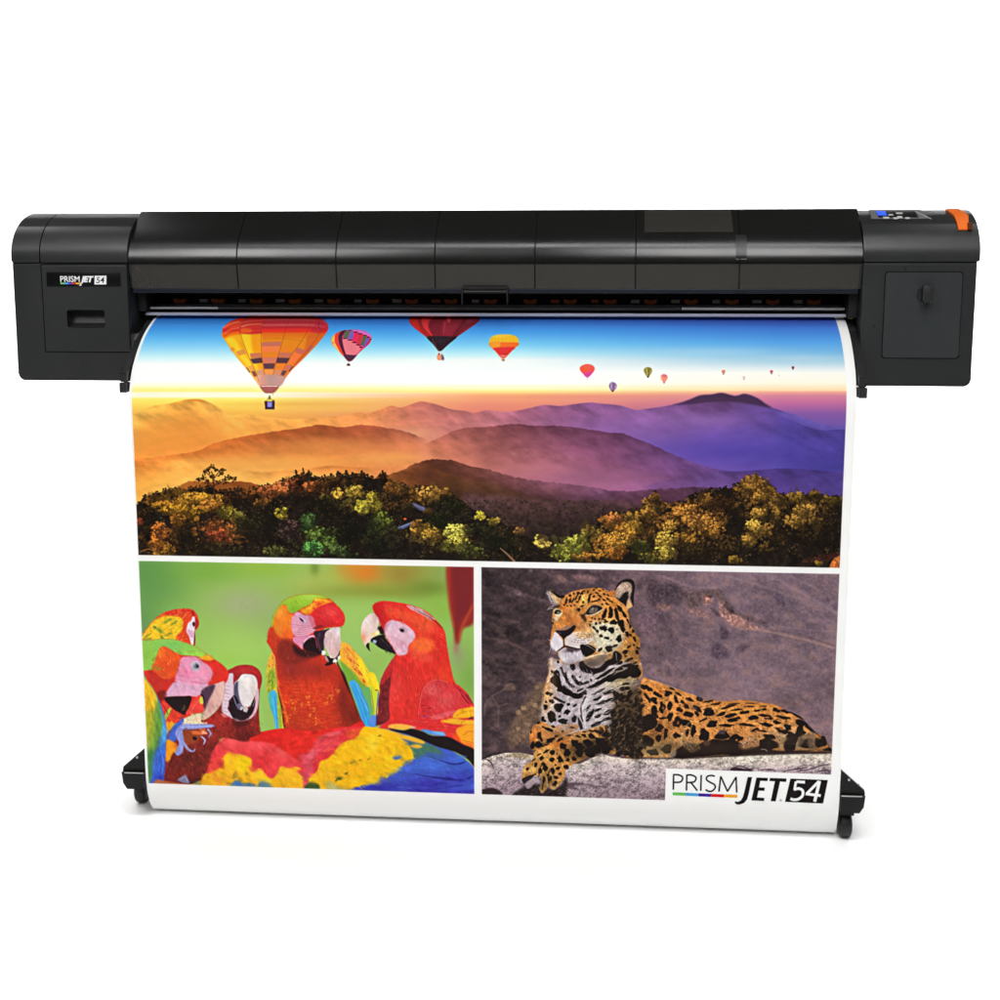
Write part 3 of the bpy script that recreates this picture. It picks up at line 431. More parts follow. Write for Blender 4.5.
    fill(body, (226, 50, 42), True, .35, sh=[(395, 612, (14, 8), (236, 60, 46), .9), (425, 622, (14, 14), (240, 90, 50), .9), (438, 650, (10, 16), (214, 44, 38), .8), (430, 700, (14, 20), (206, 50, 44), .7), (400, 668, (14, 14), (222, 48, 44), .8), (392, 690, (12, 18), (232, 66, 66), .7), (444, 680, (8, 16), (236, 66, 40), .8)])
    fill(k([(250, 110), (420, 130), (560, 190), (640, 280), (560, 270), (440, 220), (300, 170)]), (240, 82, 50), True, 1.3, .8)
    fill(k([(440, 380), (520, 340), (610, 360), (640, 420), (560, 470), (450, 440)]), (250, 110, 50), True, 1.6, .9)
    fill(k([(420, 440), (500, 440), (620, 490), (600, 540), (480, 520)]), (240, 84, 60), True, 1.6, .7)
    fill(k([(415, 82), (520, 110), (580, 150), (640, 200), (600, 195), (540, 160), (450, 115)]), (220, 200, 206), True, .5)
    for p in [[(430, 90), (520, 140), (600, 190)], [(470, 98), (560, 150), (630, 210)], [(500, 130), (600, 180), (690, 260)], [(540, 125), (620, 180)]]: line(k(p), .5, (120, 30, 36), .8)
    line(k([(600, 180), (660, 225), (705, 270)]), .9, (120, 24, 30), .7)
    fill(k([(142, 100), (165, 66), (235, 60), (225, 150), (195, 210), (165, 155)]), (206, 34, 36), True, .7, .8); fill(k([(180, 160), (240, 150), (260, 210), (235, 290), (205, 250)]), (200, 40, 44), True, .7, .8)
    strokes(body, 1500, 3., .5, lambda x, y: 35 if y < 650 else 75, .1, ((250, 120, 80), .1), .5)
    # breast shade and far wing
    fill(k([(325, 490), (300, 560), (285, 700), (270, 850), (270, 1000), (150, 1040), (170, 880), (195, 740), (230, 630), (290, 530)]), (118, 36, 38), True, .5, tex=(.35, 3, 3))
    fill(k([(325, 490), (290, 530), (230, 630), (195, 740), (230, 700), (290, 640), (310, 560)]), (200, 44, 50), True, .7); fill(k([(180, 780), (168, 900), (160, 1030), (175, 1000), (188, 860)]), (50, 40, 120), True, .5)
    strokes(k([(300, 540), (270, 850), (270, 1000), (170, 1000), (200, 740)]), 160, 2.5, .6, 95, .25)
    # near wing shoulder
    fill(k([(500, 980), (510, 900), (540, 760), (590, 700), (660, 676), (740, 700), (820, 735), (900, 790), (948, 890), (960, 960), (960, 1030), (500, 1040)]), (216, 54, 58), True, .4, sh=[(432, 690, (8, 6), (232, 96, 96), .8), (446, 700, (10, 8), (226, 84, 84), .8), (424, 706, (6, 10), (206, 40, 44), .7)])
    line(k([(505, 960), (515, 880), (542, 762), (592, 702), (660, 678), (745, 702)]), .5, (250, 130, 120), .8)
    line(k([(498, 960), (508, 880), (534, 760), (585, 698)]), .6, (130, 24, 30), .5)
    strokes(k([(520, 960), (550, 770), (660, 690), (820, 750), (940, 900), (940, 1000), (520, 1000)]), 500, 2.6, .4, 60, .14, ((246, 130, 130), .15), .5)
    for p in [[(800, 735), (860, 775), (915, 850), (940, 890)], [(830, 755), (880, 830), (930, 890)], [(850, 790), (890, 850), (920, 880)]]: line(k(p), .7, (110, 20, 28), .8)
    line(k([(890, 795), (930, 850), (948, 890)]), 1, (50, 20, 30), .7)
    blobs(k, [(545, 884, 12, 5, 10), (595, 908, 12, 5, 0), (560, 970, 12, 5, 20), (620, 770, 6, 4, 0)], (120, 24, 40))
    # face, beak
    fill(k([(250, 230), (290, 203), (350, 212), (420, 245), (480, 310), (470, 360), (430, 400), (420, 460), (390, 480), (340, 478), (300, 410), (240, 320), (235, 290)]), (230, 186, 204), True, .5, sh=[(389, 627, (4, 4), (240, 214, 226), .8), (402, 645, (6, 5), (222, 166, 190), .7)])
    for i in range(9):
        line(k([(255 + i * 14, 325 + i * 16), (320 + i * 12, 340 + i * 14), (400 + i * 5, 380 + i * 10)]), .35, (196, 96, 120), .5)
    fill(k([(240, 240), (290, 205), (260, 270), (240, 290)]), (214, 120, 150), True, .7, .6)
    blobs(k, [(385, 280, 36, 22, 10)], (196, 160, 176), .1, .9); blobs(k, [(376, 284, 18, 12, 15)], (60, 30, 40), .1); blobs(k, [(374, 282, 8, 7, 0)], (16, 12, 16), .1); line(k([(345, 272), (380, 262), (420, 280)]), .5, (150, 110, 130), .8)
    fill(k([(140, 142), (170, 165), (192, 200), (190, 255), (200, 300), (180, 320), (140, 350), (110, 385), (112, 430), (125, 450), (100, 430), (75, 395), (52, 340), (48, 280), (60, 220), (95, 170)]), (236, 210, 200), True, .35, sh=[(363, 638, (3.4, 5), (236, 150, 110), .95), (366, 620, (5, 5), (244, 232, 232), .8), (375, 618, (3, 6), (214, 170, 170), .7)])
    fill(k([(120, 320), (160, 295), (195, 290), (190, 318), (150, 335)]), (244, 214, 150), True, .4); blobs(k, [(178, 303, 12, 6, 0)], (250, 240, 210))
    fill(k([(95, 390), (112, 385), (116, 430), (125, 452), (105, 436), (88, 410)]), (44, 26, 26), True, .3); fill(k([(130, 350), (180, 325), (235, 318), (240, 340), (280, 390), (322, 466), (270, 455), (200, 425), (150, 385), (130, 375)]), (34, 26, 30), True, .35); fill(k([(180, 265), (205, 248), (228, 280), (232, 312), (205, 312), (195, 290)]), (48, 26, 32), True, .4)
    blobs(k, [(158, 372, 16, 12, 30)], (170, 190, 220), .3, .9); line(k([(210, 350), (260, 400), (300, 450)]), .6, (84, 74, 84), .7)

    # -- centre macaw: wings first
    k = K(250, 680, 7.692)
    # left wing edge
    fill(K(200, 650, 10)([(735, 10), (700, 60), (672, 150), (664, 250), (668, 400), (690, 480), (740, 650), (760, 780), (800, 790), (880, 770), (860, 700), (800, 560), (770, 380), (755, 200), (745, 80)]), (226, 200, 60), True, .4)
    j = K(200, 650, 10)
    fill(j([(740, 20), (700, 70), (680, 150), (740, 170), (750, 90)]), (246, 170, 60), True, .6); strokes(j([(740, 20), (672, 150), (668, 300), (750, 300)]), 60, 1.6, .6, 80, .2, ((190, 80, 40), .4), .8)
    fill(j([(690, 220), (740, 190), (760, 300), (740, 380), (690, 440), (670, 380)]), (130, 170, 50), True, .7); strokes(j([(690, 200), (750, 190), (760, 300), (700, 430), (670, 380)]), 90, 2, .7, 100, .25, ((230, 170, 60), .35), .8)
    fill(j([(690, 445), (740, 400), (772, 440), (776, 600), (785, 780), (758, 782), (735, 660), (700, 560)]), (70, 180, 230), True, .4); fill(j([(682, 450), (712, 410), (722, 520), (730, 600), (700, 530)]), (80, 190, 170), True, .5); line(j([(750, 460), (765, 600), (776, 780)]), .5, (40, 120, 210), .8); line(j([(725, 470), (745, 620), (764, 770)]), .5, (120, 210, 250), .8)
    fill(j([(772, 420), (805, 440), (810, 600), (820, 770), (790, 775), (776, 600)]), (150, 180, 60), True, .5); strokes(j([(772, 420), (805, 440), (820, 770), (790, 775)]), 40, 2.5, .5, 85, .25)
    fill(j([(770, 360), (800, 440), (850, 620), (885, 770), (840, 775), (815, 600), (785, 440)]), (70, 24, 22), True, .4); blobs(j, [(762, 400, 8, 26, 0)], (236, 180, 70)); 
    # right wing
    q = K(260, 585, 10)
    fill(q([(810, 580), (880, 590), (940, 650), (1000, 720), (1060, 830), (1110, 930), (1170, 1030), (1180, 1180), (1170, 1300), (1070, 1320), (960, 1100), (890, 960), (800, 760)]), (240, 180, 50), True, .4)
    fill(q([(800, 760), (900, 840), (960, 900), (1000, 960), (1050, 1010), (1080, 1180), (1030, 1250), (930, 1050), (860, 930)]), (120, 170, 60), True, .7)
    fill(q([(830, 600), (900, 620), (960, 760), (1000, 900), (930, 820), (850, 720)]), (244, 150, 60), True, .9, .9); fill(q([(1000, 720), (1080, 850), (1170, 1030), (1140, 1080), (1050, 950), (980, 820)]), (255, 214, 40), True, .8)
    for a_ in [(900, 740, 30, 9, 50), (940, 770, 26, 8, 50), (870, 690, 24, 8, 45), (1000, 880, 30, 12, 50), (1040, 960, 26, 10, 60), (880, 640, 18, 7, 40), (955, 850, 22, 8, 50), (980, 800, 18, 7, 50)]: blobs(q, [a_], (216, 90, 40), .4, .9)
    strokes(q([(810, 580), (940, 650), (1060, 830), (1170, 1030), (1100, 1100), (900, 840)]), 240, 2.4, .5, 52, .18, ((255, 214, 70), .25), .7)
    k8 = K(300, 670, 5.556)
    fill(k8([(275, 75), (290, 55), (320, 75), (370, 160), (400, 240), (418, 312), (350, 314), (325, 220), (290, 120)]), (66, 168, 226), True, .4)
    for p in [[(290, 90), (330, 190), (365, 310)], [(300, 80), (350, 190), (385, 310)], [(315, 85), (370, 190), (400, 300)]]: line(k8(p), .5, (40, 110, 200), .75)
    line(k8([(310, 75), (340, 140), (380, 230)]), .7, (130, 206, 240), .7)
    fill(k8([(360, 90), (395, 110), (400, 180), (412, 240), (395, 280), (380, 200), (345, 120)]), (110, 176, 100), True, .6); fill(k8([(390, 90), (430, 60), (440, 130), (425, 200), (415, 300), (402, 290), (408, 200)]), (206, 216, 50), True, .5); fill(k8([(415, 20), (440, 100), (438, 130), (405, 90), (380, 20)]), (250, 220, 40), True, .6); line(k8([(436, 115), (428, 200), (418, 310)]), .8, (60, 90, 180)); line(k8([(395, 110), (410, 210), (408, 300)]), .6, (90, 140, 60), .8); blobs(k8, [(425, 112, 8, 4, 0)], (150, 90, 30)); fill(k8([(385, 270), (418, 250), (418, 314), (392, 314)]), (90, 140, 220), True, .5)
    fill(k8([(200, -60), (225, -10), (250, 30), (290, 140), (350, 312), (325, 315), (280, 180), (230, 60)]), (58, 22, 22), True, .6)
    # body
    body = q([(80, 540), (95, 610), (140, 670), (155, 760), (160, 880), (185, 1050), (230, 1230), (285, 1470), (600, 1510), (1030, 1450), (975, 1280), (920, 1130), (845, 970), (770, 800), (640, 700), (300, 480)])
    fill(body, (206, 54, 34), True, .4, sh=[(290, 668, (12, 12), (140, 44, 38), .9), (310, 670, (24, 9), (150, 44, 38), .8), (284, 700, (10, 14), (226, 60, 30), .8), (306, 695, (20, 12), (216, 60, 32), .7), (300, 720, (26, 8), (180, 54, 30), .6), (344, 700, (8, 24), (120, 36, 28), .85), (354, 716, (9, 14), (110, 34, 26), .9), (300, 735, (24, 6), (150, 50, 34), .7), (320, 690, (10, 8), (226, 62, 34), .6)])
    for r_ in range(15):
        for t in np.linspace(-1, 1, 15):
            x, y = 304 + t * (24 + r_ * .9) + RS.randn() * .8, 676 + r_ * 3.9 + 5 * (1 - t * t) + RS.randn() * .9
            if not (274 + (y - 676) * .14 < x < 338 + (y - 676) * .42): continue
            a_ = .55 if RS.rand() < .5 else .3
            c = [(236, 110, 40), (246, 140, 46), (226, 80, 34)][RS.randint(3)]
            line([(x - 2.6, y - .8), (x, y + .3), (x + 2.6, y - .6)], .45, c, a_ * (1.3 if 692 < y < 725 else .7))
    for x, y in [(288, 700), (294, 703), (302, 705), (309, 702), (314, 710), (312, 716), (330, 698), (333, 695), (326, 703), (338, 690), (318, 722), (295, 709), (285, 712), (287, 717), (308, 697)]:
        for z in range(4): dab(x + RS.randn() * 1.6, y + RS.randn() * 1.3, 1.1, .5, (246, 150, 50), RS.randn() * 40, .75)
    line(q([(160, 780), (180, 950), (220, 1150), (290, 1400)]), 1.2, (236, 110, 40), .6, .5); line(q([(160, 870), (190, 1050), (240, 1220), (275, 1380)]), 1., (246, 170, 60), .5, .5)
    strokes(body, 900, 2.4, .5, 80, .16, None, .5)
    # head
    head = q([(78, 540), (85, 470), (110, 400), (130, 310), (180, 220), (240, 155), (320, 115), (420, 94), (520, 90), (610, 102), (700, 140), (780, 210), (835, 280), (850, 340), (835, 395), (790, 420), (640, 440), (600, 600), (560, 700), (400, 720), (280, 760), (160, 720), (110, 630)])
    fill(head, (222, 52, 40), True, .35)
    fill(q([(108, 410), (130, 310), (180, 220), (240, 155), (320, 115), (420, 94), (520, 90), (610, 102), (690, 135), (600, 140), (540, 150), (510, 190), (420, 235), (370, 265), (320, 285), (280, 260), (260, 210), (240, 195), (200, 230), (160, 300), (140, 390), (125, 420)]), (156, 198, 56), True, .5, sh=[(295, 610, (8, 5), (130, 180, 50), .8), (310, 597, (10, 3), (184, 216, 90), .8)])
    fill(q([(240, 195), (265, 215), (290, 280), (330, 300), (320, 400), (330, 520), (250, 560), (160, 500), (130, 420), (150, 320), (190, 240)]), (246, 130, 40), True, .7, sh=[(280, 612, (5, 6), (250, 170, 60), .8), (276, 632, (6, 6), (220, 140, 40), .7), (287, 635, (6, 6), (236, 80, 40), .7)])
    fill(q([(80, 540), (90, 450), (130, 430), (200, 520), (320, 540), (350, 640), (300, 740), (160, 700), (110, 620)]), (196, 60, 34), True, 1.1, .85)
    fill(q([(200, 560), (330, 570), (400, 680), (560, 690), (560, 720), (350, 790), (180, 740)]), (122, 40, 34), True, 1.6, .8); fill(q([(330, 590), (420, 640), (560, 660), (620, 690), (540, 715), (430, 720), (350, 680)]), (44, 22, 24), True, 1.2, .9)
    fill(q([(400, 250), (470, 220), (530, 180), (560, 130), (650, 140), (720, 165), (660, 190), (580, 220), (500, 290), (440, 290)]), (250, 150, 36), True, .5)
    for a_ in [(490, 235, 24, 12, -20), (560, 150, 16, 12, 0), (440, 260, 22, 10, -20), (600, 145, 18, 8, 20), (520, 200, 14, 8, -40), (650, 155, 22, 7, 25)]: blobs(q, [a_], (252, 196, 50), .5, .9)
    for a_ in [(590, 190, 40, 20, -20), (540, 240, 20, 14, 0), (560, 170, 14, 8, 0)]: blobs(q, [a_], (226, 70, 46), .5, .8)
    fill(q([(520, 280), (600, 220), (700, 190), (780, 230), (840, 310), (835, 390), (790, 415), (700, 425), (600, 430), (550, 400)]), (226, 46, 52), True, .8, .9, sh=[(330, 612, (7, 5), (236, 76, 76), .8), (325, 624, (10, 4), (190, 40, 44), .7)])
    strokes(head, 900, 2.2, .45, lambda x, y: 20 if x > 312 else 60, .12, ((250, 120, 70), .08), .5)
    fill(q([(345, 285), (390, 270), (440, 300), (520, 315), (550, 400), (555, 450), (480, 500), (400, 515), (340, 500), (315, 420), (318, 340)]), (226, 156, 180), True, .4, sh=[(297, 612, (5, 3), (240, 190, 214), .8)])
    fill(q([(335, 520), (430, 510), (530, 500), (545, 530), (480, 545), (440, 590), (425, 640), (380, 600), (340, 570)]), (226, 140, 176), True, .4); line(q([(430, 600), (450, 555), (500, 520), (545, 515)]), .9, (250, 200, 222)); line(q([(425, 620), (460, 655)]), [.9, .4], (220, 80, 60))
    for i in range(11): line(q([(322 + i * 3, 380 + i * 12), (400, 395 + i * 11), (470, 400 + i * 9), (548, 380 + i * 9)]), .32, (176, 60, 90) if i % 2 else (250, 214, 228), .65)
    fill(q([(400, 300), (450, 310), (480, 380), (430, 390), (390, 340)]), (206, 160, 190), True, .5, .8); fill(q([(388, 320), (410, 330), (442, 365), (415, 362)]), (50, 40, 60), True, .3); line(q([(392, 318), (430, 340), (455, 378)]), .7, (240, 200, 226), .8)
    fill(q([(490, 300), (540, 330), (555, 420), (530, 440), (500, 380)]), (214, 90, 110), True, .7, .6)
    fill(q([(430, 600), (460, 560), (510, 525), (550, 530), (570, 600), (610, 690), (540, 670), (450, 650)]), (36, 20, 24), True, .4); fill(q([(540, 470), (640, 450), (700, 440), (660, 500), (640, 560), (640, 640), (620, 690), (580, 620), (560, 540)]), (58, 34, 48), True, .4)
    line(q([(600, 480), (580, 560), (610, 660)]), .9, (100, 74, 96), .7); line(q([(560, 560), (570, 630)]), .6, (120, 90, 110), .7); blobs(q, [(590, 420, 50, 16, -10)], (120, 40, 44), .3, .8)
    fill(q([(660, 470), (720, 432), (795, 425), (802, 500), (808, 580), (800, 660), (770, 720), (720, 740), (690, 700), (660, 640), (640, 580), (645, 520)]), (226, 196, 196), True, .4, sh=[(338, 632, (4, 4), (240, 228, 236), .9), (326, 642, (3, 6), (200, 160, 176), .8), (337, 650, (3, 7), (220, 170, 160), .8)])
    line(q([(715, 480), (700, 600), (715, 700)]), .6, (214, 150, 140), .6); fill(q([(640, 700), (690, 715), (740, 735), (780, 700), (800, 650), (790, 720), (745, 775), (690, 805), (650, 800), (680, 760), (655, 740)]), (44, 24, 28), True, .35); fill(q([(640, 700), (670, 720), (690, 770), (660, 750)]), (190, 140, 140), True, .3)
    blobs(q, [(638, 676, 20, 22, 30), (750, 757, 18, 18, 0), (792, 725, 12, 20, 10), (708, 720, 8, 12, 0)], (246, 236, 220), .3)

    # -- big red backs and wings along the bottom
    k = K(250, 680, 7.692)
    fill(k([(-60, 470), (0, 430), (60, 405), (150, 385), (250, 372), (380, 385), (480, 395), (600, 375), (760, 358), (880, 362), (900, 900), (-60, 900), (-60, 500)]), (226, 42, 36), True, .4, sh=[(300, 740, (14, 6), (240, 50, 40), .8), (270, 738, (12, 6), (216, 36, 36), .8)])
    fill(k([(530, 440), (600, 400), (760, 365), (880, 362), (900, 400), (840, 460), (740, 520), (640, 620), (540, 690), (490, 720), (460, 600), (500, 480)]), (226, 52, 62), True, .7); fill(k([(500, 450), (680, 390), (690, 420), (560, 445)]), (240, 104, 110), True, .8, .8); fill(k([(500, 460), (640, 440), (700, 480), (560, 560), (500, 590)]), (232, 74, 84), True, 1.2, .8); line(k([(520, 440), (600, 440), (680, 432)]), .8, (160, 24, 36), .6)
    fill(k([(740, 400), (860, 370), (880, 400), (800, 470)]), (240, 90, 46), True, 1.2, .8)
    strokes(k([(500, 450), (760, 365), (880, 380), (740, 520), (540, 690), (480, 620)]), 200, 3, .7, -35, .12, ((250, 130, 70), .15), .5)
    # front mound, left
    j = K(140, 690, 7.692)
    fill(j([(460, 740), (470, 620), (520, 500), (600, 410), (650, 365), (740, 365), (850, 390), (960, 400), (1040, 420), (1180, 520), (1320, 600), (1380, 800), (1380, 900), (900, 920), (440, 900), (445, 800)]), (234, 66, 70), True, .6, sh=[(232, 742, (8, 5), (250, 96, 96), .8), (256, 745, (12, 6), (244, 84, 90), .8), (214, 760, (5, 8), (222, 50, 60), .8), (262, 762, (9, 8), (220, 46, 50), .8), (284, 752, (8, 5), (240, 100, 96), .7)])
    fill(k([(380, 580), (450, 570), (480, 640), (500, 760), (500, 830), (400, 820), (400, 740), (420, 680)]), (226, 76, 92), True, .9); fill(k([(440, 590), (480, 520), (500, 560), (470, 620)]), (236, 110, 130), True, .9, .8)
    fill(j([(470, 745), (475, 650), (520, 640), (600, 600), (640, 570), (640, 520), (680, 480), (740, 490), (850, 520), (850, 600), (870, 625), (930, 600), (960, 640), (1010, 680), (1060, 640), (1080, 590), (1140, 600), (1200, 590), (1240, 610), (1200, 620), (1260, 680), (1250, 760), (1270, 860), (900, 880), (450, 860)]), (252, 186, 32), True, .7, sh=[(218, 780, (8, 5), (246, 150, 44), .8), (242, 764, (6, 6), (255, 206, 30), .9), (258, 774, (5, 5), (255, 214, 50), .8), (290, 775, (10, 6), (252, 180, 40), .6)])
    fill(j([(500, 600), (540, 540), (620, 510), (640, 560), (560, 640)]), (240, 70, 60), True, 1, .85); fill(j([(740, 530), (850, 530), (845, 610), (750, 610)]), (255, 212, 20), True, .9, .8)
    for a_ in [(735, 655, 26, 14, -60), (770, 690, 20, 20, 0), (690, 716, 36, 9, 10), (820, 640, 16, 10, 0)]: blobs(j, [a_], (150, 120, 50), .5, .7, .5)
    fill(j([(700, 730), (740, 690), (790, 720), (850, 712), (870, 730), (900, 740), (930, 705), (990, 710), (1000, 780), (700, 780)]), (86, 126, 150), True, .7, .95); blobs(j, [(760, 722, 30, 10, 20), (860, 726, 26, 8, 0)], (60, 110, 190), .4, .9)
    # right hand wing: yellow and blue
    m = K(360, 690, 8.333)
    fill(m([(60, 330), (250, 320), (480, 380), (700, 470), (850, 560), (940, 640), (980, 760), (980, 960), (-200, 960), (-200, 800), (0, 700), (0, 450)]), (66, 92, 196), True, .5, sh=[(380, 788, (26, 6), (52, 44, 168), .9), (430, 784, (26, 9), (60, 50, 172), .9), (462, 778, (14, 8), (58, 56, 176), .7), (430, 765, (22, 8), (70, 110, 214), .7), (462, 760, (8, 5), (66, 110, 220), .8)])
    fill(m([(400, 860), (440, 820), (700, 840), (950, 830), (950, 880), (400, 900)]), (54, 36, 160), True, 1., .8)
    for p, w in [([(480, 540), (600, 560), (700, 600), (800, 618), (880, 600)], 1.3), ([(400, 690), (560, 720), (720, 740), (860, 750), (945, 715)], 1.6), ([(560, 800), (700, 770)], .8), ([(600, 830), (800, 800), (940, 780)], .8)]: line(m(p), [.4, w, w], (34, 26, 110), .9, .5)
    line(m([(500, 552), (620, 580), (720, 615)]), .8, (100, 150, 230), .6, .5); line(m([(450, 705), (600, 740), (800, 770)]), .8, (84, 110, 220), .6, .5)
    strokes(m([(300, 780), (480, 560), (800, 560), (940, 680), (940, 870), (100, 870)]), 260, 6, .5, 12, .1, ((90, 120, 220), .15), .5)
    fill(m([(290, 350), (480, 400), (640, 470), (700, 560), (560, 560), (430, 540), (380, 450)]), (64, 96, 160), True, 1., .9); fill(m([(400, 450), (520, 440), (640, 480), (680, 540), (560, 520), (470, 580)]), (70, 120, 84), True, 1.2, .8)
    fill(m([(270, 340), (360, 370), (480, 400), (540, 430), (520, 448), (400, 420), (300, 385)]), (240, 180, 50), True, .7); fill(m([(420, 460), (480, 452), (522, 472), (480, 486), (430, 476)]), (226, 176, 60), True, .7)
    yel = m([(30, 310), (90, 306), (240, 330), (310, 380), (370, 430), (420, 480), (448, 560), (430, 590), (380, 600), (340, 650), (290, 690), (250, 700), (230, 730), (160, 750), (120, 780), (40, 790), (0, 800), (-120, 830), (-200, 900), (-420, 900), (-420, 740), (-360, 680), (-330, 600), (-260, 560), (-140, 440), (-40, 400)])
    fill(yel, (252, 190, 22), True, .6, sh=[(375, 738, (10, 6), (255, 214, 30), .9), (385, 730, (12, 4), (250, 190, 40), .7), (350, 770, (16, 8), (250, 180, 26), .8), (372, 745, (6, 6), (255, 224, 70), .6), (330, 775, (9, 8), (244, 176, 40), .6)])
    line(m([(448, 570), (380, 600), (340, 650), (250, 700), (160, 750), (80, 790), (0, 805)]), 1., (60, 150, 190), .7, .5)
    for i in range(26):
        t = i / 25; x, y = 447 - 420 * t, 565 + 235 * t ** .9
        line(m([(x, y), (x + 16, y + 12)]), [.9, .3], (240, 190, 40), .8)
    for p in [[(20, 380), (120, 380), (250, 400), (360, 440)], [(-60, 560), (60, 540), (180, 570), (330, 620)], [(-160, 680), (0, 660), (160, 690)], [(130, 400), (200, 440), (260, 530)]]: line(m(p), .8, (236, 150, 20), .5, .6)
    strokes(yel, 420, 4, .6, 22, .08, ((255, 224, 80), .25), .5)
    for x, y, rx, ry, an in [(165, 382, 14, 6, -20), (-60, 600, 22, 7, -30), (75, 572, 20, 8, -40), (0, 585, 14, 6, -30), (-110, 692, 16, 8, -35), (-180, 742, 30, 11, -20)]: blobs(m, [(x, y, rx, ry, an)], (110, 80, 30) if y < 650 else (60, 70, 40), .4, .9)
    fill(m([(268, 560), (300, 550), (345, 548), (330, 572), (290, 580)]), (70, 110, 170), True, .5)
    fill(m([(-460, 800), (-420, 770), (-360, 780), (-340, 800), (-350, 850), (-460, 850)]), (64, 84, 40), True, .7); fill(m([(-260, 760), (-200, 800), (-120, 820), (-120, 860), (-250, 860)]), (170, 180, 140), True, .9, .8)
    for a_ in [(-350, 700, 26, 8, -70), (-330, 660, 20, 8, -60), (-300, 620, 20, 7, -50)]: blobs(m, [a_], (250, 170, 40), .4, .9)
    # upper strip: red with yellow, then the dark gap
    fill(m([(160, 312), (220, 270), (330, 240), (480, 228), (600, 225), (760, 180), (850, 150), (960, 145), (960, 620), (900, 560), (760, 420), (600, 370), (430, 320), (250, 325)]), (226, 50, 50), True, .5)
    fill(m([(590, 230), (700, 190), (800, 170), (760, 215), (640, 245)]), (236, 100, 110), True, .7, .85)
    strokes(m([(200, 300), (480, 235), (760, 190), (940, 200), (900, 420), (600, 350)]), 260, 4, .6, 5, .13, ((250, 120, 110), .15), .5)
    fill(m([(770, 230), (810, 170), (880, 150), (960, 146), (960, 215), (860, 235)]), (252, 180, 34), True, .6); fill(m([(672, 260), (780, 236), (860, 250), (960, 255), (960, 285), (850, 290), (760, 280)]), (252, 184, 44), True, .6); fill(m([(800, 340), (850, 300), (960, 296), (960, 500), (900, 470), (830, 420)]), (250, 164, 36), True, .7)
    fill(m([(780, 350), (830, 400), (830, 430), (780, 410)]), (240, 80, 36), True, .8); fill(m([(860, 440), (940, 450), (950, 500), (890, 470)]), (246, 120, 40), True, .8)
    for p in [[(800, 215), (860, 185), (940, 172)], [(830, 300), (850, 270), (845, 262)], [(860, 380), (900, 345), (945, 350)], [(850, 420), (900, 430), (945, 440)]]: line(m(p), .7, (200, 90, 30), .7)
    blobs(m, [(925, 236, 26, 6, -10)], (70, 40, 40)); blobs(m, [(547, 224, 12, 6, 0)], (120, 70, 150))
    fill(m([(240, 315), (250, 290), (330, 282), (420, 296), (440, 318), (360, 332)]), (250, 180, 70), True, .6); fill(m([(420, 300), (470, 312), (440, 320)]), (220, 190, 200), True, .5, .8)
    fill(m([(505, 330), (560, 330), (620, 345), (690, 352), (712, 384), (640, 380), (560, 362)]), (90, 150, 226), True, .6); fill(m([(600, 345), (690, 352), (705, 376), (640, 365)]), (140, 190, 240), True, .6, .8)
    fill(m([(245, 322), (360, 336), (430, 322), (520, 345), (600, 380), (740, 392), (850, 450), (960, 505), (960, 640), (900, 580), (800, 520), (640, 470), (500, 410), (380, 365), (290, 345)]), (30, 22, 24), True, .5)

    # -- frontal macaw between
    k = K(200, 650, 10)
    fill(k([(270, 230), (320, 185), (390, 155), (490, 150), (560, 175), (605, 225), (620, 300), (600, 400), (590, 560), (595, 720), (605, 800), (600, 840), (500, 880), (480, 920), (240, 876), (186, 925), (130, 1010), (-40, 1330), (-620, 1300), (-200, 700), (60, 690), (230, 500)]), (140, 42, 38), True, .4, tex=(.25, 3, 8), sh=[(256, 690, (3, 12), (206, 52, 48), .8), (216, 720, (12, 6), (196, 50, 44), .8), (240, 718, (10, 6), (120, 34, 32), .7), (246, 735, (10, 8), (96, 30, 28), .9), (222, 734, (10, 6), (150, 44, 36), .8), (190, 760, (24, 12), (96, 36, 30), .9), (200, 782, (24, 8), (74, 28, 26), .9), (178, 740, (16, 10), (120, 60, 36), .5)])
    fill(k([(275, 225), (320, 185), (390, 155), (490, 150), (560, 175), (605, 225), (618, 300), (595, 390), (570, 330), (560, 270), (500, 240), (400, 240), (370, 300), (340, 330), (325, 240)]), (170, 40, 44), True, .4, sh=[(246, 671, (10, 4), (206, 56, 56), .6)])
    strokes(k([(280, 220), (400, 155), (560, 175), (615, 300), (590, 380), (540, 250), (400, 240), (340, 320)]), 150, 1.8, .5, 60, .15)
    strokes(k([(230, 700), (590, 700), (590, 830), (300, 870), (0, 1200), (-300, 1250), (-100, 900)]), 420, 3, .7, 60, .22, ((190, 60, 44), .15), .6)
    fill(k([(270, 260), (330, 235), (335, 330), (360, 420), (320, 470), (290, 520), (280, 600), (330, 680), (290, 665), (220, 610), (230, 480), (240, 400)]), (226, 200, 216), True, .4)
    for i in range(16): line(k([(236 + (i % 3) * 4, 330 + i * 19), (300, 350 + i * 18)]), .35, (150, 110, 140) if i % 2 else (246, 234, 244), .7)
    fill(k([(345, 340), (385, 290), (420, 245), (480, 240), (540, 255), (570, 300), (575, 380), (540, 480), (500, 560), (430, 560), (370, 460)]), (232, 222, 224), True, .4, sh=[(247, 682, (4, 8), (250, 240, 236), .9), (254, 690, (3, 8), (226, 206, 204), .8)])
    fill(k([(345, 350), (380, 310), (382, 400), (400, 500), (430, 580), (400, 590), (360, 520), (340, 440)]), (90, 84, 110), True, .5); fill(k([(285, 580), (300, 510), (340, 460), (375, 500), (400, 560), (440, 600), (500, 580), (540, 500), (545, 560), (520, 640), (460, 695), (400, 710), (330, 680), (300, 640)]), (42, 26, 34), True, .4)
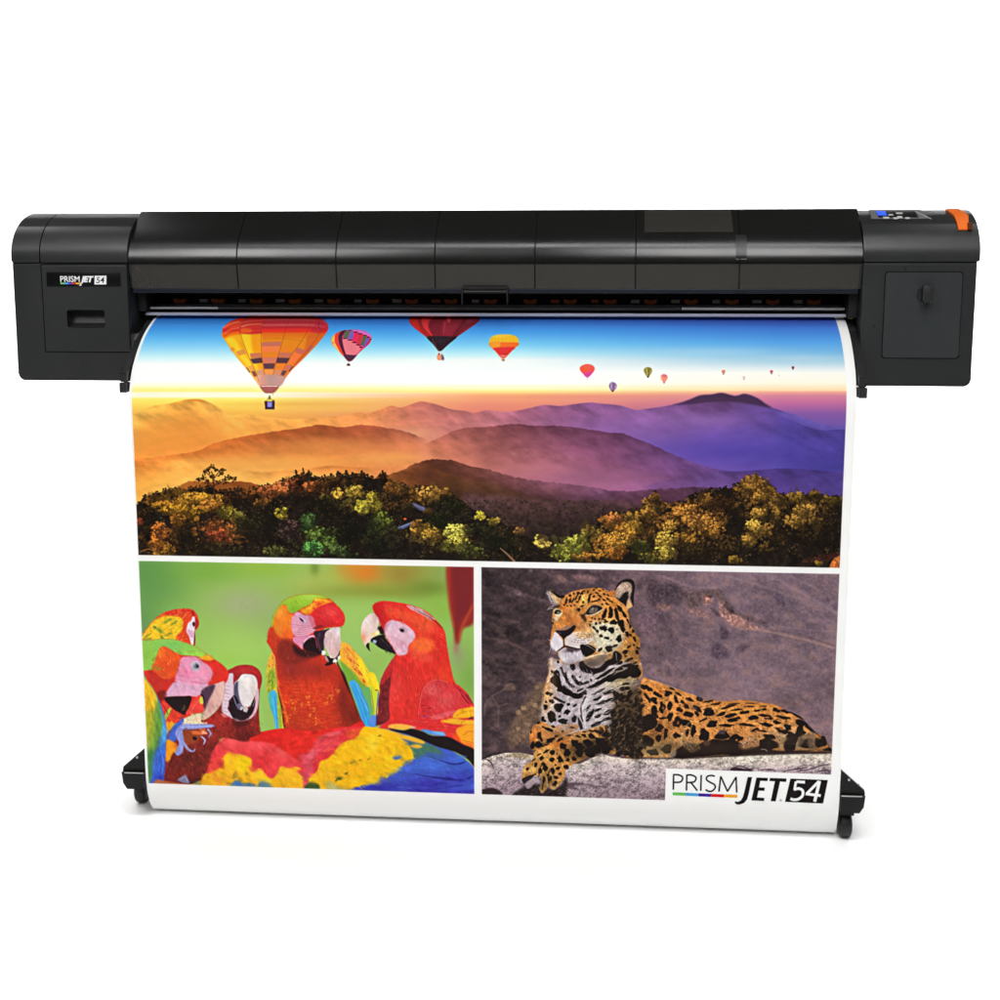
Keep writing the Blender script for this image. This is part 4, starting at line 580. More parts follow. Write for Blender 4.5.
    fill(k([(340, 455), (365, 470), (390, 530), (370, 520)]), (30, 26, 40), True, .3); line(k([(335, 465), (370, 560), (400, 590)]), .9, (140, 150, 190), .8); fill(k([(370, 540), (410, 540), (420, 600), (380, 580)]), (120, 120, 150), True, .4, .8); blobs(k, [(418, 582, 12, 20, 10), (455, 590, 20, 30, 0)], (206, 200, 206), .3, .9)
    fill(k([(555, 430), (580, 380), (592, 450), (580, 560), (550, 640), (480, 700), (400, 712), (300, 660), (290, 610), (340, 690), (420, 715), (500, 670), (550, 570)]), (220, 190, 206), True, .4, .95); line(k([(285, 600), (310, 660), (370, 700), (430, 706), (500, 680)]), .5, (240, 220, 230), .8)
    fill(k([(500, 570), (545, 490), (550, 540), (520, 580)]), (40, 30, 40), True, .4); line(k([(545, 420), (555, 480), (530, 560)]), .5, (250, 244, 244), .7)
    blobs(k, [(230, 645, 26, 14, 20), (250, 660, 30, 10, 10)], (236, 130, 130), .5, .8); fill(k([(340, 700), (420, 712), (500, 690), (480, 740), (400, 770), (330, 740)]), (70, 26, 28), True, 1., .8)

    # -- near left macaw
    k = K(135, 600, 10)
    fill(k([(40, 430), (130, 405), (270, 388), (400, 395), (500, 425), (600, 460), (690, 520), (780, 580), (880, 650), (935, 720), (925, 800), (880, 850), (760, 880), (640, 1000), (560, 1140), (480, 1250), (300, 1150), (40, 900)]), (218, 54, 40), True, .4, sh=[(214, 672, (8, 6), (236, 56, 44), .8), (160, 680, (10, 10), (196, 48, 40), .9), (150, 690, (8, 8), (186, 44, 38), .8)])
    fill(k([(40, 420), (130, 405), (270, 388), (400, 395), (500, 425), (600, 460), (690, 520), (722, 560), (660, 575), (600, 560), (480, 552), (400, 525), (330, 480), (270, 470), (230, 530), (200, 620), (170, 690), (40, 680)]), (150, 204, 84), True, .5, sh=[(172, 646, (14, 5), (124, 196, 100), .8), (145, 655, (10, 8), (140, 196, 70), .7), (198, 655, (8, 3), (170, 220, 80), .8)])
    fill(k([(230, 530), (250, 480), (285, 462), (340, 490), (420, 540), (460, 570), (440, 640), (400, 760), (300, 790), (200, 720), (170, 660), (210, 600)]), (240, 90, 36), True, .7, sh=[(160, 652, (5, 5), (250, 130, 40), .8), (168, 668, (8, 8), (226, 70, 40), .7)])
    strokes(k([(170, 660), (250, 480), (460, 570), (400, 760), (200, 720)]), 160, 2.6, .6, 70, .15, ((250, 170, 60), .15), .6); strokes(k([(60, 440), (400, 410), (690, 540), (480, 545), (270, 470), (180, 660), (60, 660)]), 200, 2.6, .6, 20, .08)
    blobs(k, [(195, 600, 20, 30, 20), (190, 680, 40, 12, -30), (240, 690, 30, 12, -30)], (150, 140, 50), .4, .7)
    fill(k([(640, 580), (720, 550), (790, 590), (740, 610), (700, 600)]), (252, 170, 40), True, .5); fill(k([(700, 610), (780, 620), (880, 680), (930, 730), (900, 810), (830, 800), (780, 700)]), (234, 50, 40), True, .8, .8)
    fill(k([(460, 585), (520, 566), (620, 572), (680, 620), (750, 665), (775, 720), (760, 790), (720, 840), (640, 870), (560, 900), (440, 830), (400, 790), (440, 680)]), (234, 150, 184), True, .5, sh=[(187, 672, (6, 5), (240, 120, 160), .7), (205, 672, (5, 5), (244, 150, 176), .8), (196, 668, (4, 4), (230, 190, 210), .7)])
    fill(k([(380, 830), (450, 815), (560, 850), (730, 835), (700, 900), (640, 970), (560, 960), (300, 965), (330, 900)]), (226, 170, 200), True, .5, tex=(.06, 1.4, 5)); line(k([(440, 750), (520, 790), (640, 830), (730, 830)]), .8, (214, 90, 130), .6, .5); line(k([(400, 800), (500, 830), (600, 845)]), .6, (250, 214, 230), .7); line(k([(470, 770), (560, 800), (720, 780)]), .6, (246, 196, 216), .6)
    blobs(k, [(608, 660, 46, 46, 0)], (190, 180, 200), .06, .95); blobs(k, [(615, 662, 26, 26, 0)], (130, 126, 130), .05); blobs(k, [(619, 662, 14, 13, 0)], (26, 24, 34), .05); line(k([(560, 660), (580, 620), (630, 612), (655, 650)]), .6, (240, 226, 240), .8); dab(*k([(612, 656)])[0], .4, .4, (230, 230, 230))
    # beaks and foot
    j = K(140, 690, 7.692)
    fill(j([(185, 65), (230, 50), (330, 48), (395, 50), (385, 110), (350, 190), (300, 175), (240, 130)]), (38, 24, 26), True, .4); blobs(j, [(340, 140, 20, 14, -40)], (84, 66, 50), .4, .8); fill(j([(150, 100), (185, 70), (205, 40), (190, 0), (130, 20)]), (110, 30, 28), True, .9, .8)
    fill(K(200, 650, 10)([(10, 420), (60, 370), (130, 345), (180, 330), (245, 315), (250, 400), (235, 500), (150, 620), (70, 680), (25, 700), (40, 620), (40, 540)]), (226, 178, 168), True, .4, sh=[(222, 690, (4, 10), (236, 196, 186), .8), (210, 705, (4, 6), (206, 150, 146), .8)])
    fill(K(200, 650, 10)([(10, 420), (60, 370), (150, 345), (130, 420), (90, 500), (45, 610), (40, 540)]), (84, 56, 78), True, .7); fill(K(200, 650, 10)([(5, 440), (40, 470), (45, 570), (20, 560)]), (36, 20, 26), True, .5); line(K(200, 650, 10)([(240, 320), (250, 400), (225, 520)]), .7, (200, 140, 140), .6)
    # fluffed feathers between beaks
    fill(j([(350, 185), (400, 100), (450, 40), (480, 60), (490, 170), (430, 180), (400, 190)]), (236, 70, 60), True, .5); fill(j([(458, 70), (478, 50), (488, 100), (465, 105)]), (206, 206, 70), True, .4); line(j([(380, 180), (420, 120), (460, 70)]), .6, (250, 150, 140), .6)
    fill(j([(150, 90), (190, 90), (250, 150), (340, 200), (330, 240), (250, 260), (190, 280), (180, 230), (170, 150)]), (226, 64, 46), True, .6, tex=(.3, 2, 6)); fill(j([(190, 200), (225, 140), (240, 150), (200, 230)]), (170, 200, 70), True, .5); fill(j([(190, 270), (220, 240), (260, 255), (210, 320)]), (240, 160, 40), True, .6); line(j([(160, 90), (200, 150), (215, 190)]), .9, (80, 30, 24), .6)
    fill(j([(335, 225), (370, 205), (420, 190), (470, 180), (480, 210), (470, 240), (490, 255), (470, 270), (340, 275)]), (232, 214, 180), True, .4, tex=(.14, 1.6, 9)); blobs(j, [(500, 255, 16, 10, 0), (430, 225, 26, 10, -20)], (246, 200, 170), .4)
    fill(j([(340, 310), (440, 300), (520, 320), (480, 350), (430, 400), (370, 420), (330, 380)]), (150, 66, 36), True, .8); blobs(j, [(430, 330, 40, 16, 10), (480, 300, 26, 12, 0)], (226, 110, 56), .4, .9); blobs(j, [(420, 375, 16, 14, 0)], (34, 22, 24), .3)
    fill(j([(215, 370), (250, 290), (330, 215), (330, 260), (300, 330), (265, 395)]), (74, 100, 200), True, .5); fill(j([(270, 330), (320, 265), (420, 262), (560, 265), (560, 285), (470, 295), (390, 302), (330, 310), (340, 400), (320, 490), (280, 500), (270, 460), (300, 410)]), (146, 152, 216), True, .4, tex=(.14, 1.4, 4))
    line(j([(310, 285), (420, 282), (560, 275)]), .8, (190, 196, 236), .8); line(j([(300, 310), (420, 310), (500, 300)]), .5, (80, 76, 140), .6)
    line(j([(330, 400), (370, 455), (410, 472), (425, 450)]), [3, 2.4, 1.6, .8], (150, 154, 214)); line(j([(345, 420), (380, 462)]), .6, (206, 210, 240), .7)
    line(j([(520, 300), (545, 330), (530, 360)]), [1.6, 1.8, .6], (176, 180, 230)); line(j([(470, 355), (500, 385), (488, 420)]), [1., 1.8, .6], (170, 176, 226)); blobs(j, [(495, 328, 22, 14, 10)], (246, 150, 120), .3)
    # left wing: yellow, green, blue
    fill(j([(-10, -100), (60, -60), (110, 10), (160, 110), (190, 220), (208, 340), (205, 460), (195, 560), (185, 690), (180, 800), (80, 830), (-40, 800)]), (60, 110, 210), True, .5, sh=[(163, 765, (5, 12), (80, 130, 226), .8), (160, 778, (5, 5), (50, 50, 170), .9), (152, 778, (3, 6), (60, 90, 200), .8)])
    fill(j([(-10, -100), (60, -60), (110, 10), (150, 110), (180, 230), (170, 340), (140, 430), (110, 470), (90, 560), (80, 700), (-20, 720)]), (110, 164, 70), True, .8); fill(j([(150, 130), (185, 230), (205, 340), (190, 420), (170, 380), (168, 240)]), (80, 170, 226), True, .9, .8)
    fill(j([(-10, -100), (60, -60), (100, 0), (130, 70), (110, 160), (100, 260), (70, 330), (60, 430), (50, 480), (20, 430), (-10, 400)]), (250, 190, 40), True, .8); fill(j([(40, 180), (100, 170), (110, 330), (70, 460), (45, 420)]), (170, 180, 50), True, 1.2, .8); fill(j([(50, 480), (110, 480), (90, 560), (80, 690), (40, 700)]), (60, 120, 70), True, 1., .8)
    for p in [[(60, 60), (100, 200), (80, 400)], [(100, 40), (140, 200), (110, 420)], [(130, 100), (165, 280), (120, 460), (100, 650)], [(70, 320), (60, 460)], [(110, 480), (130, 560), (105, 700)], [(150, 440), (150, 560), (125, 690)]]: line(j(p), [.6, 1.6, .6], (90, 120, 50) if p[0][1] < 300 else (50, 60, 170), .5, .6)
    strokes(j([(0, -60), (100, 0), (190, 240), (200, 460), (180, 680), (40, 700)]), 320, 4, .7, 78, .15, None, .6)
    for p in [[(180, 480), (195, 560), (185, 640)], [(160, 500), (165, 580), (150, 660)]]: line(j(p), 1.4, (50, 50, 170), .7, .5)
    fill(j([(205, 390), (240, 388), (285, 420), (280, 460), (250, 490), (230, 540), (200, 540)]), (246, 156, 34), True, .6, sh=[(176, 745, (3, 3), (230, 90, 50), .7)])
    fill(j([(120, 690), (200, 702), (330, 720), (460, 732), (470, 800), (110, 800)]), (190, 100, 50), True, .6, .9); line(j([(330, 708), (400, 706), (455, 702)]), 1, (50, 40, 60), .8); fill(j([(290, 690), (330, 660), (350, 650), (372, 690), (380, 716), (330, 712)]), (130, 120, 150), True, .4); line(j([(310, 690), (345, 670), (365, 700)]), .6, (200, 190, 214), .7); line(j([(255, 510), (220, 600), (195, 680)]), .8, (60, 24, 24), .6)

    # soft overlapping contour feathers
    F1 = lambda pts, n, ang, ln=5., wd=2.6, jt=.11, a=.4: strokes(pts, n, ln, wd, ang, jt, None, a, True, 0, 14, 3.)
    F1([(376, 616), (400, 606), (436, 622), (446, 650), (456, 684), (470, 700), (472, 720), (420, 722), (392, 720), (392, 680)], 420, 80, 4.4, 2.2)
    F1([(272, 640), (280, 612), (300, 600), (330, 605), (344, 620), (335, 640), (300, 650)], 140, 50, 3., 1.6)
    F1([(280, 672), (330, 672), (345, 700), (358, 724), (290, 726), (280, 700)], 260, 85, 4., 2.2, .13)
    F1([(212, 745), (232, 738), (262, 744), (300, 752), (312, 770), (308, 794), (204, 794), (200, 770)], 330, 30, 7., 3.4, .1)
    F1([(262, 735), (300, 728), (350, 730), (360, 740), (330, 756), (312, 766), (280, 750)], 220, -10, 6., 3., .1)
    F1([(330, 770), (366, 740), (400, 738), (412, 752), (400, 770), (370, 784), (330, 790)], 300, 22, 8., 3.2, .07)
    F1([(366, 786), (410, 762), (450, 752), (474, 770), (474, 792), (380, 796)], 220, 14, 9., 3., .1)
    F1([(150, 660), (200, 650), (226, 672), (214, 684), (190, 690), (150, 680)], 200, 40, 4., 2.2, .1)
    F1([(160, 720), (240, 700), (256, 720), (250, 736), (205, 745), (165, 780)], 260, 70, 4., 2.2, .16)
    F1([(150, 690), (163, 720), (164, 760), (152, 782), (146, 740)], 120, 80, 7., 2., .12)

    # down and barbs: fine break-up of every plumage patch
    bx = (int((556 - Y0) * SC), int((800 - Y0) * SC), int((130 - X0) * SC), int((478 - X0) * SC))
    x, y = xy(bx); D = INK[bx[0]:bx[1], bx[2]:bx[3]]
    g = np.clip((D[..., 1] - np.maximum(D[..., 0] * .97, D[..., 2] * 1.2)) / 25, 0, 1) * (D[..., 1] > 120)
    g = np.maximum(g, np.clip((598 - y) / 4, 0, 1)); g = np.maximum(g, np.clip((x - 444) / 3, 0, 1) * np.clip((660 - y) / 4, 0, 1))
    n = .16 * fbm(x, y, 5, 91, 4, 60, 1.8) + .2 * fbm(x, y, 1.5, 92, 3, 70, 2.2) + .12 * fbm(x, y, 12, 93, 2)
    D *= (1 + .3 * n * (1 - .93 * g))[..., None].astype(np.float32)
# ---- lower right picture: jaguar resting on a rock ledge, and the printed logo
def paint_jaguar():
    R4 = [(478, 556), (850, 556), (850, 820), (478, 820)]
    fill(R4, (112, 90, 104), False, 0)
    r = mask(R4, False, 0); x, y = xy(r[0])
    n1 = fbm(x, y, 26, 31, 5, 14, 1.8); n2 = fbm(x, y, 7, 32, 4, 10, 1.6); n3 = fbm(x, y, 2.2, 33, 3)
    t = np.clip((x - 470 + (y - 565) * .15) / 260, 0, 1)
    base = stops(t, [(0, (58, 46, 50)), (.25, (68, 54, 58)), (.42, (84, 66, 74)), (.62, (114, 91, 100)), (1, (124, 102, 114))])
    low = np.clip((y - 650) / 90, 0, 1) * np.clip((x - 600) / 60, 0, 1)
    base = base + (np.array([126, 100, 106.]) - base) * (low * .6)[..., None]
    warm = np.clip(n2 * 2.2, 0, 1) * .35
    c = base * (1 + (.46 - .26 * t) * n1 + (.36 - .2 * t) * n2 + (.26 - .12 * t) * n3)[..., None]
    c = c + (np.array([150, 112, 98.]) - c) * (warm * (.4 + .5 * t))[..., None]
    comp(r[0], r[1], np.clip(c, 0, 255).astype(np.float32))
    # cracks, pits and warm scars in the cliff
    k = K(650, 560, 5)
    for q, cc, al, b in [([(60, 150), (100, 110), (150, 130), (175, 190), (140, 225), (80, 225)], (62, 50, 60), .85, 1.2), ([(-10, 110), (40, 100), (70, 180), (40, 230), (-10, 220)], (70, 54, 64), .8, 1.2), ([(0, 240), (60, 240), (110, 300), (40, 310)], (84, 66, 78), .7, 1.5), ([(170, 160), (260, 150), (350, 150), (390, 200), (440, 260), (520, 290), (560, 320), (480, 300), (400, 270), (350, 200), (270, 180), (240, 240), (190, 230)], (84, 66, 62), .75, .8),
                         ([(262, 185), (290, 172), (310, 200), (290, 225), (268, 220)], (196, 132, 112), .9, .6), ([(345, 210), (370, 205), (380, 245), (440, 280), (510, 320), (560, 345), (480, 350), (400, 320), (355, 280)], (192, 134, 116), .85, .8), ([(180, 250), (250, 240), (330, 290), (260, 290)], (170, 120, 108), .6, 1.2), ([(30, 230), (90, 225), (110, 245), (60, 250)], (176, 124, 110), .7, .8),
                         ([(355, 330), (385, 345), (392, 390), (360, 395), (350, 360)], (58, 46, 58), .85, .7), ([(305, 450), (335, 420), (385, 445), (390, 490), (340, 495), (310, 475)], (72, 58, 72), .85, .9), ([(430, 440), (490, 420), (495, 435), (440, 470)], (70, 56, 68), .8, .7), ([(300, 240), (320, 240), (350, 275), (330, 275)], (70, 54, 58), .8, .5), ([(370, 225), (390, 235), (430, 265), (400, 262)], (44, 34, 38), .9, .5),
                         ([(270, 180), (310, 175), (305, 190)], (50, 36, 40), .9, .5), ([(615, 165), (650, 170), (680, 220), (660, 235), (630, 200)], (84, 70, 88), .8, .8), ([(550, 300), (580, 310), (590, 335), (560, 325)], (74, 60, 68), .8, .6), ([(780, 480), (830, 485), (820, 500), (780, 495)], (130, 100, 76), .6, .8), ([(75, 530), (100, 540), (100, 580), (80, 575)], (84, 66, 78), .7, .8), ([(40, 545), (70, 550), (60, 575), (38, 570)], (84, 66, 76), .6, .8), ([(910, 220), (940, 225), (940, 250), (915, 245)], (80, 66, 82), .7, .7), ([(865, 190), (890, 190), (900, 210), (870, 215)], (84, 68, 86), .7, .7)]:
        fill(k(q), cc, True, b * 1.6, al * .72, tex=(.7, 2.2, 6))
    line(k([(480, 340), (600, 360), (760, 395), (925, 440)]), 1.6, (176, 140, 126), .6, .6); line(k([(600, 350), (720, 365), (930, 430)]), 1, (96, 76, 80), .6, .5); line(k([(640, 330), (800, 350), (930, 355)]), 1, (160, 134, 146), .4, .5); line(k([(145, 420), (220, 460), (260, 465)]), 1, (170, 130, 126), .5, .5)
    for p in [[(60, 80), (200, 130), (330, 140)], [(380, 80), (560, 130), (760, 200)], [(560, 60), (700, 130), (940, 270)], [(700, 80), (830, 140)]]: line(k(p), 1.6, (170, 142, 152), .3, .7)
    k = K(475, 560, 5.556)
    for p, cc, al in [([(40, 430), (150, 450), (260, 490), (330, 530)], (120, 90, 88), .5), ([(170, 160), (260, 190), (420, 240)], (110, 86, 94), .5), ([(60, 560), (160, 590), (260, 600)], (110, 84, 86), .4), ([(380, 60), (450, 100), (560, 130)], (120, 92, 96), .6), ([(150, 140), (240, 170)], (124, 98, 104), .5), ([(40, 300), (120, 330)], (96, 76, 84), .5), ([(90, 520), (240, 545)], (96, 74, 78), .5)]: line(k(p), 1.8, cc, al, .9)
    for q, cc in [([(450, 90), (480, 85), (510, 115), (480, 125)], (156, 116, 108)), ([(540, 90), (600, 80), (680, 100), (600, 125)], (142, 106, 108)), ([(215, 170), (260, 175), (255, 200), (225, 195)], (126, 100, 106)), ([(610, 30), (720, 40), (700, 70), (640, 60)], (130, 100, 108)), ([(300, 50), (315, 55), (310, 70)], (190, 160, 160)), ([(170, 690), (210, 690), (220, 722), (160, 722)], (120, 92, 84)), ([(335, 690), (380, 680), (400, 722), (340, 722)], (128, 98, 72)), ([(900, 310), (1000, 300), (1000, 420), (920, 400)], (118, 92, 104))]: fill(k(q), cc, True, 1., .7, tex=(.4, 2.5, 7))
    k = K(475, 680, 5.556)
    for p in [[(95, 90), (150, 60), (200, 20), (225, 60)], [(95, 90), (130, 160), (125, 260)], [(95, 90), (60, 130), (50, 200)], [(130, 150), (180, 130)]]: line(k(p), 1.3, (126, 100, 92), .55, .6)
    fill(k([(330, 40), (390, 20), (390, 200), (350, 250), (310, 330), (200, 380), (180, 300), (230, 200), (280, 120)]), (122, 96, 74), True, 2.5, .75, tex=(.5, 4, 8)); blobs(k, [(335, 142, 12, 12, 0), (270, 155, 14, 12, 0), (240, 270, 12, 10, 0), (240, 180, 10, 14, 20)], (156, 124, 96), .3, .8, .5)
    # rock ledge
    ledge = [(478.5, 760), (482, 760), (492, 756), (505, 753), (520, 753), (536, 756), (560, 764), (580, 764), (592, 758), (602, 754), (612, 757), (625, 758), (640, 759), (660, 757), (675, 758), (690, 757), (705, 755), (725, 755), (745, 754), (765, 752), (785, 751), (800, 751), (815, 752), (850, 751), (850, 830), (478.5, 830)]
    r = mask(ledge, False, .3); x, y = xy(r[0])
    n1 = fbm(x, y, 9, 41, 4, 20, 1.6); n2 = fbm(x, y, 2.4, 42, 4, -15, 1.5); n3 = fbm(x, y, 1., 43, 2)
    top_ = np.interp(x, [p[0] for p in ledge[:-2]], [p[1] for p in ledge[:-2]])
    d = np.clip((y - top_) / 40, 0, 1)
    c = stops(d, [(0, (214, 200, 186)), (.2, (196, 180, 180)), (.6, (170, 150, 158)), (1, (146, 124, 134))]) * np.clip(1 + .3 * n1 + .4 * n2 + .34 * n3, .45, 1.15)[..., None]
    yl = np.clip((x - 640) / 100, 0, 1) * np.clip(1 - (y - top_) / 20, 0, 1)
    c = c + (np.array([232, 220, 196.]) * (1 + .4 * n2 + .15 * n3)[..., None] - c) * (yl * .8)[..., None]
    comp(r[0], r[1], np.clip(c, 0, 250).astype(np.float32))
    strokes(ledge, 2600, 1.9, .5, -15, .28, ((84, 62, 78), .25), .55, False, 0, 50); strokes(ledge, 900, 1.4, .5, -15, .1, ((236, 226, 220), .6), .5, False, 0, 50)
    k = K(510, 720, 10)
    fill(k([(20, 750), (90, 700), (150, 660), (250, 640), (330, 660), (420, 690), (520, 640), (560, 560), (580, 640), (560, 770), (540, 900), (0, 880)]), (34, 24, 24), True, 1.2, .92, tex=(.6, 2, 5)); strokes(k([(20, 750), (250, 640), (520, 640), (580, 640), (560, 770), (60, 780)]), 160, 1.6, .5, -20, .3, ((120, 96, 104), .4), .6); fill(k([(570, 630), (740, 640), (640, 660), (700, 700), (600, 690)]), (84, 62, 76), True, .6, .7); fill(k([(-30, 420), (60, 390), (110, 470), (90, 500), (20, 430)]), (60, 46, 54), True, .6, .8) if False else None
    fill(k([(-40, 360), (40, 330), (120, 330), (200, 350), (200, 390), (100, 380), (0, 370)]), (150, 128, 92), True, 1., .7, tex=(.5, 1.5, 4))
    kk = K(475, 680, 5.556); line(kk([(38, 435), (80, 450), (105, 490)]), [.5, 1.4, .8], (60, 48, 56), .85); fill(kk([(40, 610), (100, 600), (150, 625), (140, 640), (40, 640)]), (40, 28, 32), True, .7, .9); line(kk([(520, 575), (640, 585), (740, 600)]), 1., (96, 72, 88), .6, .4)
    k = K(740, 760, 10)
    for p in [[(-100, 95), (0, 60), (90, 90), (140, 80)], [(180, 100), (300, 95), (360, 110)], [(560, 120), (700, 90), (800, 60), (900, 40)], [(440, 110), (560, 90), (680, 70)], [(760, 120), (860, 100), (910, 110)], [(600, 60), (720, 50)]]: line(k(p), [.6, 1.8, .8], (74, 50, 70), .75, .4)
    fill(K(660, 760, 11.11)([(790, 100), (850, 80), (940, 100), (1010, 105), (1010, 130), (800, 125)]), (52, 34, 44), True, .5, .9)

    OR, OR2, DK = (206, 136, 72), (206, 112, 44), (26, 20, 18)
    # ---------- hind body on the ledge
    k = K(620, 660, 8.333)
    body = [(638, 690), (643, 678), (652, 680), (660, 683), (670, 687), (682, 691), (695, 696), (704, 700), (712, 700), (725, 701), (745, 700), (758, 702), (776, 705), (785, 710), (797, 717), (808, 725), (817, 735), (826, 742), (831, 752), (800, 753), (765, 753), (735, 755), (700, 757), (670, 757.5), (640, 757.5), (625, 756), (618, 720)]
    fill(body, OR, True, .3, tex=(.22, 4, 15), sh=[(655, 690, (14, 6), (232, 140, 60), .7), (675, 712, (20, 12), (226, 140, 68), .7), (745, 710, (30, 7), (236, 156, 70), .8), (655, 750, (22, 8), (196, 166, 110), .9), (640, 735, (10, 14), (150, 100, 44), .8), (690, 745, (12, 8), (176, 150, 110), .7), (785, 735, (16, 8), (214, 176, 130), .85), (800, 742, (16, 8), (140, 120, 90), .9), (720, 690, (30, 5), (190, 116, 56), .6), (815, 745, (10, 6), (90, 66, 46), .8), (755, 738, (10, 6), (200, 150, 96), .7), (720, 740, (18, 6), (220, 140, 70), .7)])
    strokes(body, 1600, 2.2, .4, lambda x, y: 30 if x < 700 else 10, .2, ((244, 182, 104), .1), .5)
    # rosettes, traced
    blobs(k, [(235, 235, 16, 40, -55), (190, 225, 14, 30, -50), (300, 280, 14, 30, -60), (330, 300, 22, 12, 20), (405, 270, 36, 12, 20), (390, 290, 22, 16, 10), (285, 335, 22, 30, -30), (240, 330, 12, 40, -20), (215, 300, 10, 30, -30), (285, 430, 26, 44, -15), (300, 470, 18, 20, 0), (352, 395, 24, 40, 5), (415, 385, 22, 34, -10), (468, 330, 14, 32, -10), (520, 350, 16, 14, 40), (550, 385, 26, 14, 40), (495, 415, 26, 18, 25), (580, 330, 30, 16, 20), (490, 285, 26, 10, 30), (435, 240, 22, 8, 25), (575, 455, 44, 24, 15), (640, 400, 42, 18, 35), (640, 445, 16, 22, -20), (665, 330, 34, 16, 30), (480, 520, 34, 40, 10), (545, 525, 50, 24, 25), (330, 570, 30, 30, 20), (380, 610, 18, 44, 5), (320, 650, 22, 36, 10), (415, 480, 18, 36, 20), (360, 485, 28, 10, 0), (235, 530, 60, 60, 20), (190, 560, 40, 50, 0), (225, 680, 44, 44, 20), (180, 710, 50, 34, 20), (270, 770, 46, 28, 10), (390, 740, 40, 46, 10), (470, 630, 30, 20, 0), (115, 780, 40, 24, 0), (610, 590, 26, 44, 20), (560, 600, 12, 30, 10), (700, 630, 42, 46, 5), (765, 540, 46, 26, -10), (730, 410, 30, 10, -10), (740, 440, 40, 26, -10), (850, 450, 40, 12, -20), (910, 465, 40, 16, -10), (880, 400, 44, 10, -15), (890, 545, 56, 12, 0), (850, 620, 56, 36, -10), (940, 500, 40, 12, -5), (930, 380, 44, 10, -10), (800, 365, 40, 10, -10), (740, 345, 40, 8, -10), (690, 500, 40, 8, -25), (960, 655, 50, 30, -10), (860, 700, 120, 40, 5), (740, 740, 60, 40, 0), (540, 780, 70, 26, 0)], DK, .3)
    # warm centres of the larger rosettes
    blobs(k, [(360, 400, 9, 12, 0), (345, 265, 30, 10, 15), (375, 435, 16, 18, 0), (485, 525, 10, 12, 0), (355, 600, 12, 24, 0), (530, 372, 10, 8, 30), (560, 330, 8, 5, 0)], (176, 98, 50), .3, .85)
    blobs(k, [(625, 400, 20, 10, 35), (850, 600, 34, 18, 0), (665, 322, 18, 8, 30)], (96, 74, 80), .3, .7, .5)
    # haunch edge, hind paw, belly shadow
    line(k([(610, 500), (560, 540), (520, 610), (505, 690)]), [.9, 1.1, .8], (200, 178, 130), .6, .4); line(k([(530, 600), (510, 650), (512, 700)]), 1., (226, 212, 180), .7, .4); line(k([(600, 540), (585, 600), (580, 660)]), 1.1, (190, 158, 104), .6, .4)
    fill(k([(425, 790), (480, 740), (560, 700), (650, 705), (700, 680), (800, 670), (940, 690), (1010, 700), (1010, 790), (860, 790), (640, 810), (520, 822), (440, 812)]), (30, 22, 20), True, .4); fill(k([(520, 715), (580, 695), (650, 700), (668, 740), (600, 770), (560, 750)]), (120, 96, 64), True, .8, .8); strokes(k([(520, 715), (650, 700), (668, 740), (600, 770)]), 60, 1.5, .45, 60, .3, ((236, 214, 170), .3), .8)
    fill(k([(410, 790), (440, 760), (470, 750), (460, 800), (425, 810)]), (170, 150, 136), True, .6, .8); fill(k([(690, 690), (740, 670), (750, 700), (720, 720)]), (140, 96, 76), True, .7, .6)
    fill(k([(100, 640), (180, 700), (330, 700), (420, 620), (460, 660), (400, 780), (100, 800), (60, 760)]), (196, 172, 120), True, 1.5, .25)
    line(k([(200, 165), (320, 185), (430, 225), (560, 275), (640, 300)]), .6, (250, 190, 120), .6)
    k = K(730, 680, 9.09)
    blobs(k, [(125, 295, 40, 16, -10), (245, 278, 30, 10, 0), (310, 268, 24, 10, 0), (200, 345, 44, 20, -5), (330, 330, 60, 14, 15), (350, 350, 40, 10, 0), (325, 405, 54, 16, 10), (425, 388, 40, 16, 10), (235, 455, 36, 18, -15), (300, 465, 34, 8, 5), (480, 465, 60, 22, 15), (525, 430, 30, 30, 0), (485, 340, 56, 14, 10), (420, 272, 36, 20, 15), (500, 285, 44, 12, 15), (640, 390, 60, 22, 20), (640, 475, 40, 48, 0), (545, 570, 60, 80, 10), (340, 580, 90, 60, 15), (350, 510, 60, 20, 10), (600, 320, 60, 10, 30), (130, 405, 50, 14, 5), (180, 412, 44, 10, 10), (30, 315, 34, 12, -10), (60, 350, 40, 12, -10), (20, 370, 40, 10, 0), (60, 540, 40, 30, -20), (60, 270, 50, 8, -10), (180, 240, 50, 6, 0), (300, 238, 30, 5, 0), (830, 570, 56, 50, 30), (880, 630, 50, 16, 10), (690, 580, 60, 44, 0), (720, 440, 50, 12, 40), (40, 215, 50, 7, -5), (200, 212, 50, 5, 0)], DK, .3)
    blobs(k, [(470, 440, 24, 14, 20), (450, 262, 30, 8, 10), (340, 340, 20, 6, 0), (240, 465, 14, 8, 0), (60, 545, 10, 10, 0), (400, 400, 10, 8, 0)], (196, 112, 52), .3, .9)
    fill(k([(-10, 590), (100, 620), (250, 600), (420, 640), (600, 640), (760, 640), (600, 660), (300, 668), (100, 680), (-10, 680)]), (28, 20, 20), True, .5, .95); fill(k([(80, 600), (170, 530), (240, 540), (260, 590), (200, 620), (120, 630)]), (176, 124, 80), True, 1., .8); strokes(k([(80, 600), (170, 530), (260, 560), (200, 620)]), 60, 1.6, .5, -30, .25, ((236, 214, 206), .4), .8)
    fill(k([(410, 545), (520, 520), (500, 560), (470, 620), (440, 630), (440, 580)]), (180, 146, 104), True, 1., .8); fill(k([(600, 600), (650, 500), (700, 510), (640, 600), (610, 630)]), (130, 112, 84), True, 1., .7); fill(k([(710, 480), (760, 470), (780, 510), (760, 610), (720, 620), (700, 540)]), (128, 104, 82), True, 1., .75)
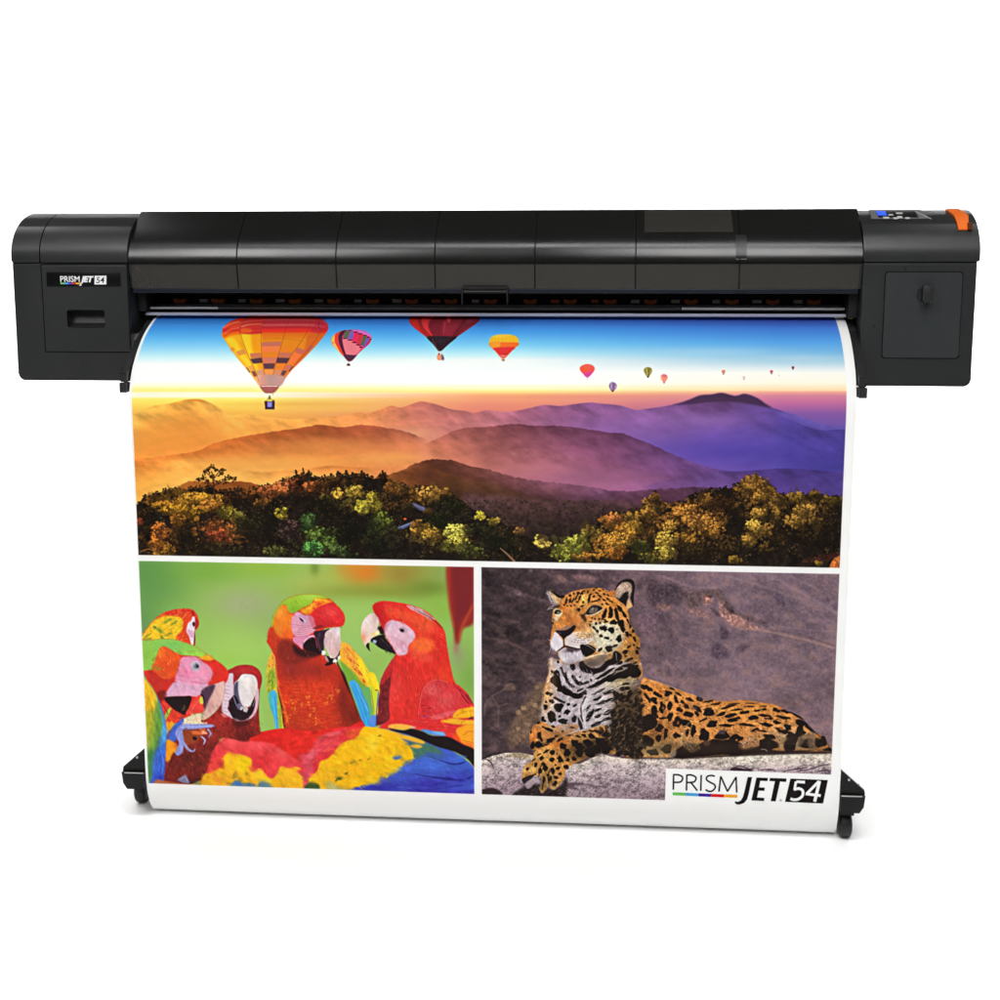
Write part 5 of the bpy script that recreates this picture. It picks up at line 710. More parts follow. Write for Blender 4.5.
    fill(k([(770, 650), (800, 620), (850, 600), (900, 600), (860, 625), (800, 650)]), (176, 116, 60), True, .5, .9); fill(k([(775, 495), (820, 495), (830, 530), (790, 530)]), (196, 124, 60), True, .5, .9); line(k([(280, 630), (320, 632), (340, 650)]), .7, (214, 196, 180), .8)
    line(k([(560, 300), (640, 340), (700, 400), (780, 480), (860, 550), (920, 630)]), .9, (40, 28, 24), .7); line(k([(0, 400), (100, 410), (180, 460), (250, 520)]), .8, (196, 110, 50), .6)
    # ---------- neck
    k = K(540, 575, 10)
    neck = k([(180, 850), (120, 960), (80, 1060), (300, 1100), (700, 1080), (1010, 1030), (990, 800), (1000, 660), (950, 580), (900, 480), (860, 420), (600, 640), (400, 800)])
    fill(neck, (188, 128, 66), True, .4, tex=(.25, 3, 12), sh=[(575, 668, (16, 8), (176, 160, 164), .95), (600, 664, (14, 8), (140, 118, 98), .9), (622, 650, (6, 10), (200, 150, 84), .7), (632, 640, (5, 12), (226, 146, 54), .8), (625, 668, (14, 8), (166, 142, 100), .8), (598, 655, (12, 4), (150, 130, 110), .8), (556, 668, (6, 8), (232, 190, 120), .8), (575, 660, (8, 5), (206, 196, 200), .7)])
    strokes(neck, 900, 2.2, .42, lambda x, y: 110 if x < 570 else 150, .2, ((240, 226, 200), .15), .6)
    # ---------- chest, shoulder, forelegs
    k = K(540, 660, 10)
    chest = k([(100, -20), (90, 120), (60, 230), (35, 340), (15, 470), (10, 600), (60, 700), (250, 740), (460, 720), (600, 700), (760, 860), (900, 960), (1000, 960), (1000, 500), (985, 200), (985, 60), (840, 20), (700, 20), (560, 60), (430, 70), (250, 40)])
    fill(chest, (188, 174, 180), True, 1., tex=(.3, 3, 14), sh=[(546, 690, (5, 26), (226, 160, 84), .95), (545, 665, (6, 8), (226, 180, 110), .9), (560, 718, (16, 8), (186, 172, 180), .8), (590, 712, (14, 12), (190, 178, 182), .7), (588, 672, (12, 8), (166, 150, 156), .6), (575, 690, (18, 6), (150, 134, 140), .6), (625, 700, (14, 20), (110, 84, 50), .95), (632, 730, (14, 24), (60, 44, 28), .95), (612, 735, (10, 12), (84, 66, 50), .7), (625, 678, (14, 8), (160, 136, 92), .85), (640, 690, (6, 30), (80, 60, 36), .8), (612, 684, (14, 4), (196, 180, 140), .7)])
    strokes(chest, 2600, 2.6, .42, lambda x, y: 115 if x < 572 else (150 if x < 610 else 160), .2, ((240, 232, 236), .18), .6)
    sp = [(160, 180, 40, 60, 20), (175, 230, 40, 44, -30), (215, 290, 50, 34, 20), (280, 330, 60, 30, 25), (350, 355, 60, 26, 5), (430, 335, 50, 20, -25), (255, 170, 16, 60, -25), (290, 235, 14, 50, -45), (320, 260, 30, 12, 30), (345, 185, 18, 40, -35), (390, 235, 40, 18, 15), (330, 70, 22, 36, -20), (450, 230, 36, 14, -10), (400, 170, 12, 8, 0), (510, 205, 10, 14, 0), (400, 300, 40, 10, -20),
          (500, 270, 40, 12, -15), (560, 250, 60, 18, -20), (620, 215, 70, 22, -28), (720, 185, 90, 28, -20), (850, 140, 90, 40, -16), (940, 110, 56, 56, -20), (660, 130, 60, 12, -40), (700, 110, 50, 12, -35), (610, 165, 50, 10, -40), (800, 90, 30, 14, -20), (880, 60, 40, 12, -10), (560, 120, 40, 10, -40),
          (540, 345, 24, 8, -25), (600, 310, 56, 10, -25), (700, 320, 64, 18, -12), (580, 385, 50, 16, -30), (640, 420, 70, 16, -18), (740, 395, 70, 18, -8), (820, 390, 40, 24, -10), (840, 290, 50, 20, -10), (770, 330, 40, 10, 20), (860, 240, 40, 10, -10), (480, 480, 34, 14, -60), (495, 560, 64, 24, -62), (440, 400, 44, 8, -65), (412, 510, 56, 9, 85), (420, 590, 40, 8, 70), (580, 500, 32, 12, -25), (580, 560, 34, 14, -25), (690, 520, 66, 20, -20), (560, 640, 60, 16, -25), (640, 600, 50, 12, -25), (700, 590, 40, 14, -10), (780, 470, 30, 10, -20),
          (190, 475, 42, 36, 10), (270, 520, 34, 24, -20), (350, 455, 22, 12, -30), (285, 445, 16, 14, 0), (240, 425, 16, 10, 0), (180, 395, 50, 14, 25), (120, 415, 28, 20, 30), (115, 565, 36, 60, -25), (140, 600, 24, 20, 0), (230, 615, 44, 26, 5), (345, 590, 22, 36, 0), (195, 565, 14, 12, 0), (55, 470, 18, 28, 10), (75, 335, 20, 14, 0), (110, 345, 18, 16, 0), (30, 590, 18, 30, -20), (125, 665, 20, 10, 0), (400, 640, 16, 60, -20), (330, 680, 26, 10, 20), (60, 420, 10, 14, 0), (220, 95, 10, 24, -30), (120, 120, 12, 14, 0), (180, 20, 12, 16, 0)]
    blobs(k, sp, DK, .28)
    k_ = k; k = K(540, 575, 10)
    fill(k([(395, 870), (430, 860), (450, 890), (520, 930), (600, 920), (660, 860), (720, 830), (740, 760), (800, 780), (820, 830), (760, 890), (690, 910), (640, 960), (560, 985), (460, 980), (400, 940)]), (30, 23, 22), True, .5); fill(k([(470, 870), (560, 830), (650, 790), (660, 830), (600, 890), (530, 920), (490, 900)]), (126, 106, 96), True, .8, .9)
    blobs(k, [(330, 915, 22, 40, -10), (700, 1010, 60, 14, -30), (800, 880, 40, 14, -30), (860, 905, 50, 12, -15), (930, 955, 70, 40, -25), (850, 770, 30, 20, -10), (905, 840, 30, 12, -20), (970, 770, 14, 24, -20), (945, 640, 16, 30, -25), (980, 730, 20, 10, 20), (900, 510, 12, 20, -20), (930, 560, 10, 22, -20), (900, 600, 18, 12, 30), (950, 880, 24, 8, -20), (870, 860, 20, 8, -10), (780, 940, 40, 10, -30), (890, 720, 20, 10, -30), (940, 700, 10, 16, -20), (620, 1010, 60, 12, -25), (860, 810, 14, 8, 0), (160, 980, 26, 24, 10), (210, 930, 12, 10, 0), (260, 990, 10, 26, -20)], DK, .3)
    k = k_
    for p, w in [([(460, 680), (440, 600), (425, 500), (470, 380)], 2.), ([(455, 690), (450, 560), (480, 400), (540, 350)], 1.2)]: line(k(p), w, (236, 230, 236), .75, .5)
    strokes(k([(420, 330), (780, 230), (800, 560), (560, 660), (480, 660)]), 420, 3, .4, -25, .12, ((240, 232, 230), .45), .65); strokes(k([(200, 60), (520, 120), (480, 320), (220, 260)]), 300, 2.2, .4, 60, .15, ((226, 214, 222), .4), .6)
    # dark far shoulder
    fill(k([(740, 480), (820, 400), (1000, 300), (1000, 960), (880, 950), (780, 860), (720, 700)]), (66, 50, 34), True, 2., .8, tex=(.5, 3, 4))
    for q in range(170):
        x, y = 612 + 30 * RS.rand(), 692 + 64 * RS.rand()
        blob(x, y, 1.5 + 2 * RS.rand(), 1 + 1.8 * RS.rand(), (30, 23, 20), RS.rand() * 180, .4, .85)
    strokes(k([(720, 300), (1000, 200), (1000, 950), (820, 950), (760, 640)]), 340, 2., .45, -50, .3, ((150, 116, 64), .4), .6)
    # left foreleg, folded
    j = K(510, 720, 10)
    leg2 = j([(330, 20), (250, 50), (210, 100), (195, 180), (200, 260), (230, 300), (280, 300), (360, 250), (480, 190), (620, 120), (690, 70), (640, 40), (540, 50), (470, 60), (400, 60)])
    fill(leg2, (200, 130, 68), True, .4, sh=[(533, 738, (4, 8), (206, 112, 46), .7), (565, 728, (8, 4), (196, 166, 150), .9), (545, 745, (10, 4), (80, 50, 32), .8), (532, 746, (6, 4), (110, 74, 36), .8), (552, 729, (6, 3), (232, 190, 130), .7)])
    strokes(leg2, 320, 2, .4, 60, .18, ((246, 206, 140), .15), .6)
    blobs(j, [(290, 155, 20, 34, 10), (390, 95, 40, 16, 20), (410, 205, 50, 26, -20), (280, 250, 40, 30, -10), (225, 250, 20, 34, 10), (285, 30, 16, 10, 0), (330, 70, 12, 8, 30), (310, 190, 12, 30, -20), (460, 165, 20, 10, -20), (430, 70, 20, 9, 10), (340, 10, 20, 10, 0), (525, 115, 14, 8, 0), (625, 78, 30, 9, 5), (210, 120, 8, 20, 10), (350, 265, 40, 12, -20)], DK, .3)
    # right foreleg and paw, lying over the edge
    paw = j([(1000, 140), (960, 60), (900, 62), (800, 90), (740, 110), (660, 120), (590, 145), (520, 160), (440, 210), (380, 250), (300, 285), (240, 330), (225, 400), (160, 450), (130, 500), (120, 580), (160, 590), (230, 560), (290, 560), (320, 620), (300, 680), (320, 730), (360, 700), (390, 640), (400, 680), (440, 700), (480, 670), (540, 580), (560, 500), (640, 440), (740, 390), (860, 340), (950, 330), (1060, 330)])
    fill(paw, (198, 138, 72), True, .35, tex=(.3, 2.5, 16), sh=[(555, 742, (14, 6), (214, 124, 50), .8), (546, 755, (10, 8), (232, 172, 90), .8), (560, 745, (8, 6), (206, 110, 44), .6), (590, 748, (20, 8), (60, 42, 26), .95), (575, 756, (10, 6), (110, 76, 38), .8), (602, 744, (16, 8), (44, 32, 22), .95), (548, 776, (8, 6), (176, 140, 76), .8), (532, 770, (6, 4), (236, 190, 110), .7), (540, 786, (8, 6), (120, 96, 60), .7), (555, 787, (5, 4), (196, 160, 96), .6), (590, 735, (14, 3), (216, 150, 80), .7)])
    strokes(paw, 900, 2, .4, lambda x, y: 70 if x < 560 else 30, .18, ((250, 206, 130), .14), .6)
    blobs(j, [(505, 195, 30, 12, -30), (530, 265, 32, 30, 0), (575, 330, 34, 36, 0), (645, 235, 34, 34, 0), (365, 312, 30, 12, -30), (425, 325, 26, 22, -30), (315, 380, 22, 20, -10), (418, 398, 24, 24, 0), (500, 395, 22, 34, -35), (335, 440, 24, 16, 10), (258, 450, 14, 24, 10), (175, 490, 14, 14, 0), (425, 505, 20, 34, 0), (480, 485, 22, 16, 0), (350, 480, 26, 30, 30), (300, 510, 18, 24, 0), (380, 555, 16, 14, 0), (460, 575, 22, 14, 20), (500, 540, 18, 14, 0), (455, 450, 12, 10, 0), (575, 400, 16, 16, 0), (595, 155, 18, 7, 0), (680, 165, 26, 12, 20), (740, 155, 26, 14, 25), (740, 120, 20, 8, 10), (820, 165, 36, 26, 30), (780, 235, 44, 34, 20), (860, 290, 46, 36, 0), (700, 330, 40, 40, 0), (690, 270, 44, 30, 0), (920, 220, 56, 46, 20), (800, 330, 60, 40, 0), (640, 390, 20, 20, 0), (400, 590, 18, 24, 10), (450, 640, 20, 26, 20), (340, 600, 14, 30, 0), (810, 112, 24, 8, 20), (470, 340, 7, 6, 0), (290, 345, 20, 8, -30), (235, 400, 24, 7, -40), (960, 290, 50, 40, 0), (560, 470, 24, 20, 30), (880, 120, 50, 14, 20), (960, 150, 40, 30, 10)], DK, .26)
    for p in [[(290, 560), (300, 480), (340, 430)], [(390, 640), (380, 560), (400, 500)], [(130, 590), (210, 560), (260, 540)], [(340, 560), (330, 640), (320, 700)]]: line(j(p), 1.5, (44, 30, 24), .8)
    fill(j([(120, 590), (160, 570), (210, 550), (240, 560), (200, 600), (150, 640), (125, 620)]), (50, 36, 34), True, .4); fill(j([(150, 640), (200, 600), (250, 600), (240, 640), (180, 690)]), (176, 156, 164), True, .5, .85); line(j([(400, 660), (440, 690), (470, 660)]), .9, (206, 176, 130), .8); line(j([(425, 215), (520, 160), (640, 125), (760, 100)]), .8, (250, 214, 160), .7, .4)
    line(j([(290, 670), (310, 720), (330, 730)]), 1.2, (170, 140, 100), .7); blobs(j, [(740, 345, 16, 16, 0), (620, 330, 12, 14, 0)], (176, 136, 70), .4, .8)

    for q in range(90):
        x, y = 600 + 36 * RS.rand(), 728 + 28 * RS.rand()
        if y > 744 + (x - 600) * .42: continue
        blob(x, y, 1.2 + 2 * RS.rand(), 1 + 1.6 * RS.rand(), (32, 24, 20), RS.rand() * 180, .4, .7)
    strokes(K(540, 660, 10)([(620, 640), (960, 640), (960, 950), (800, 950), (640, 800)]), 130, 1.8, .4, -40, .3, ((146, 108, 60), .5), .6)
    for p, w in [([(620, 757.5), (660, 758.5), (700, 758)], 1.6), ([(700, 757.5), (760, 754), (830, 752.5)], 1.4)]: line(p, w, (52, 38, 36), .75, .5)

    # ---------- head
    k = K(540, 575, 10)
    head = k([(110, 600), (125, 500), (120, 440), (130, 370), (160, 330), (205, 290), (215, 250), (260, 200), (330, 165), (420, 145), (520, 130), (600, 130), (680, 160), (760, 220), (830, 290), (880, 350), (900, 440), (890, 520), (870, 600), (840, 660), (780, 720), (700, 770), (600, 800), (450, 830), (400, 860), (330, 890), (240, 870), (190, 820), (170, 770), (120, 740), (100, 680)])
    fill(head, (198, 128, 64), True, .35, tex=(.2, 3, 11), sh=[(562, 610, (5, 8), (206, 112, 40), .8), (570, 622, (7, 6), (190, 104, 44), .7), (560, 622, (5, 6), (216, 136, 64), .8), (555, 598, (5, 4), (240, 200, 100), .8), (584, 600, (4, 6), (250, 206, 100), .9), (600, 590, (10, 4), (206, 136, 56), .7), (612, 604, (8, 6), (232, 150, 60), .7), (608, 618, (6, 4), (232, 160, 76), .6), (610, 632, (16, 10), (214, 204, 176), .95), (604, 643, (14, 6), (206, 200, 176), .9), (590, 630, (8, 6), (216, 176, 120), .7), (582, 624, (5, 6), (196, 130, 76), .7), (624, 612, (3, 10), (226, 160, 80), .7)])
    strokes(head, 1500, 1.8, .38, lambda x, y: 60 if x < 585 else 130, .16, ((252, 206, 120), .12), .55)
    # muzzle, nose, chin
    fill(k([(150, 570), (180, 590), (220, 650), (235, 700), (200, 740), (160, 765), (120, 740), (105, 690), (125, 620)]), (226, 216, 226), True, .5); fill(k([(245, 650), (290, 600), (360, 570), (470, 580), (540, 600), (540, 640), (480, 690), (430, 735), (380, 740), (300, 720), (255, 700)]), (222, 208, 206), True, .6); fill(k([(360, 575), (450, 565), (540, 590), (530, 630), (440, 640), (370, 620)]), (226, 180, 124), True, .9, .8)
    fill(k([(185, 800), (200, 750), (250, 730), (330, 735), (420, 750), (455, 800), (440, 840), (380, 870), (300, 890), (230, 870)]), (206, 194, 204), True, .6, sh=[(570, 651, (6, 2.2), (70, 56, 64), .8), (562, 661, (6, 4), (232, 224, 232), .7)])
    fill(k([(155, 560), (200, 550), (270, 545), (340, 500), (355, 530), (310, 590), (260, 620), (235, 645), (215, 620), (185, 590)]), (32, 24, 28), True, .35); fill(k([(160, 545), (230, 520), (300, 500), (340, 495), (270, 545), (200, 555)]), (150, 110, 96), True, .5, .85); blobs(k, [(195, 582, 16, 6, 20)], (90, 74, 80), .2, .8)
    line(k([(235, 640), (238, 700), (250, 720)]), 1.1, (40, 28, 32)); line(k([(170, 765), (200, 745), (250, 715), (300, 725), (380, 742), (410, 740)]), [.9, 1.8, 1.2], (36, 26, 28)); fill(k([(265, 725), (330, 735), (400, 745), (380, 765), (320, 770), (275, 755)]), (64, 50, 56), True, .7, .85)
    fill(k([(400, 705), (450, 690), (500, 700), (560, 740), (540, 780), (500, 805), (450, 820), (420, 780)]), (28, 22, 22), True, .35); fill(k([(100, 700), (130, 740), (165, 765), (150, 800), (110, 770)]), (130, 110, 122), True, .6, .8)
    strokes(k([(110, 640), (220, 640), (230, 700), (160, 760), (110, 720)]), 100, 1.8, .35, 70, .08, ((250, 246, 252), .4), .7); strokes(k([(190, 800), (440, 760), (430, 840), (300, 890)]), 220, 1.6, .35, 80, .16, ((240, 234, 240), .3), .7)
    # whisker spots and whiskers
    for i in range(5):
        for jx in range(6): dab(*k([(380 + jx * 26 - i * 14 + 7 * RS.randn(), 590 + i * 20 + jx * 1.5 + 3 * RS.randn())])[0], .55 + .2 * RS.rand(), .36, (84, 54, 42), 20 * RS.randn(), .75)
    for p in [[(400, 640), (500, 640), (600, 690)], [(410, 670), (520, 660), (640, 640)], [(430, 690), (500, 720), (580, 780)], [(440, 690), (560, 700), (640, 740)], [(140, 650), (100, 655), (80, 640)], [(150, 690), (110, 730), (90, 780)], [(760, 780), (765, 830), (770, 860)], [(130, 330), (90, 340), (70, 350)], [(140, 310), (100, 320), (80, 345)], [(830, 600), (860, 660), (900, 700)]]: line(k(p), [.5, .25], (240, 232, 226), .75, .15)
    # cheek patches and lines
    fill(k([(520, 470), (640, 480), (720, 480), (800, 560), (830, 640), (780, 720), (700, 770), (600, 780), (560, 700), (540, 600)]), (214, 208, 184), True, 1.2, .75, tex=(.2, 2, 3))
    blobs(k, [(710, 375, 22, 50, 0), (650, 385, 14, 46, 10), (630, 415, 12, 20, 0), (770, 400, 18, 60, -15), (800, 340, 16, 44, -40), (840, 395, 14, 40, -35), (735, 475, 30, 22, -10), (635, 530, 36, 22, -15), (650, 545, 20, 20, 0), (710, 550, 26, 30, -15), (790, 635, 28, 36, 0), (810, 480, 30, 34, -30), (825, 530, 20, 40, -20), (870, 590, 16, 30, -20), (690, 740, 36, 34, 0), (750, 710, 30, 12, -20), (600, 745, 24, 14, -35), (560, 485, 12, 14, 0), (600, 480, 12, 9, 0), (660, 470, 22, 10, -10), (575, 565, 14, 18, -20), (610, 610, 14, 18, -30), (670, 630, 26, 12, 10), (590, 440, 12, 9, 0), (620, 440, 12, 7, 0), (550, 440, 10, 9, 0), (520, 430, 10, 7, 0), (510, 465, 10, 7, 0), (545, 535, 10, 26, -40), (500, 500, 9, 12, -30), (710, 655, 10, 5, 0), (770, 545, 10, 4, 0), (880, 460, 10, 30, -20), (760, 340, 8, 20, -20), (650, 450, 14, 8, 0), (690, 420, 8, 12, 0)], DK, .28)
    line(k([(400, 860), (560, 800), (700, 780), (800, 700)]), 1., (226, 216, 190), .7, .4); line(k([(440, 830), (560, 800), (640, 770)]), .9, (220, 210, 190), .6, .4); line(k([(560, 760), (640, 690), (760, 680), (810, 690)]), 1., (232, 226, 206), .7, .4)
    # forehead marks
    blobs(k, [(262, 262, 12, 32, 15), (300, 255, 10, 26, 15), (330, 250, 8, 30, 25), (360, 230, 8, 34, 30), (395, 235, 9, 36, 25), (300, 205, 12, 12, 30), (340, 185, 12, 10, 30), (380, 180, 14, 12, 20), (420, 180, 12, 20, 20), (440, 160, 14, 8, -20), (490, 235, 10, 44, 10), (480, 170, 8, 14, 0), (540, 150, 14, 8, -20), (510, 190, 10, 8, 0), (570, 180, 16, 9, 20), (540, 215, 14, 8, -20), (600, 215, 20, 9, 30), (640, 250, 22, 10, 35), (680, 240, 18, 8, 40), (640, 190, 18, 8, 30), (600, 160, 16, 7, 10), (680, 200, 16, 7, 40), (545, 262, 40, 8, -10), (590, 245, 12, 8, 20), (670, 290, 20, 9, 30), (625, 295, 12, 9, 0), (720, 270, 14, 7, 40), (240, 300, 8, 8, 0), (275, 310, 10, 6, 0), (310, 310, 10, 7, 0), (345, 305, 9, 6, 0), (390, 345, 16, 20, 20), (420, 310, 14, 10, -20), (430, 275, 10, 14, 20), (370, 270, 8, 8, 0), (560, 130, 16, 5, 0), (630, 145, 14, 6, 20), (720, 210, 10, 6, 40), (700, 260, 10, 6, 30), (580, 200, 8, 5, 0)], (34, 24, 20), .35)
    # eyes
    fill(k([(465, 350), (500, 310), (560, 290), (640, 310), (640, 340), (600, 380), (520, 410), (460, 415), (440, 400)]), (206, 160, 100), True, .8, .7); fill(k([(455, 385), (480, 340), (530, 302), (590, 310), (628, 335), (590, 362), (530, 392), (480, 398)]), (40, 30, 30), True, .35); fill(k([(490, 375), (510, 330), (550, 318), (580, 340), (560, 370), (520, 385)]), (112, 98, 88), True, .5); blobs(k, [(531, 343, 9, 12, 20)], (176, 170, 170), .2, .8, .4); blobs(k, [(540, 352, 9, 9, 0)], (52, 42, 40), .2, .8, .4); blobs(k, [(545, 325, 16, 9, 10)], (50, 40, 44), .2, .8)
    line(k([(475, 405), (540, 392), (600, 362), (628, 340)]), [.5, 1.2, .6], (226, 212, 188), .75); line(k([(455, 385), (430, 410), (420, 440)]), [1.6, .8], (34, 26, 26), .9); fill(k([(400, 400), (440, 395), (460, 430), (450, 470), (420, 430)]), (50, 32, 26), True, .6, .85); fill(k([(440, 440), (470, 440), (460, 480), (500, 520), (470, 500)]), (70, 44, 32), True, .6, .7)
    fill(k([(135, 350), (160, 335), (200, 340), (225, 370), (215, 410), (180, 425), (145, 400)]), (206, 186, 140), True, .5); fill(k([(140, 375), (160, 350), (195, 352), (212, 375), (180, 392), (150, 392)]), (40, 34, 32), True, .35); blobs(k, [(183, 378, 14, 12, 0)], (124, 122, 98), .2); line(k([(150, 398), (185, 402), (212, 382)]), .8, (240, 232, 214), .9); blobs(k, [(178, 318, 22, 10, -15), (140, 445, 10, 14, 0), (130, 480, 6, 12, 0)], (44, 32, 28), .3)
    fill(k([(135, 420), (185, 430), (170, 470), (135, 450)]), (214, 196, 160), True, .6, .8)
    # ears
    fill(k([(95, 160), (105, 150), (140, 180), (200, 225), (210, 260), (195, 290), (160, 290), (130, 250), (100, 205)]), (196, 156, 106), True, .4); line(k([(98, 155), (140, 182), (190, 215), (245, 215)]), [.8, 1.6, 2.6, 2.4], (32, 25, 26)); fill(k([(60, 175), (95, 180), (130, 250), (170, 290), (120, 290), (90, 240)]), (150, 132, 140), True, .9, .75); strokes(k([(60, 170), (110, 180), (190, 280), (130, 300)]), 90, 2, .4, 60, .2, ((220, 206, 206), .4), .7)
    fill(k([(700, 180), (740, 170), (770, 100), (820, 55), (880, 38), (930, 55), (948, 110), (940, 200), (930, 320), (880, 330), (840, 290), (760, 230)]), (32, 25, 26), True, .35); fill(k([(735, 210), (760, 150), (800, 95), (860, 70), (910, 90), (920, 150), (900, 220), (915, 290), (880, 325), (850, 300), (800, 240)]), (170, 140, 118), True, .5, sh=[(622, 588, (4, 5), (190, 160, 146), .8)]); fill(k([(790, 250), (830, 190), (875, 160), (890, 210), (870, 260), (870, 310), (840, 290)]), (30, 24, 26), True, .5)
    strokes(k([(740, 210), (800, 95), (900, 90), (900, 220), (850, 170), (800, 240)]), 170, 2.2, .38, -50, .2, ((220, 196, 180), .35), .7); fill(k([(880, 260), (915, 285), (925, 320), (870, 335), (865, 300)]), (216, 170, 116), True, .5); fill(k([(690, 175), (745, 150), (755, 200), (740, 225), (700, 200)]), (190, 110, 50), True, .6, .9)
    line(k([(885, 345), (895, 420), (915, 520)]), 1.4, (60, 44, 34), .6, .5)

    # soft modelling of the coat, then fine hair grain
    for x, y, rx, ry, cc, al in [(634, 645, 7, 20, (70, 44, 24), .4), (628, 668, 12, 8, (50, 38, 28), .3), (585, 664, 18, 4, (52, 42, 44), .45), (560, 607, 3, 8, (120, 66, 30), .3), (615, 648, 10, 4, (120, 104, 90), .35), (700, 748, 60, 6, (60, 42, 30), .5), (660, 735, 14, 18, (60, 42, 26), .35), (790, 740, 30, 8, (80, 58, 44), .35), (740, 704, 40, 4, (150, 90, 44), .3), (560, 735, 14, 6, (80, 54, 36), .35), (585, 752, 20, 6, (34, 26, 20), .5), (548, 782, 10, 8, (60, 44, 34), .35), (575, 725, 20, 8, (110, 98, 104), .3), (553, 690, 4, 24, (236, 176, 104), .25), (800, 752, 50, 3, (70, 52, 48), .4)]: glow(x, y, rx, ry, cc, al)
    bx = (int((575 - Y0) * SC), int((797 - Y0) * SC), int((516 - X0) * SC), int((834 - X0) * SC))
    x, y = xy(bx); D = INK[bx[0]:bx[1], bx[2]:bx[3]]
    w_ = np.clip((D[..., 0] - D[..., 2] - 25) / 30, 0, 1)
    D *= (1 + (.2 * fbm(x, y, 1.3, 71, 3, 40, 2.) + .2 * fbm(x, y, 4, 72, 3)) * (.25 + .75 * w_))[..., None].astype(np.float32)

    line([(690, 757.6), (740, 755.4), (790, 753), (833, 752.4)], [1.2, 2.4, 2.2], (50, 38, 34), .8, .6)
    # a second, finer net of small dark flecks between the traced rosettes
    bodyp = smooth([(643, 684), (670, 692), (704, 705), (745, 705), (785, 715), (812, 735), (820, 746), (760, 744), (700, 744), (650, 748), (640, 720)])
    r = mask(bodyp, False, .2); iy, ix = np.nonzero(r[1] > .6)
    for q in RS.randint(0, len(iy), 420):
        x, y = X0 + (r[0][2] + ix[q]) / SC, Y0 + (r[0][0] + iy[q]) / SC
        if pick(x, y)[0] > 120: dab(x, y, .5 + .9 * RS.rand(), .35 + .35 * RS.rand(), (70, 42, 24), 20 + 40 * RS.randn(), .5)
        else: dab(x, y, .5 + .5 * RS.rand(), .3, (120, 78, 44), 30 * RS.randn(), .35)

    # ---------- logo panel at the lower right
    W = (240, 242, 238)
    P = [(666.2, 768.5), (700, 769.7), (750, 771.3), (833, 774.6), (860, 775.5), (860, 840), (664.5, 840), (664.8, 802.2)]
    fill(P, (255, 255, 255), False, .15)
    k = K(660, 760, 11.11); D = (38, 30, 34)
    w = 1.5
    for p, sm in [([(152, 160), (148, 332)], 0), ([(150, 165), (200, 165), (245, 185), (250, 215), (225, 245), (150, 250)], 1), ([(298, 165), (294, 340)], 0), ([(298, 168), (350, 168), (395, 190), (398, 215), (375, 245), (300, 252)], 1), ([(345, 252), (415, 342)], 0), ([(458, 168), (453, 343)], 0), ([(608, 182), (570, 172), (525, 185), (518, 220), (560, 250), (605, 275), (612, 310), (580, 345), (540, 348), (506, 330)], 1), ([(655, 352), (675, 182), (750, 350), (845, 190), (852, 362)], 0)]:
        if sm: line(k(p), w, D, 1, .12)
        else:
            for a_, b_ in zip(p[:-1], p[1:]): line(k([a_, b_]), w, D, 1, .12, False)
    bar = [(142, 378), (285, 384), (427, 390), (568, 396), (712, 402), (858, 406)]
    for i, cc in enumerate([(124, 202, 112), (92, 176, 224), (84, 52, 164), (222, 48, 44), (238, 172, 56)]):
        (ax, ay), (bx, by) = bar[i], bar[i + 1]; fill(k([(ax, ay - 18), (bx, by - 18), (bx, by + 14), (ax, ay + 14)]), cc, False, .1)
    k = K(740, 760, 10)
    fill(k([(78, 172), (120, 172), (86, 340), (70, 395), (40, 430), (0, 445), (-32, 445), (-54, 425), (-45, 415), (-20, 420), (10, 405), (30, 370), (42, 325)]), D, False, .12)
    fill(k([(165, 176), (280, 180), (274, 210), (202, 208), (190, 275), (248, 278), (242, 308), (184, 306), (170, 376), (244, 380), (238, 410), (114, 404)]), D, False, .12)
    fill(k([(300, 180), (466, 186), (460, 218), (400, 215), (356, 414), (308, 411), (350, 212), (294, 210)]), D, False, .12); dab(*k([(407, 403)])[0], 1.2, 1.2, (190, 184, 190)); dab(*k([(407, 403)])[0], .6, .6, (226, 222, 226))
    fill(k([(505, 186), (878, 201), (830, 434), (450, 418)]), (34, 26, 30), False, .12)
    line(k([(650, 222), (562, 216)]), 2.9, W, 1, .12, False); line(k([(560, 214), (545, 300)]), 2.7, W, 1, .12, False); line(k([(538, 296), (590, 285), (628, 310), (622, 360), (580, 392), (530, 396), (504, 385)]), 2.9, W, 1, .12)
    line(k([(790, 212), (666, 338)]), 2.9, W, 1, .12, False); line(k([(655, 338), (808, 356)]), 2.9, W, 1, .12, False); line(k([(796, 208), (746, 418)]), 3.3, W, 1, .12, False)
# ---------------------------------------------------------------- the scene
import bpy, bmesh, math
from mathutils import Vector, Matrix

SCN = bpy.context.scene
COL = SCN.collection
FLOOR = -.03

def rgb(r, g, b):
    f = lambda v: (v / 255 / 12.92) if v / 255 <= .04045 else ((v / 255 + .055) / 1.055) ** 2.4
    return (f(r), f(g), f(b), 1)

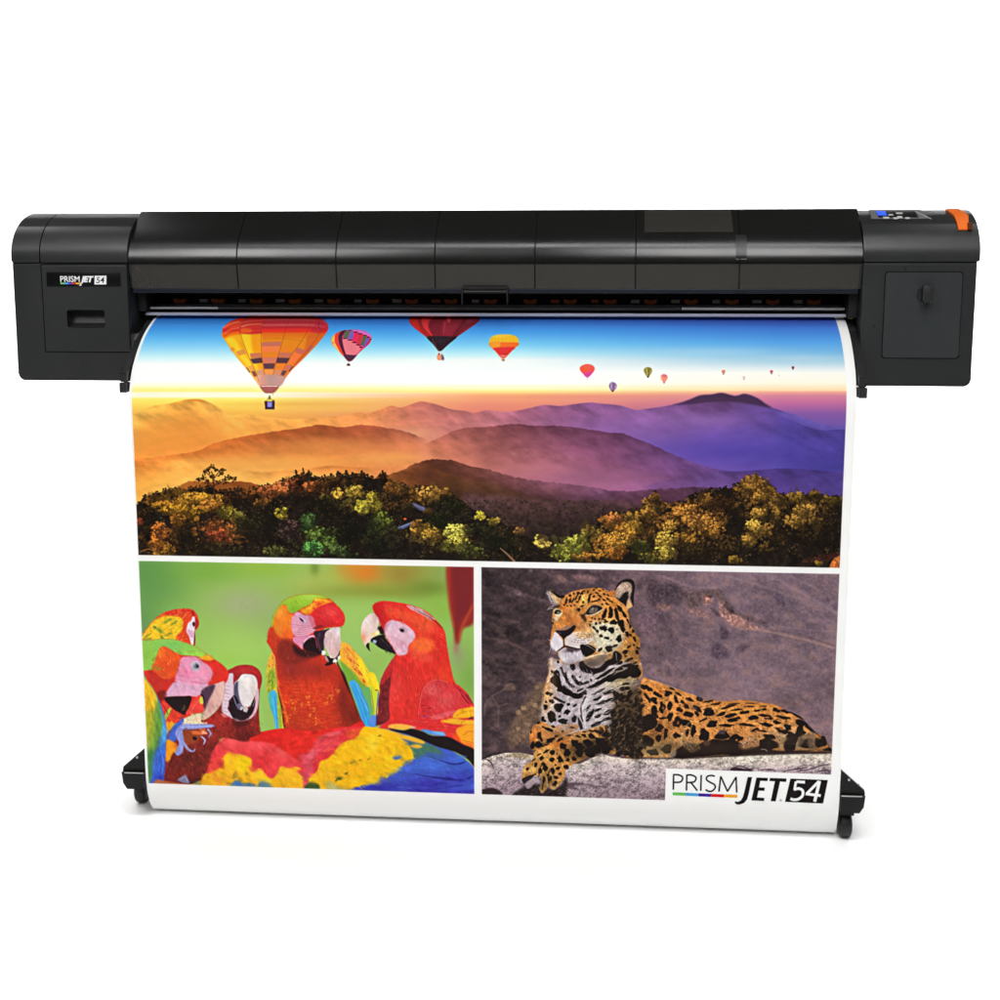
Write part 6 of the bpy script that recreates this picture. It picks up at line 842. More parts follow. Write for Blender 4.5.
def mat(name, color, rough=.5, spec=.5, metal=0., grain=0., gscale=900, vary=0., coat=0.):
    m = bpy.data.materials.new(name); m.use_nodes = True
    nt = m.node_tree; b = nt.nodes['Principled BSDF']
    b.inputs['Base Color'].default_value = color if len(color) == 4 else (*color, 1)
    b.inputs['Roughness'].default_value = rough
    b.inputs['Specular IOR Level'].default_value = spec
    b.inputs['Metallic'].default_value = metal
    if coat: b.inputs['Coat Weight'].default_value = coat
    tc = nt.nodes.new('ShaderNodeTexCoord')
    if grain:
        n = nt.nodes.new('ShaderNodeTexNoise'); n.inputs['Scale'].default_value = gscale; n.inputs['Detail'].default_value = 2
        nt.links.new(tc.outputs['Object'], n.inputs['Vector'])
        bp = nt.nodes.new('ShaderNodeBump'); bp.inputs['Strength'].default_value = grain; bp.inputs['Distance'].default_value = .001
        nt.links.new(n.outputs['Fac'], bp.inputs['Height']); nt.links.new(bp.outputs['Normal'], b.inputs['Normal'])
    if vary:   # smudges and fine dust change the gloss a little
        n = nt.nodes.new('ShaderNodeTexNoise'); n.inputs['Scale'].default_value = 6; n.inputs['Detail'].default_value = 2
        nt.links.new(tc.outputs['Object'], n.inputs['Vector'])
        mr = nt.nodes.new('ShaderNodeMapRange'); mr.inputs['From Min'].default_value = .3; mr.inputs['From Max'].default_value = .7
        mr.inputs['To Min'].default_value = max(rough - vary, .02); mr.inputs['To Max'].default_value = rough + vary
        nt.links.new(n.outputs['Fac'], mr.inputs['Value']); nt.links.new(mr.outputs['Result'], b.inputs['Roughness'])
    return m

M = dict(
    shell=mat('textured black plastic', (.0165, .0175, .0182), .35, .5, 0, .25, 700, .05),
    shell_dark=mat('black plastic', (.012, .012, .013), .45, .4, 0, .1, 700),
    lid=mat('smoked acrylic', (.0045, .0045, .0043), .23, .6, 0, .1, 420, .035),
    window=mat('smoked window with reflected brown', (.020, .0175, .0135), .22, .6, 0, .1, 300, .05),  # brown of room reflections and see-through interior put into the colour
    gap=mat('dark gap', (.003, .003, .003), .8, .1),
    inside=mat('black interior', (.006, .006, .006), .55, .3),
    panel=mat('slate plastic', (.021, .0245, .0262), .5, .35, 0, .2, 700),
    plate=mat('gloss black plate', (.002, .002, .0025), .3, .3),
    white=mat('white print', (.85, .85, .85), .5, .3),
    thin=mat('dark print', (.02, .02, .022), .5, .3),
    orange=mat('orange plastic', (.95, .17, .005), .5, .3),
    tabshade=mat('orange tab shade', (.1, .022, .006), .5, .3),  # shade beside the orange tab, as a darker colour
    rust=mat('orange roller', (.95, .26, .09), .5, .3),
    grey=mat('grey spring', (.8, .77, .7), .5, .4),
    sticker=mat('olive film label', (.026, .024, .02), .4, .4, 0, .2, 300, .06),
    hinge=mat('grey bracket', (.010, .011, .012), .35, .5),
    steel=mat('steel rod highlight', (.85, .85, .83), .3, .6),  # pale tone stands for lamp reflections on the rod
    rail=mat('dark aluminium', (.075, .072, .066), .35, .6),
    bar=mat('clear strip', (.5, .5, .6), .25, .5),
    lip=mat('blue black strip', (.006, .008, .016), .3, .5),
    keypad=mat('grey keypad', (.16, .16, .17), .5, .4),
    key=mat('pale key', (.6, .6, .58), .5, .4),
    screen=mat('blue display', (.03, .09, .75), .4, .4),
    foot=mat('black steel', (.004, .004, .004), .4, .22, 0, .1, 500),
    edge=mat('painted edge glint', (.4, .4, .39), .4, .5),  # pale tone for a painted highlight and glint on the feet
    rubber=mat('black rubber', (.006, .006, .006), .5, .4),
    yellow=mat('yellow mark', (.75, .75, .05), .5, .3),
    b0=mat('bar green', rgb(120, 205, 110)), b1=mat('bar blue', rgb(90, 170, 235)), b2=mat('bar violet', rgb(70, 70, 215)), b3=mat('bar red', rgb(230, 40, 40)), b4=mat('bar amber', rgb(250, 190, 40)))
b = M['screen'].node_tree.nodes['Principled BSDF']
b.inputs['Emission Color'].default_value = (.03, .12, 1, 1); b.inputs['Emission Strength'].default_value = .7

def link(name, bm, m, parent=None, flat=False, angle=35):
    me = bpy.data.meshes.new(name)
    bmesh.ops.recalc_face_normals(bm, faces=bm.faces[:])
    bm.to_mesh(me); bm.free()
    for x in (m if isinstance(m, (list, tuple)) else [m]): me.materials.append(x)
    o = bpy.data.objects.new(name, me); COL.objects.link(o)
    if parent is not None:
        o.parent = parent; o.matrix_parent_inverse = parent.matrix_basis.inverted()
    if not flat:
        me.shade_smooth()
        me.set_sharp_from_angle(angle=math.radians(angle))
    return o

def empty(name, loc, label, cat):
    o = bpy.data.objects.new(name, None); COL.objects.link(o)
    o.location = loc; o.empty_display_size = .1; o['label'] = label; o['category'] = cat
    return o

def box(bm, x0, x1, y0, y1, z0, z1, bev=0., seg=2):
    r = bmesh.ops.create_cube(bm, size=1)
    vs = r['verts']
    for v in vs:
        v.co = Vector(((x0 + x1) / 2 + v.co.x * (x1 - x0), (y0 + y1) / 2 + v.co.y * (y1 - y0), (z0 + z1) / 2 + v.co.z * (z1 - z0)))
    if bev:
        es = list({e for v in vs for e in v.link_edges})
        bmesh.ops.bevel(bm, geom=es, offset=bev, segments=seg, affect='EDGES', profile=.6)
    return bm

def B(*a, **k): return box(bmesh.new(), *a, **k)

def prism(bm, pts, ax, a0, a1, bev=0., seg=2):
    """outline extruded along an axis; pts in the two other coordinates, in order"""
    def co(p, a):
        return {'x': (a, p[0], p[1]), 'y': (p[0], a, p[1]), 'z': (p[0], p[1], a)}[ax]
    A = [bm.verts.new(co(p, a0)) for p in pts]; C_ = [bm.verts.new(co(p, a1)) for p in pts]
    fs = [bm.faces.new(A), bm.faces.new(C_[::-1])]
    n = len(pts)
    for i in range(n): bm.faces.new((A[i], C_[i], C_[(i + 1) % n], A[(i + 1) % n]))
    if bev:
        es = [e for f in fs for e in f.edges]
        bmesh.ops.bevel(bm, geom=es, offset=bev, segments=seg, affect='EDGES', profile=.6)
    return bm

def cyl(bm, p, q, r, n=20, r2=None):
    p, q = Vector(p), Vector(q); d = q - p
    mt = Matrix.Translation((p + q) / 2) @ d.to_track_quat('Z', 'Y').to_matrix().to_4x4()
    bmesh.ops.create_cone(bm, cap_ends=True, segments=n, radius1=r, radius2=r if r2 is None else r2, depth=d.length, matrix=mt)
    return bm

def spline(pts, n=6):
    return [tuple(p) for p in smooth(pts, False, n)]

def cut(o, cutter):
    """take a pocket out of o"""
    md = o.modifiers.new('pocket', 'BOOLEAN'); md.operation = 'DIFFERENCE'; md.object = cutter; md.solver = 'EXACT'
    bpy.context.view_layer.update()
    me = bpy.data.meshes.new_from_object(o.evaluated_get(bpy.context.evaluated_depsgraph_get()))
    o.modifiers.clear(); old = o.data; o.data = me; bpy.data.meshes.remove(old)
    me.name = o.name; me.shade_flat()

# ---------------------------------------------------------------- printer
P = empty('wide_format_printer', (0, .25, FLOOR), 'long black wide format printer on a low wheeled stand, feeding out a colourful banner', 'printer')
BY, ZT, ZB = .093, 1.0785, .848                     # front face of the end housings, seam height, underside
XL, XLI, XRI, XR = -.9466, -.712, .704, .9122

# curved top section shared by the end caps and the front lid (depth, height)
def bulge(y, z, table, step=.004):
    """curve grown from its lean (degrees from upright) along its length: no kinks"""
    L = [t[0] for t in table]; n = int(round(L[-1] / step)); out = [(y, z)]
    for i in range(n):
        q = math.radians(np.interp((i + .5) * L[-1] / n, L, [t[1] for t in table])); d = L[-1] / n
        y += math.sin(q) * d; z += math.cos(q) * d; out.append((y, z))
    return out
CAP = bulge(.0925, 1.0805, [(0, -4), (.018, 6), (.036, 26), (.064, 44), (.096, 60), (.130, 72), (.160, 76)])

def cap_outline(off=0.):
    C_ = [(y + off, z - off) for y, z in CAP]
    return C_ + [(.50, CAP[-1][1] + .001), (.515, 1.165), (.515, 1.0805)]

def patch(name, x0, x1, z0, z1, off, m, parent, thick=.0008, taper=0., CAP=CAP):
    """thin plate that follows the curved top between two heights"""
    pr = [(y, z) for y, z in CAP if z0 < z < z1]
    def at(zz):
        for (ya, za), (yb, zb) in zip(CAP[1:], CAP[2:]):
            if za <= zz <= zb: t = (zz - za) / max(zb - za, 1e-9); return (ya + (yb - ya) * t, zz)
        return CAP[-1]
    pr = [at(z0)] + [p for p in pr if p[1] > z0 + .001 and p[1] < z1 - .0006] + [at(z1)]
    bm = bmesh.new(); rows = []
    for i, (y, z) in enumerate(pr):
        j, k_ = max(i - 1, 0), min(i + 1, len(pr) - 1)
        ty, tz = pr[k_][0] - pr[j][0], pr[k_][1] - pr[j][1]; L = math.hypot(ty, tz) or 1
        ny, nz = -tz / L, ty / L
        t = i / (len(pr) - 1); dx = taper * (1 - t)
        o1, o0 = off + thick, off
        rows.append([bm.verts.new(v) for v in ((x0 + dx, y + ny * o0, z + nz * o0), (x1 - dx, y + ny * o0, z + nz * o0), (x1 - dx, y + ny * o1, z + nz * o1), (x0 + dx, y + ny * o1, z + nz * o1))])
    for a, c in zip(rows[:-1], rows[1:]):
        for i in range(4): bm.faces.new((a[i], a[(i + 1) % 4], c[(i + 1) % 4], c[i]))
    bm.faces.new(rows[0]); bm.faces.new(rows[-1][::-1])
    return link(name, bm, m, parent)

# end housings
def rounded(x0, x1, z0, z1, r, n=5, corners=(1, 1, 1, 1)):
    pts = []
    for (cx, cz, a0, on) in ((x1 - r, z1 - r, 0, corners[0]), (x0 + r, z1 - r, 90, corners[1]), (x0 + r, z0 + r, 180, corners[2]), (x1 - r, z0 + r, 270, corners[3])):
        if on:
            for i in range(n + 1):
                t = math.radians(a0 + 90 * i / n); pts.append((cx + r * math.cos(t), cz + r * math.sin(t)))
        else:
            pts.append((x1 if a0 in (0, 270) else x0, z1 if a0 < 180 else z0))
    return pts
hl = link('end_housing', prism(bmesh.new(), rounded(XL, XLI, ZB, ZT, .013, 5, (0, 0, 1, 0)), 'y', BY, .5, .003, 3), M['shell'], P, True)
hr = link('end_housing', prism(bmesh.new(), rounded(XRI, XR, ZB, ZT, .013, 5, (0, 0, 0, 1)), 'y', BY, .5, .003, 3), M['shell'], P, True)
# dark seam line between housings and caps, set back
link('seam_gasket', B(XL + .0004, XLI - .002, BY + .002, .49, ZT - .003, ZT + .004), M['gap'], P)
link('seam_gasket', B(XRI + .002, XR - .0004, BY + .002, .49, ZT - .003, ZT + .004), M['gap'], P)
# end caps; the left one is in two pieces
link('end_cap', prism(bmesh.new(), cap_outline(), 'x', XL - .001, -.8905, .0035), M['shell'], P)
link('end_cap', prism(bmesh.new(), cap_outline(), 'x', -.8882, XLI, .0018), M['shell'], P)
link('end_cap', prism(bmesh.new(), cap_outline(), 'x', XRI, XR + .004, .004), M['shell'], P)

# left service door with its finger pocket
link('door_gap', B(-.8885, XLI - .0006, BY - .0006, BY + .002, .9045, ZT - .001), M['gap'], P)
dr = link('service_door', B(-.8862, -.7135, BY - .0026, BY + .004, .9068, ZT - .0035, bev=.0012), M['shell'], P, True)
pk = link('pocket', prism(bmesh.new(), rounded(-.839, -.762, .953, .988, .005), 'y', BY - .02, BY + .028), M['shell'], None)
for o in (dr, hl, [c for c in P.children if c.name.startswith('door_gap')][0]): cut(o, pk)
bpy.data.objects.remove(pk)
link('finger_grip', prism(bmesh.new(), [(BY + .0265, .9875), (BY + .0265, .9535), (BY + .004, .9535), (BY + .020, .962)], 'x', -.8385, -.7625), M['shell'], dr)
# nameplate
np_ = link('nameplate', B(-.8762, -.7265, BY - .0042, BY - .0024, 1.034, 1.0612, bev=.0005), M['plate'], P)

def text(body, x0, x1, z0, z1, y, m, parent, name, shear=0., bold=0.):
    cu = bpy.data.curves.new(name, 'FONT'); cu.body = body; cu.size = .02; cu.extrude = .0002; cu.shear = shear; cu.offset = bold; cu.resolution_u = 4
    o = bpy.data.objects.new(name, cu); COL.objects.link(o)
    bpy.context.view_layer.update()
    me = bpy.data.meshes.new_from_object(o.evaluated_get(bpy.context.evaluated_depsgraph_get()))
    bpy.data.objects.remove(o); bpy.data.curves.remove(cu)
    v = np.array([p.co for p in me.vertices]); lo, hi = v.min(0), v.max(0)
    s = ((x1 - x0) / (hi[0] - lo[0]), (z1 - z0) / (hi[1] - lo[1]))
    for p in me.vertices: p.co = (x0 + (p.co.x - lo[0]) * s[0], y - (p.co.z - lo[2]), z0 + (p.co.y - lo[1]) * s[1])
    me.materials.clear(); me.materials.append(m); me.name = name
    t = bpy.data.objects.new(name, me); COL.objects.link(t); t.parent = parent; t.matrix_parent_inverse = parent.matrix_basis.inverted()
    return t
ty = BY - .0043
text('PRISM', -.848, -.8085, 1.0425, 1.054, ty, M['white'], np_, 'lettering', 0, .0002)
text('JET', -.8078, -.780, 1.0385, 1.054, ty, M['white'], np_, 'lettering', .28, .0011)
bm = bmesh.new(); prism(bm, [(-.8065, 1.0395), (-.8032, 1.0412), (-.8062, 1.0350), (-.8098, 1.0352), (-.8098, 1.0368)], 'y', ty - .0004, ty); link('lettering', bm, M['white'], np_, True)
bm = bmesh.new(); prism(bm, [(-.7792, 1.0378), (-.7550, 1.0378), (-.7540, 1.0545), (-.7776, 1.0545)], 'y', ty - .0004, ty); tag54 = link('number_tag', bm, M['white'], np_, True)
text('54', -.7752, -.7585, 1.0402, 1.0522, ty - .0005, M['thin'], np_, 'lettering', .15, .0001)
bm = bmesh.new()
for i in range(5):
    n0 = len(bm.faces); box(bm, -.848 + i * .0079, -.848 + (i + 1) * .0079, ty - .0004, ty, 1.0384, 1.0412)
    bm.faces.ensure_lookup_table()
    for f in bm.faces[n0:]: f.material_index = i
link('colour_bar', bm, [M['b%d' % i] for i in range(5)], np_, True)

# right access panel and its turn knob
link('panel_gap', prism(bmesh.new(), rounded(.7445, .8875, .9005, 1.0625, .006), 'y', BY - .0005, BY + .002), M['gap'], P, True)
ap = link('access_panel', prism(bmesh.new(), rounded(.746, .886, .902, 1.061, .006), 'y', BY - .0022, BY + .003, .001), M['panel'], P, True)
bm = bmesh.new(); cyl(bm, (.818, BY - .0022, 1.021), (.818, BY - .007, 1.021), .0135, 28); prism(bm, rounded(.811, .829, 1.005, 1.037, .005), 'y', BY - .024, BY - .0068, .002)
link('turn_knob', bm, M['shell_dark'], P)
for (x, z) in ((.781, 1.067), (.728, .961)):
    link('screw_plug', cyl(bmesh.new(), (x, BY + .001, z), (x, BY - .0006, z), .0035, 16), M['shell_dark'], P)

# control panel on the right cap
cp = patch('control_panel', .728, .826, 1.1605, CAP[-1][1] - .0003, .0004, M['keypad'], P, taper=-.004)
patch('panel_inset', .738, .812, 1.1625, 1.1755, .0014, M['plate'], cp, .0004)
patch('display', .7385, .7555, 1.1665, 1.1755, .0020, M['screen'], cp, .0004)
for x0, x1, z0, z1 in ((.746, .757, 1.1595, 1.1632), (.765, .773, 1.1588, 1.162), (.773, .782, 1.1602, 1.1645), (.787, .795, 1.1588, 1.162), (.758, .767, 1.166, 1.1685), (.774, .786, 1.169, 1.1722)):
    patch('button', x0, x1, z0, z1, .0020, M['key'], cp, .0006)
bm = bmesh.new(); cyl(bm, (.812, .178, 1.1765), (.834, .137, 1.1605), .0007, 8); link('trim_line', bm, M['key'], cp)
# orange tab wrapped over the cap
bm = bmesh.new(); rows = []
for i, (y, z) in enumerate(CAP):
    if z < 1.1385: continue
    x0 = np.interp(z, [1.139, 1.1655, 1.1785], [.8790, .8790, .8735]); x1 = np.interp(z, [1.139, 1.1655, 1.1785], [.8955, .9050, .8985])
    j, k_ = max(i - 1, 0), min(i + 1, len(CAP) - 1); L_ = math.hypot(CAP[k_][0] - CAP[j][0], CAP[k_][1] - CAP[j][1])
    ny, nz = -(CAP[k_][1] - CAP[j][1]) / L_, (CAP[k_][0] - CAP[j][0]) / L_
    rows.append([bm.verts.new(v) for v in ((x0, y, z), (x1, y, z), (x1, y + ny * .0028, z + nz * .0028), (x0, y + ny * .0028, z + nz * .0028))])
for a_, c_ in zip(rows[:-1], rows[1:]):
    for i in range(4): bm.faces.new((a_[i], a_[(i + 1) % 4], c_[(i + 1) % 4], c_[i]))
bm.faces.new(rows[0]); bm.faces.new(rows[-1][::-1])
ot = link('orange_tab', bm, M['orange'], P)
link('tab_shade', prism(bmesh.new(), [(.8955, 1.1395), (.9045, 1.1395), (.9025, 1.154), (.897, 1.152)], 'y', .1095, .13), M['tabshade'], ot)  # dark plate stands in for the shading beside the tab

# smoked front lid
LID = bulge(.0945, 1.0805, [(0, 0), (.012, 12), (.030, 29), (.052, 43), (.080, 49), (.1335, 50)])
lid_out = [(.1035, 1.0300)] + [(.0992, 1.055), (.0952, 1.0765)] + [p for p in LID if p[1] > 1.079] + [(LID[-1][0] + .003, LID[-1][1] + .0012), (.50, LID[-1][1] + .0012), (.50, 1.1705), (.25, 1.1705), (.19, 1.168), (.175, 1.163), (.155, 1.146), (.135, 1.125), (.115, 1.10), (.104, 1.078), (.1075, 1.0305)]
win = [(.1030, 1.0302), (.0987, 1.055), (.0947, 1.0764), (.0962, 1.0764), (.1002, 1.055), (.1045, 1.0302)]
lid = link('front_lid', prism(bmesh.new(), lid_out, 'x', XLI + .0012, XRI - .0012), M['lid'], P)
link('lid_window', prism(bmesh.new(), win, 'x', XLI + .006, XRI - .006), M['window'], lid)
link('lid_crease', B(XLI + .002, XRI - .002, .0928, .0975, 1.0768, 1.0795), M['gap'], lid)
link('lid_lip', B(XLI + .006, XRI - .006, .1022, .111, 1.0215, 1.0298, bev=.0008), M['lip'], lid)
for x in (-.494, -.298, -.105, .088, .280, .4756):
    bm = bmesh.new()
    prof = [(y - .0008, z) for y, z in lid_out if z > 1.029 and (y, z) in LID or (y, z) in lid_out[:3]]
    prof = [(y - (.0007 if z < 1.077 else 0), z) for y, z in prof]
    prof = sorted({(round(y, 5), round(z, 5)) for y, z in prof}, key=lambda p: p[1])
    rows = [[bm.verts.new((x - .0011, y, z)), bm.verts.new((x + .0011, y, z)), bm.verts.new((x + .0011, y + .002, z)), bm.verts.new((x - .0011, y + .002, z))] for y, z in prof]
    for a, c in zip(rows[:-1], rows[1:]):
        for i in range(4): bm.faces.new((a[i], a[(i + 1) % 4], c[(i + 1) % 4], c[i]))
    bm.faces.new(rows[0]); bm.faces.new(rows[-1][::-1])
    link('lid_seam', bm, M['gap'], lid)
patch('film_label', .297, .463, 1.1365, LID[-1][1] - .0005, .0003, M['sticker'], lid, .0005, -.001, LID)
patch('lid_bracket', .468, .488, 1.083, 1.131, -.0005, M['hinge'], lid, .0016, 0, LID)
# centre pull handle under the lid
bm = bmesh.new(); box(bm, -.0535, .0365, .0935, .1015, 1.0295, 1.0335, .001); box(bm, -.0535, -.0510, .0945, .1015, 1.000, 1.0294, .0008); box(bm, .0340, .0365, .0945, .1015, 1.000, 1.0294, .0008); box(bm, -.0508, .0338, .0965, .1005, 1.0215, 1.0293)
hd = link('pull_handle', bm, M['inside'], lid)
link('handle_edge', B(-.0495, .0325, .0955, .0965, 1.0246, 1.0256), M['rail'], hd)

# inside the opening: back plate, rollers, rails
link('inner_plate', B(XLI, XRI, .235, .25, .955, 1.165), M['inside'], P)
link('inner_deck', B(XLI, XRI, .17, .235, .94, .9735), M['inside'], P)
link('rear_beam', B(XLI, XRI, .255, .50, .852, .93, bev=.006), M['shell_dark'], P)
link('side_bracket', B(XLI + .0005, -.693, .135, .20, .985, 1.03, bev=.003), M['inside'], P)
link('side_bracket', B(.685, XRI - .0005, .125, .20, .975, 1.04, bev=.003), M['inside'], P)
for i in range(17):
    x = -.6512 + i * .0803
    bm = bmesh.new(); prism(bm, [(x - .013, 1.0082), (x - .006, 1.0082), (x - .005, 1.0066), (x + .005, 1.0066), (x + .006, 1.0082), (x + .013, 1.0082), (x + .0125, 1.0005), (x + .006, .999), (x - .006, .999), (x - .0125, 1.0005)], 'y', .216, .2345)
    link('pinch_roller', bm, M['rust'], P, True)
    if i in (0, 9): continue
    w = (.017, .0165, .015)[i % 3]
    bm = bmesh.new(); box(bm, x - .0385 - w + .016, x - .0385 + w, .219, .2345, 1.0008 + (i % 2) * .0004, 1.0078); 
    link('roller_spring', bm, M['grey'] if i not in (7, 10, 11) else M['rust'], P, True)
link('guide_rail', B(XLI + .02, XRI - .02, .186, .212, .9868, .9985, bev=.0012), M['rail'], P)
link('guide_rod', cyl(bmesh.new(), (-.699, .163, .9912), (-.555, .163, .9912), .0026, 16), M['steel'], P)  # rod ends coloured pale where lamps reflect, middle piece dark
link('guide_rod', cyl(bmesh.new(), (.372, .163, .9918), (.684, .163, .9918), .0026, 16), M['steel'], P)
link('guide_rod', cyl(bmesh.new(), (-.553, .163, .9915), (.370, .163, .9915), .0022, 16), M['rail'], P)
link('exit_strip', B(-.70, .693, .150, .158, .9765, .9822, bev=.0006), M['bar'], P)

# curved apron that carries the paper down, and its end blocks
APR = spline([(.21, .9735), (.188, .972), (.15, .962), (.10, .9385), (.065, .914), (.035, .8815), (.013, .846), (.010, .835)], 4)
bm = bmesh.new(); prism(bm, APR + [(.03, .835), (.05, .875), (.08, .905), (.115, .93), (.16, .95), (.21, .958)], 'x', -.6885, .6885); link('paper_apron', bm, M['shell_dark'], P)
for s in (-1, 1):
    x0, x1 = (-.7025, -.689) if s < 0 else (.689, .7035)
    A_ = [(.195, .9745), (.17, .9685), (.135, .952), (.09, .9285), (.045, .8975), (.012, .8735), (.0, .871)]
    bm = bmesh.new(); prism(bm, A_ + [(0, .853), (.03, .853), (.05, .885), (.095, .91), (.14, .935), (.195, .957)], 'x', x0, x1, .0015); ae = link('apron_end', bm, M['shell_dark'], P)
    link('end_block', B(x0 - .0008 * (s < 0), x1 + .0008 * (s > 0), -.0045, .03, .8325, .8515, bev=.001), M['shell_dark'], ae)
    link('end_trim', B(x0, x1, -.002, .0015, .8705, .8718), M['hinge'], ae)
    link('end_trim', B(x0, x1, -.0022, .0015, .8512, .8524), M['hinge'], ae)
    link('end_plate', prism(bmesh.new(), [(.162, .9665), (.135, .9535), (.135, .951), (.162, .964)], 'x', x0 + .001, x1 - .001), M['panel'], ae)
link('cross_strip', B(-.7115, -.6925, .155, .165, .9775, .9792), M['hinge'], P); link('cross_strip', B(.6885, .7035, .15, .16, .980, .9817), M['hinge'], P)
bm = bmesh.new(); prism(bm, [(.6905, .9735), (.694, .9785), (.6985, .9735)], 'y', .148, .156); link('yellow_mark', bm, M['yellow'], P)

# stand: legs behind the banner, feet and casters
for s in (-1, 1):
    link('leg', B(s * .60 - .03, s * .60 + .03, .27, .35, .05, .852, bev=.004), M['foot'], P)
    prof = [(s * .6885, .0335), (s * .7245, .0335), (s * .7325, .046), (s * .735, .0715), (s * .7335, .0775), (s * .6885, .117)]
    barp = [(s * .6885, .034), (s * .7240, .034), (s * .7315, .046), (s * .733, .0705), (s * .6885, .0705)]
    ft = link('foot', prism(bmesh.new(), prof if s < 0 else prof[::-1], 'y', .004, .014, .002), M['foot'], P)
    link('foot_bar', prism(bmesh.new(), barp if s < 0 else barp[::-1], 'y', .0138, .06, .003), M['foot'], ft)
    link('foot_arm', B(*sorted((s * .6885, s * .735)), .059, .15, .0335, .041), M['foot'], ft)
    link('stay', B(s * .60 - .03, s * .60 + .03, .149, .30, .05, .09, bev=.003), M['foot'], P)
    prof2 = [(s * .6885, .0335), (s * .7245, .0335), (s * .7322, .046), (s * .7345, .0685), (s * .6885, .0685)]
    link('foot_plate', prism(bmesh.new(), prof2 if s < 0 else prof2[::-1], 'y', -.004, .004, .0012), M['foot'], ft)
    link('edge_highlight', B(*sorted((s * .689, s * .7285)), -.0046, -.0030, .0668, .0690, bev=.0004), M['edge'], ft)  # highlight of the upper front edge, painted as a pale strip
    link('glint_stud', cyl(bmesh.new(), (s * .703, .0045, .0985), (s * .703, .001, .0985), .0022, 12), M['edge'], ft)  # small disc with a glint put into its pale colour
    cx, cy_ = (-.726, .088) if s < 0 else (.704, .036)
    cs = link('caster', B(cx - .0155, cx + .0155, cy_ - .015, cy_ + .015, .018, .0335, bev=.002), M['foot'], P)
    bm = bmesh.new()
    R_ = [(.0132, .017), (.0128, .0215), (.0098, .0252), (.005, .0265), (-.005, .0265), (-.0098, .0252), (-.0128, .0215), (-.0132, .017)]
    n = 32; rings = [[bm.verts.new((cx + dx * .92, cy_ + r * math.cos(2 * math.pi * i / n), -.0036 + r * math.sin(2 * math.pi * i / n))) for i in range(n)] for dx, r in R_]
    for a, c in zip(rings[:-1], rings[1:]):
        for i in range(n): bm.faces.new((a[i], a[(i + 1) % n], c[(i + 1) % n], c[i]))
    bm.faces.new(rings[0]); bm.faces.new(rings[-1][::-1])
    link('wheel', bm, M['rubber'], cs)
    cyl_ = cyl(bmesh.new(), (s * .702 - .0135, .3, -.0036), (s * .702 + .0135, .3, -.0036), .0264, 28)
    cb = link('caster', B(s * .702 - .016, s * .702 + .016, .285, .315, .018, .0335, bev=.002), M['foot'], P)
    link('wheel', cyl_, M['rubber'], cb)
link('cross_bar', B(-.6885, .6885, .119, .15, .034, .092, bev=.003), M['foot'], P)

# ---------------------------------------------------------------- printed banner
# paper path (depth, height): out of the printer, over the apron, straight down, loose loop at the floor
loop = [(.055 - .055 * math.cos(t), .0712 - .100 * math.sin(t)) for t in np.radians(np.arange(6, 181, 6))]
PATH = spline([(.245, .9785), (.215, .9785), (.188, .9765), (.150, .9665), (.100, .9430), (.065, .9185), (.030, .8850), (.012, .858), (.002, .832), (-.0012, .80), (-.0006, .76), (0, .70)], 8)
PATH += [(0, z) for z in np.linspace(.67, .10, 29)] + [(0, .0712)] + loop + [(.11, .12), (.108, .20)]
PA = np.array(PATH); ARC = np.concatenate([[0], np.cumsum(np.hypot(*np.diff(PA, axis=0).T))]); LEN = ARC[-1]
def t_of_z(z):            # arc length where the front of the sheet is at height z
    i = int(np.argmin(np.abs(np.where(PA[:, 0] < .06, PA[:, 1], 9) - z)))
    j = i + 1 if PA[i, 1] > z else i - 1
    f = (PA[i, 1] - z) / (PA[i, 1] - PA[j, 1] + 1e-12)
    return ARC[i] + f * (ARC[j] - ARC[i])
HW = .686
XA, XB, XM1, XM2, XG = -.6808, .6682, -.0210, -.0061, .3529      # picture edges across the sheet
T1, T2, T3, TR = t_of_z(.5148), t_of_z(.5030), t_of_z(.0452), t_of_z(.1111)

# lay the artwork flat: for every point of the sheet, find where that point was traced
CAM = np.array([.2463, -2.5011, 1.0408]); YAW, PIT, ROL, FPX = .0864, -.1606, .0005, 1339.12
def cam_axes():
    cy, sy, cp, sp, cr, sr = math.cos(YAW), math.sin(YAW), math.cos(PIT), math.sin(PIT), math.cos(ROL), math.sin(ROL)
    f = np.array([-sy * cp, cy * cp, sp]); r0 = np.array([cy, sy, 0.]); u0 = np.cross(r0, f)
    return cr * r0 + sr * u0, -sr * r0 + cr * u0, f
RX, UP, FW = cam_axes()

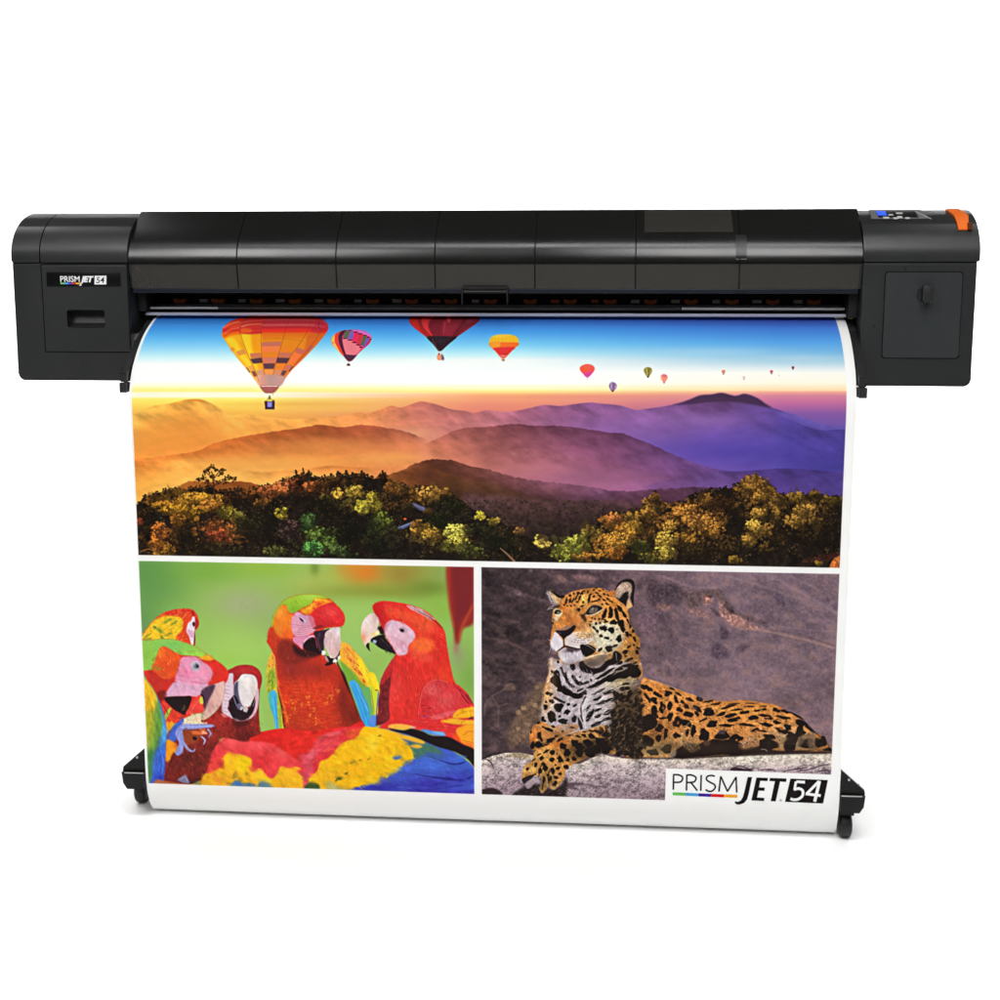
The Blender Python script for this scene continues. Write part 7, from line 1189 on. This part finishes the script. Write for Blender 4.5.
def print_sheet():
    paint_landscape(); land = INK.copy()
    paint_parrots(); paint_jaguar()
    for A_ in (land, INK):     # crisp print: the edge contrast a photo lab adds
        np.clip(A_, 0, 255, out=A_)
        A_ += .45 * (A_ - gauss(A_, 2.4)) + .2 * (A_ - gauss(A_, 9.))
        np.clip(A_, 0, 255, out=A_)
    W_, H_ = 2400, 2100
    s = -HW + 2 * HW * (np.arange(W_) + .5) / W_
    t = LEN * (np.arange(H_) + .5) / H_
    y, z = np.interp(t, ARC, PA[:, 0]), np.interp(t, ARC, PA[:, 1])
    Pt = np.stack(np.broadcast_arrays(s[None, :], y[:, None], z[:, None]), -1) - CAM
    dz = Pt @ FW
    u = (500 + FPX * (Pt @ RX) / dz - X0) * SC - .5; v = (500 - FPX * (Pt @ UP) / dz - Y0) * SC - .5
    i, j = np.clip(np.floor(v), 0, CH - 2).astype(int), np.clip(np.floor(u), 0, CW - 2).astype(int)
    a, b_ = np.clip(v - i, 0, 1)[..., None], np.clip(u - j, 0, 1)[..., None]
    def samp(Q): return ((Q[i, j] * (1 - b_) + Q[i, j + 1] * b_) * (1 - a) + (Q[i + 1, j] * (1 - b_) + Q[i + 1, j + 1] * b_) * a) / 255
    low = samp(INK); up = samp(land)
    S_, T_ = np.meshgrid(s, t)
    edge = lambda d, w: np.clip(d / w + .5, 0, 1)
    px = 2 * HW / W_ * 1.2
    rect = lambda x0, x1, t0, t1: edge(S_ - x0, px) * edge(x1 - S_, px) * edge(T_ - t0, px) * edge(t1 - T_, px)
    mu = rect(XA, XB, .02, T1)
    ml = np.maximum(rect(XA, XM1, T2, T3), np.maximum(rect(XM2, XB, T2, TR), rect(XM2, XG, T2, T3)))
    ml = np.maximum(ml, rect(XG + .004, XB, TR - .002, T3 + .03))
    out = np.ones_like(low)
    out += (up - out) * mu[..., None]; out += (low - out) * ml[..., None]
    img = bpy.data.images.new('printed artwork', W_, H_, alpha=False)
    px4 = np.ones((H_, W_, 4), np.float32); px4[..., :3] = np.clip(out[::-1], 0, 1)
    img.pixels.foreach_set(px4.ravel()); img.update(); img.pack()
    return img

IMG = print_sheet()
pm = bpy.data.materials.new('printed satin paper'); pm.use_nodes = True
nt = pm.node_tree; pb = nt.nodes['Principled BSDF']
it = nt.nodes.new('ShaderNodeTexImage'); it.image = IMG; it.interpolation = 'Cubic'; it.extension = 'EXTEND'
uvn = nt.nodes.new('ShaderNodeUVMap'); uvn.uv_map = 'sheet'
nt.links.new(uvn.outputs['UV'], it.inputs['Vector'])
mx = nt.nodes.new('ShaderNodeMix'); mx.data_type = 'RGBA'; mx.blend_type = 'MULTIPLY'; mx.inputs[0].default_value = 1
mx.inputs[7].default_value = (.86, .865, .855, 1)                  # paper white
nt.links.new(it.outputs['Color'], mx.inputs[6]); nt.links.new(mx.outputs[2], pb.inputs['Base Color'])
pb.inputs['Roughness'].default_value = .42; pb.inputs['Specular IOR Level'].default_value = .07

BN = empty('printed_banner', (0, .09, FLOOR), 'wide glossy paper banner with balloon, parrot and jaguar pictures hanging down the printer front', 'banner')
def grid_axis(brk, step):
    out = []
    for a, c in zip(brk[:-1], brk[1:]):
        n = max(1, int(round((c - a) / step))); out += list(np.linspace(a, c, n, endpoint=False))
    return np.array(out + [brk[-1]])
GX = grid_axis([-HW, XA, XM1, XM2, XG, XB, HW], .03); GT = grid_axis([0, T1, T2, TR, T3, LEN], .006)
def wave(x, y, z):        # the sheet is not perfectly flat
    return .0006 * math.sin(5.1 * x + 3.7 * z) * min(1, max(0, (.8 - z) * 6))
def region(name, test):
    bm = bmesh.new(); uv = bm.loops.layers.uv.new('sheet'); vs = {}
    def V(i, j):
        if (i, j) not in vs:
            y, z = np.interp(GT[j], ARC, PA[:, 0]), np.interp(GT[j], ARC, PA[:, 1])
            vs[i, j] = bm.verts.new((GX[i], y + wave(GX[i], y, z), z))
        return vs[i, j]
    for i in range(len(GX) - 1):
        for j in range(len(GT) - 1):
            if not test((GX[i] + GX[i + 1]) / 2, (GT[j] + GT[j + 1]) / 2): continue
            f = bm.faces.new((V(i, j + 1), V(i + 1, j + 1), V(i + 1, j), V(i, j)))
            for lp, (a, c) in zip(f.loops, ((i, j + 1), (i + 1, j + 1), (i + 1, j), (i, j))):
                lp[uv].uv = ((GX[a] + HW) / (2 * HW), 1 - GT[c] / LEN)
    me = bpy.data.meshes.new(name); bm.to_mesh(me); bm.free(); me.materials.append(pm); me.shade_smooth()
    o = bpy.data.objects.new(name, me); COL.objects.link(o); o.parent = BN; o.matrix_parent_inverse = BN.matrix_basis.inverted()
    return o
inx = lambda x, a, c: a < x < c
isL = lambda x, t: inx(x, XA, XB) and t < T1
isP = lambda x, t: inx(x, XA, XM1) and inx(t, T2, T3)
isJ = lambda x, t: inx(x, XM2, XB) and inx(t, T2, TR) or inx(x, XM2, XG) and inx(t, TR, T3)
isG = lambda x, t: inx(x, XG, XB) and inx(t, TR, T3)
region('landscape_picture', isL); region('parrot_picture', isP); region('jaguar_picture', isJ); region('logo_panel', isG)
region('white_margin', lambda x, t: not (isL(x, t) or isP(x, t) or isJ(x, t) or isG(x, t)))

# ---------------------------------------------------------------- white studio sweep
wm = mat('white studio paper', (.88, .88, .88), .7, .2)
prof = [(-7, FLOOR), (3.2, FLOOR)] + [(3.2 + .9 * math.sin(t), FLOOR + .9 - .9 * math.cos(t)) for t in np.radians(np.arange(9, 91, 9))] + [(4.1, 2.75)]
bm = bmesh.new(); A_ = [bm.verts.new((-8, y, z)) for y, z in prof]; C_ = [bm.verts.new((8, y, z)) for y, z in prof]
for i in range(len(prof) - 1): bm.faces.new((A_[i], C_[i], C_[i + 1], A_[i + 1]))
bd = link('backdrop', bm, wm); bd['kind'] = 'structure'; bd['label'] = 'seamless white studio backdrop'

# ---------------------------------------------------------------- light
def area(name, loc, target, sx, sy, power, color=(1, 1, 1), spread=180):
    l = bpy.data.lights.new(name, 'AREA'); l.shape = 'RECTANGLE'; l.size = sx; l.size_y = sy; l.energy = power; l.color = color; l.spread = math.radians(spread)
    o = bpy.data.objects.new(name, l); COL.objects.link(o); o.location = loc
    o.rotation_euler = (Vector(target) - Vector(loc)).to_track_quat('-Z', 'Y').to_euler()
    return o
area('softbox', (-1.3, -2.2, 2.9), (-.2, 0, .6), .95, 1.5, 42, (1, .992, .98))
area('softbox', (.75, -2.2, 2.9), (.25, 0, .6), 1.0, 1.5, 40, (1, .992, .98))
area('backdrop_fill', (0, 2.3, 4.2), (0, 3.6, .6), 7, .8, 330, spread=95)  # added light out of view, drives the sweep to pure white
area('rear_floor_fill', (-2.5, 1.7, 3.0), (-2.5, 1.7, 0), 2., 2.4, 70, spread=70)  # added pair above the frame, whitens the floor behind the printer
area('rear_floor_fill', (2.5, 1.7, 3.0), (2.5, 1.7, 0), 2., 2.4, 70, spread=70)
area('front_floor_fill', (0, -1.25, 3.6), (0, -1.05, 0), 4.2, .5, 26, spread=60)  # added overhead light that keeps the front floor white

w = bpy.data.worlds.new('World'); SCN.world = w; w.use_nodes = True
bg = w.node_tree.nodes['Background']; bg.inputs['Color'].default_value = (1, .97, .93, 1); bg.inputs['Strength'].default_value = .10

cam = bpy.data.cameras.new('camera'); co = bpy.data.objects.new('camera', cam); COL.objects.link(co)
cam.sensor_width = 36; cam.lens = FPX * 36 / 1000; cam.clip_end = 100; cam.clip_start = .05
m4 = Matrix([(*RX,), (*UP,), (*(-FW),)]).transposed().to_4x4(); m4.translation = Vector(CAM)
co.matrix_world = m4
SCN.camera = co
SCN.view_settings.view_transform = 'Standard'; SCN.view_settings.look = 'None'; SCN.view_settings.gamma = 1; SCN.view_settings.use_curve_mapping = False
SCN.view_settings.exposure = 0
SCN.render.film_transparent = False
SCN.cycles.max_bounces = 6; SCN.cycles.use_denoising = True
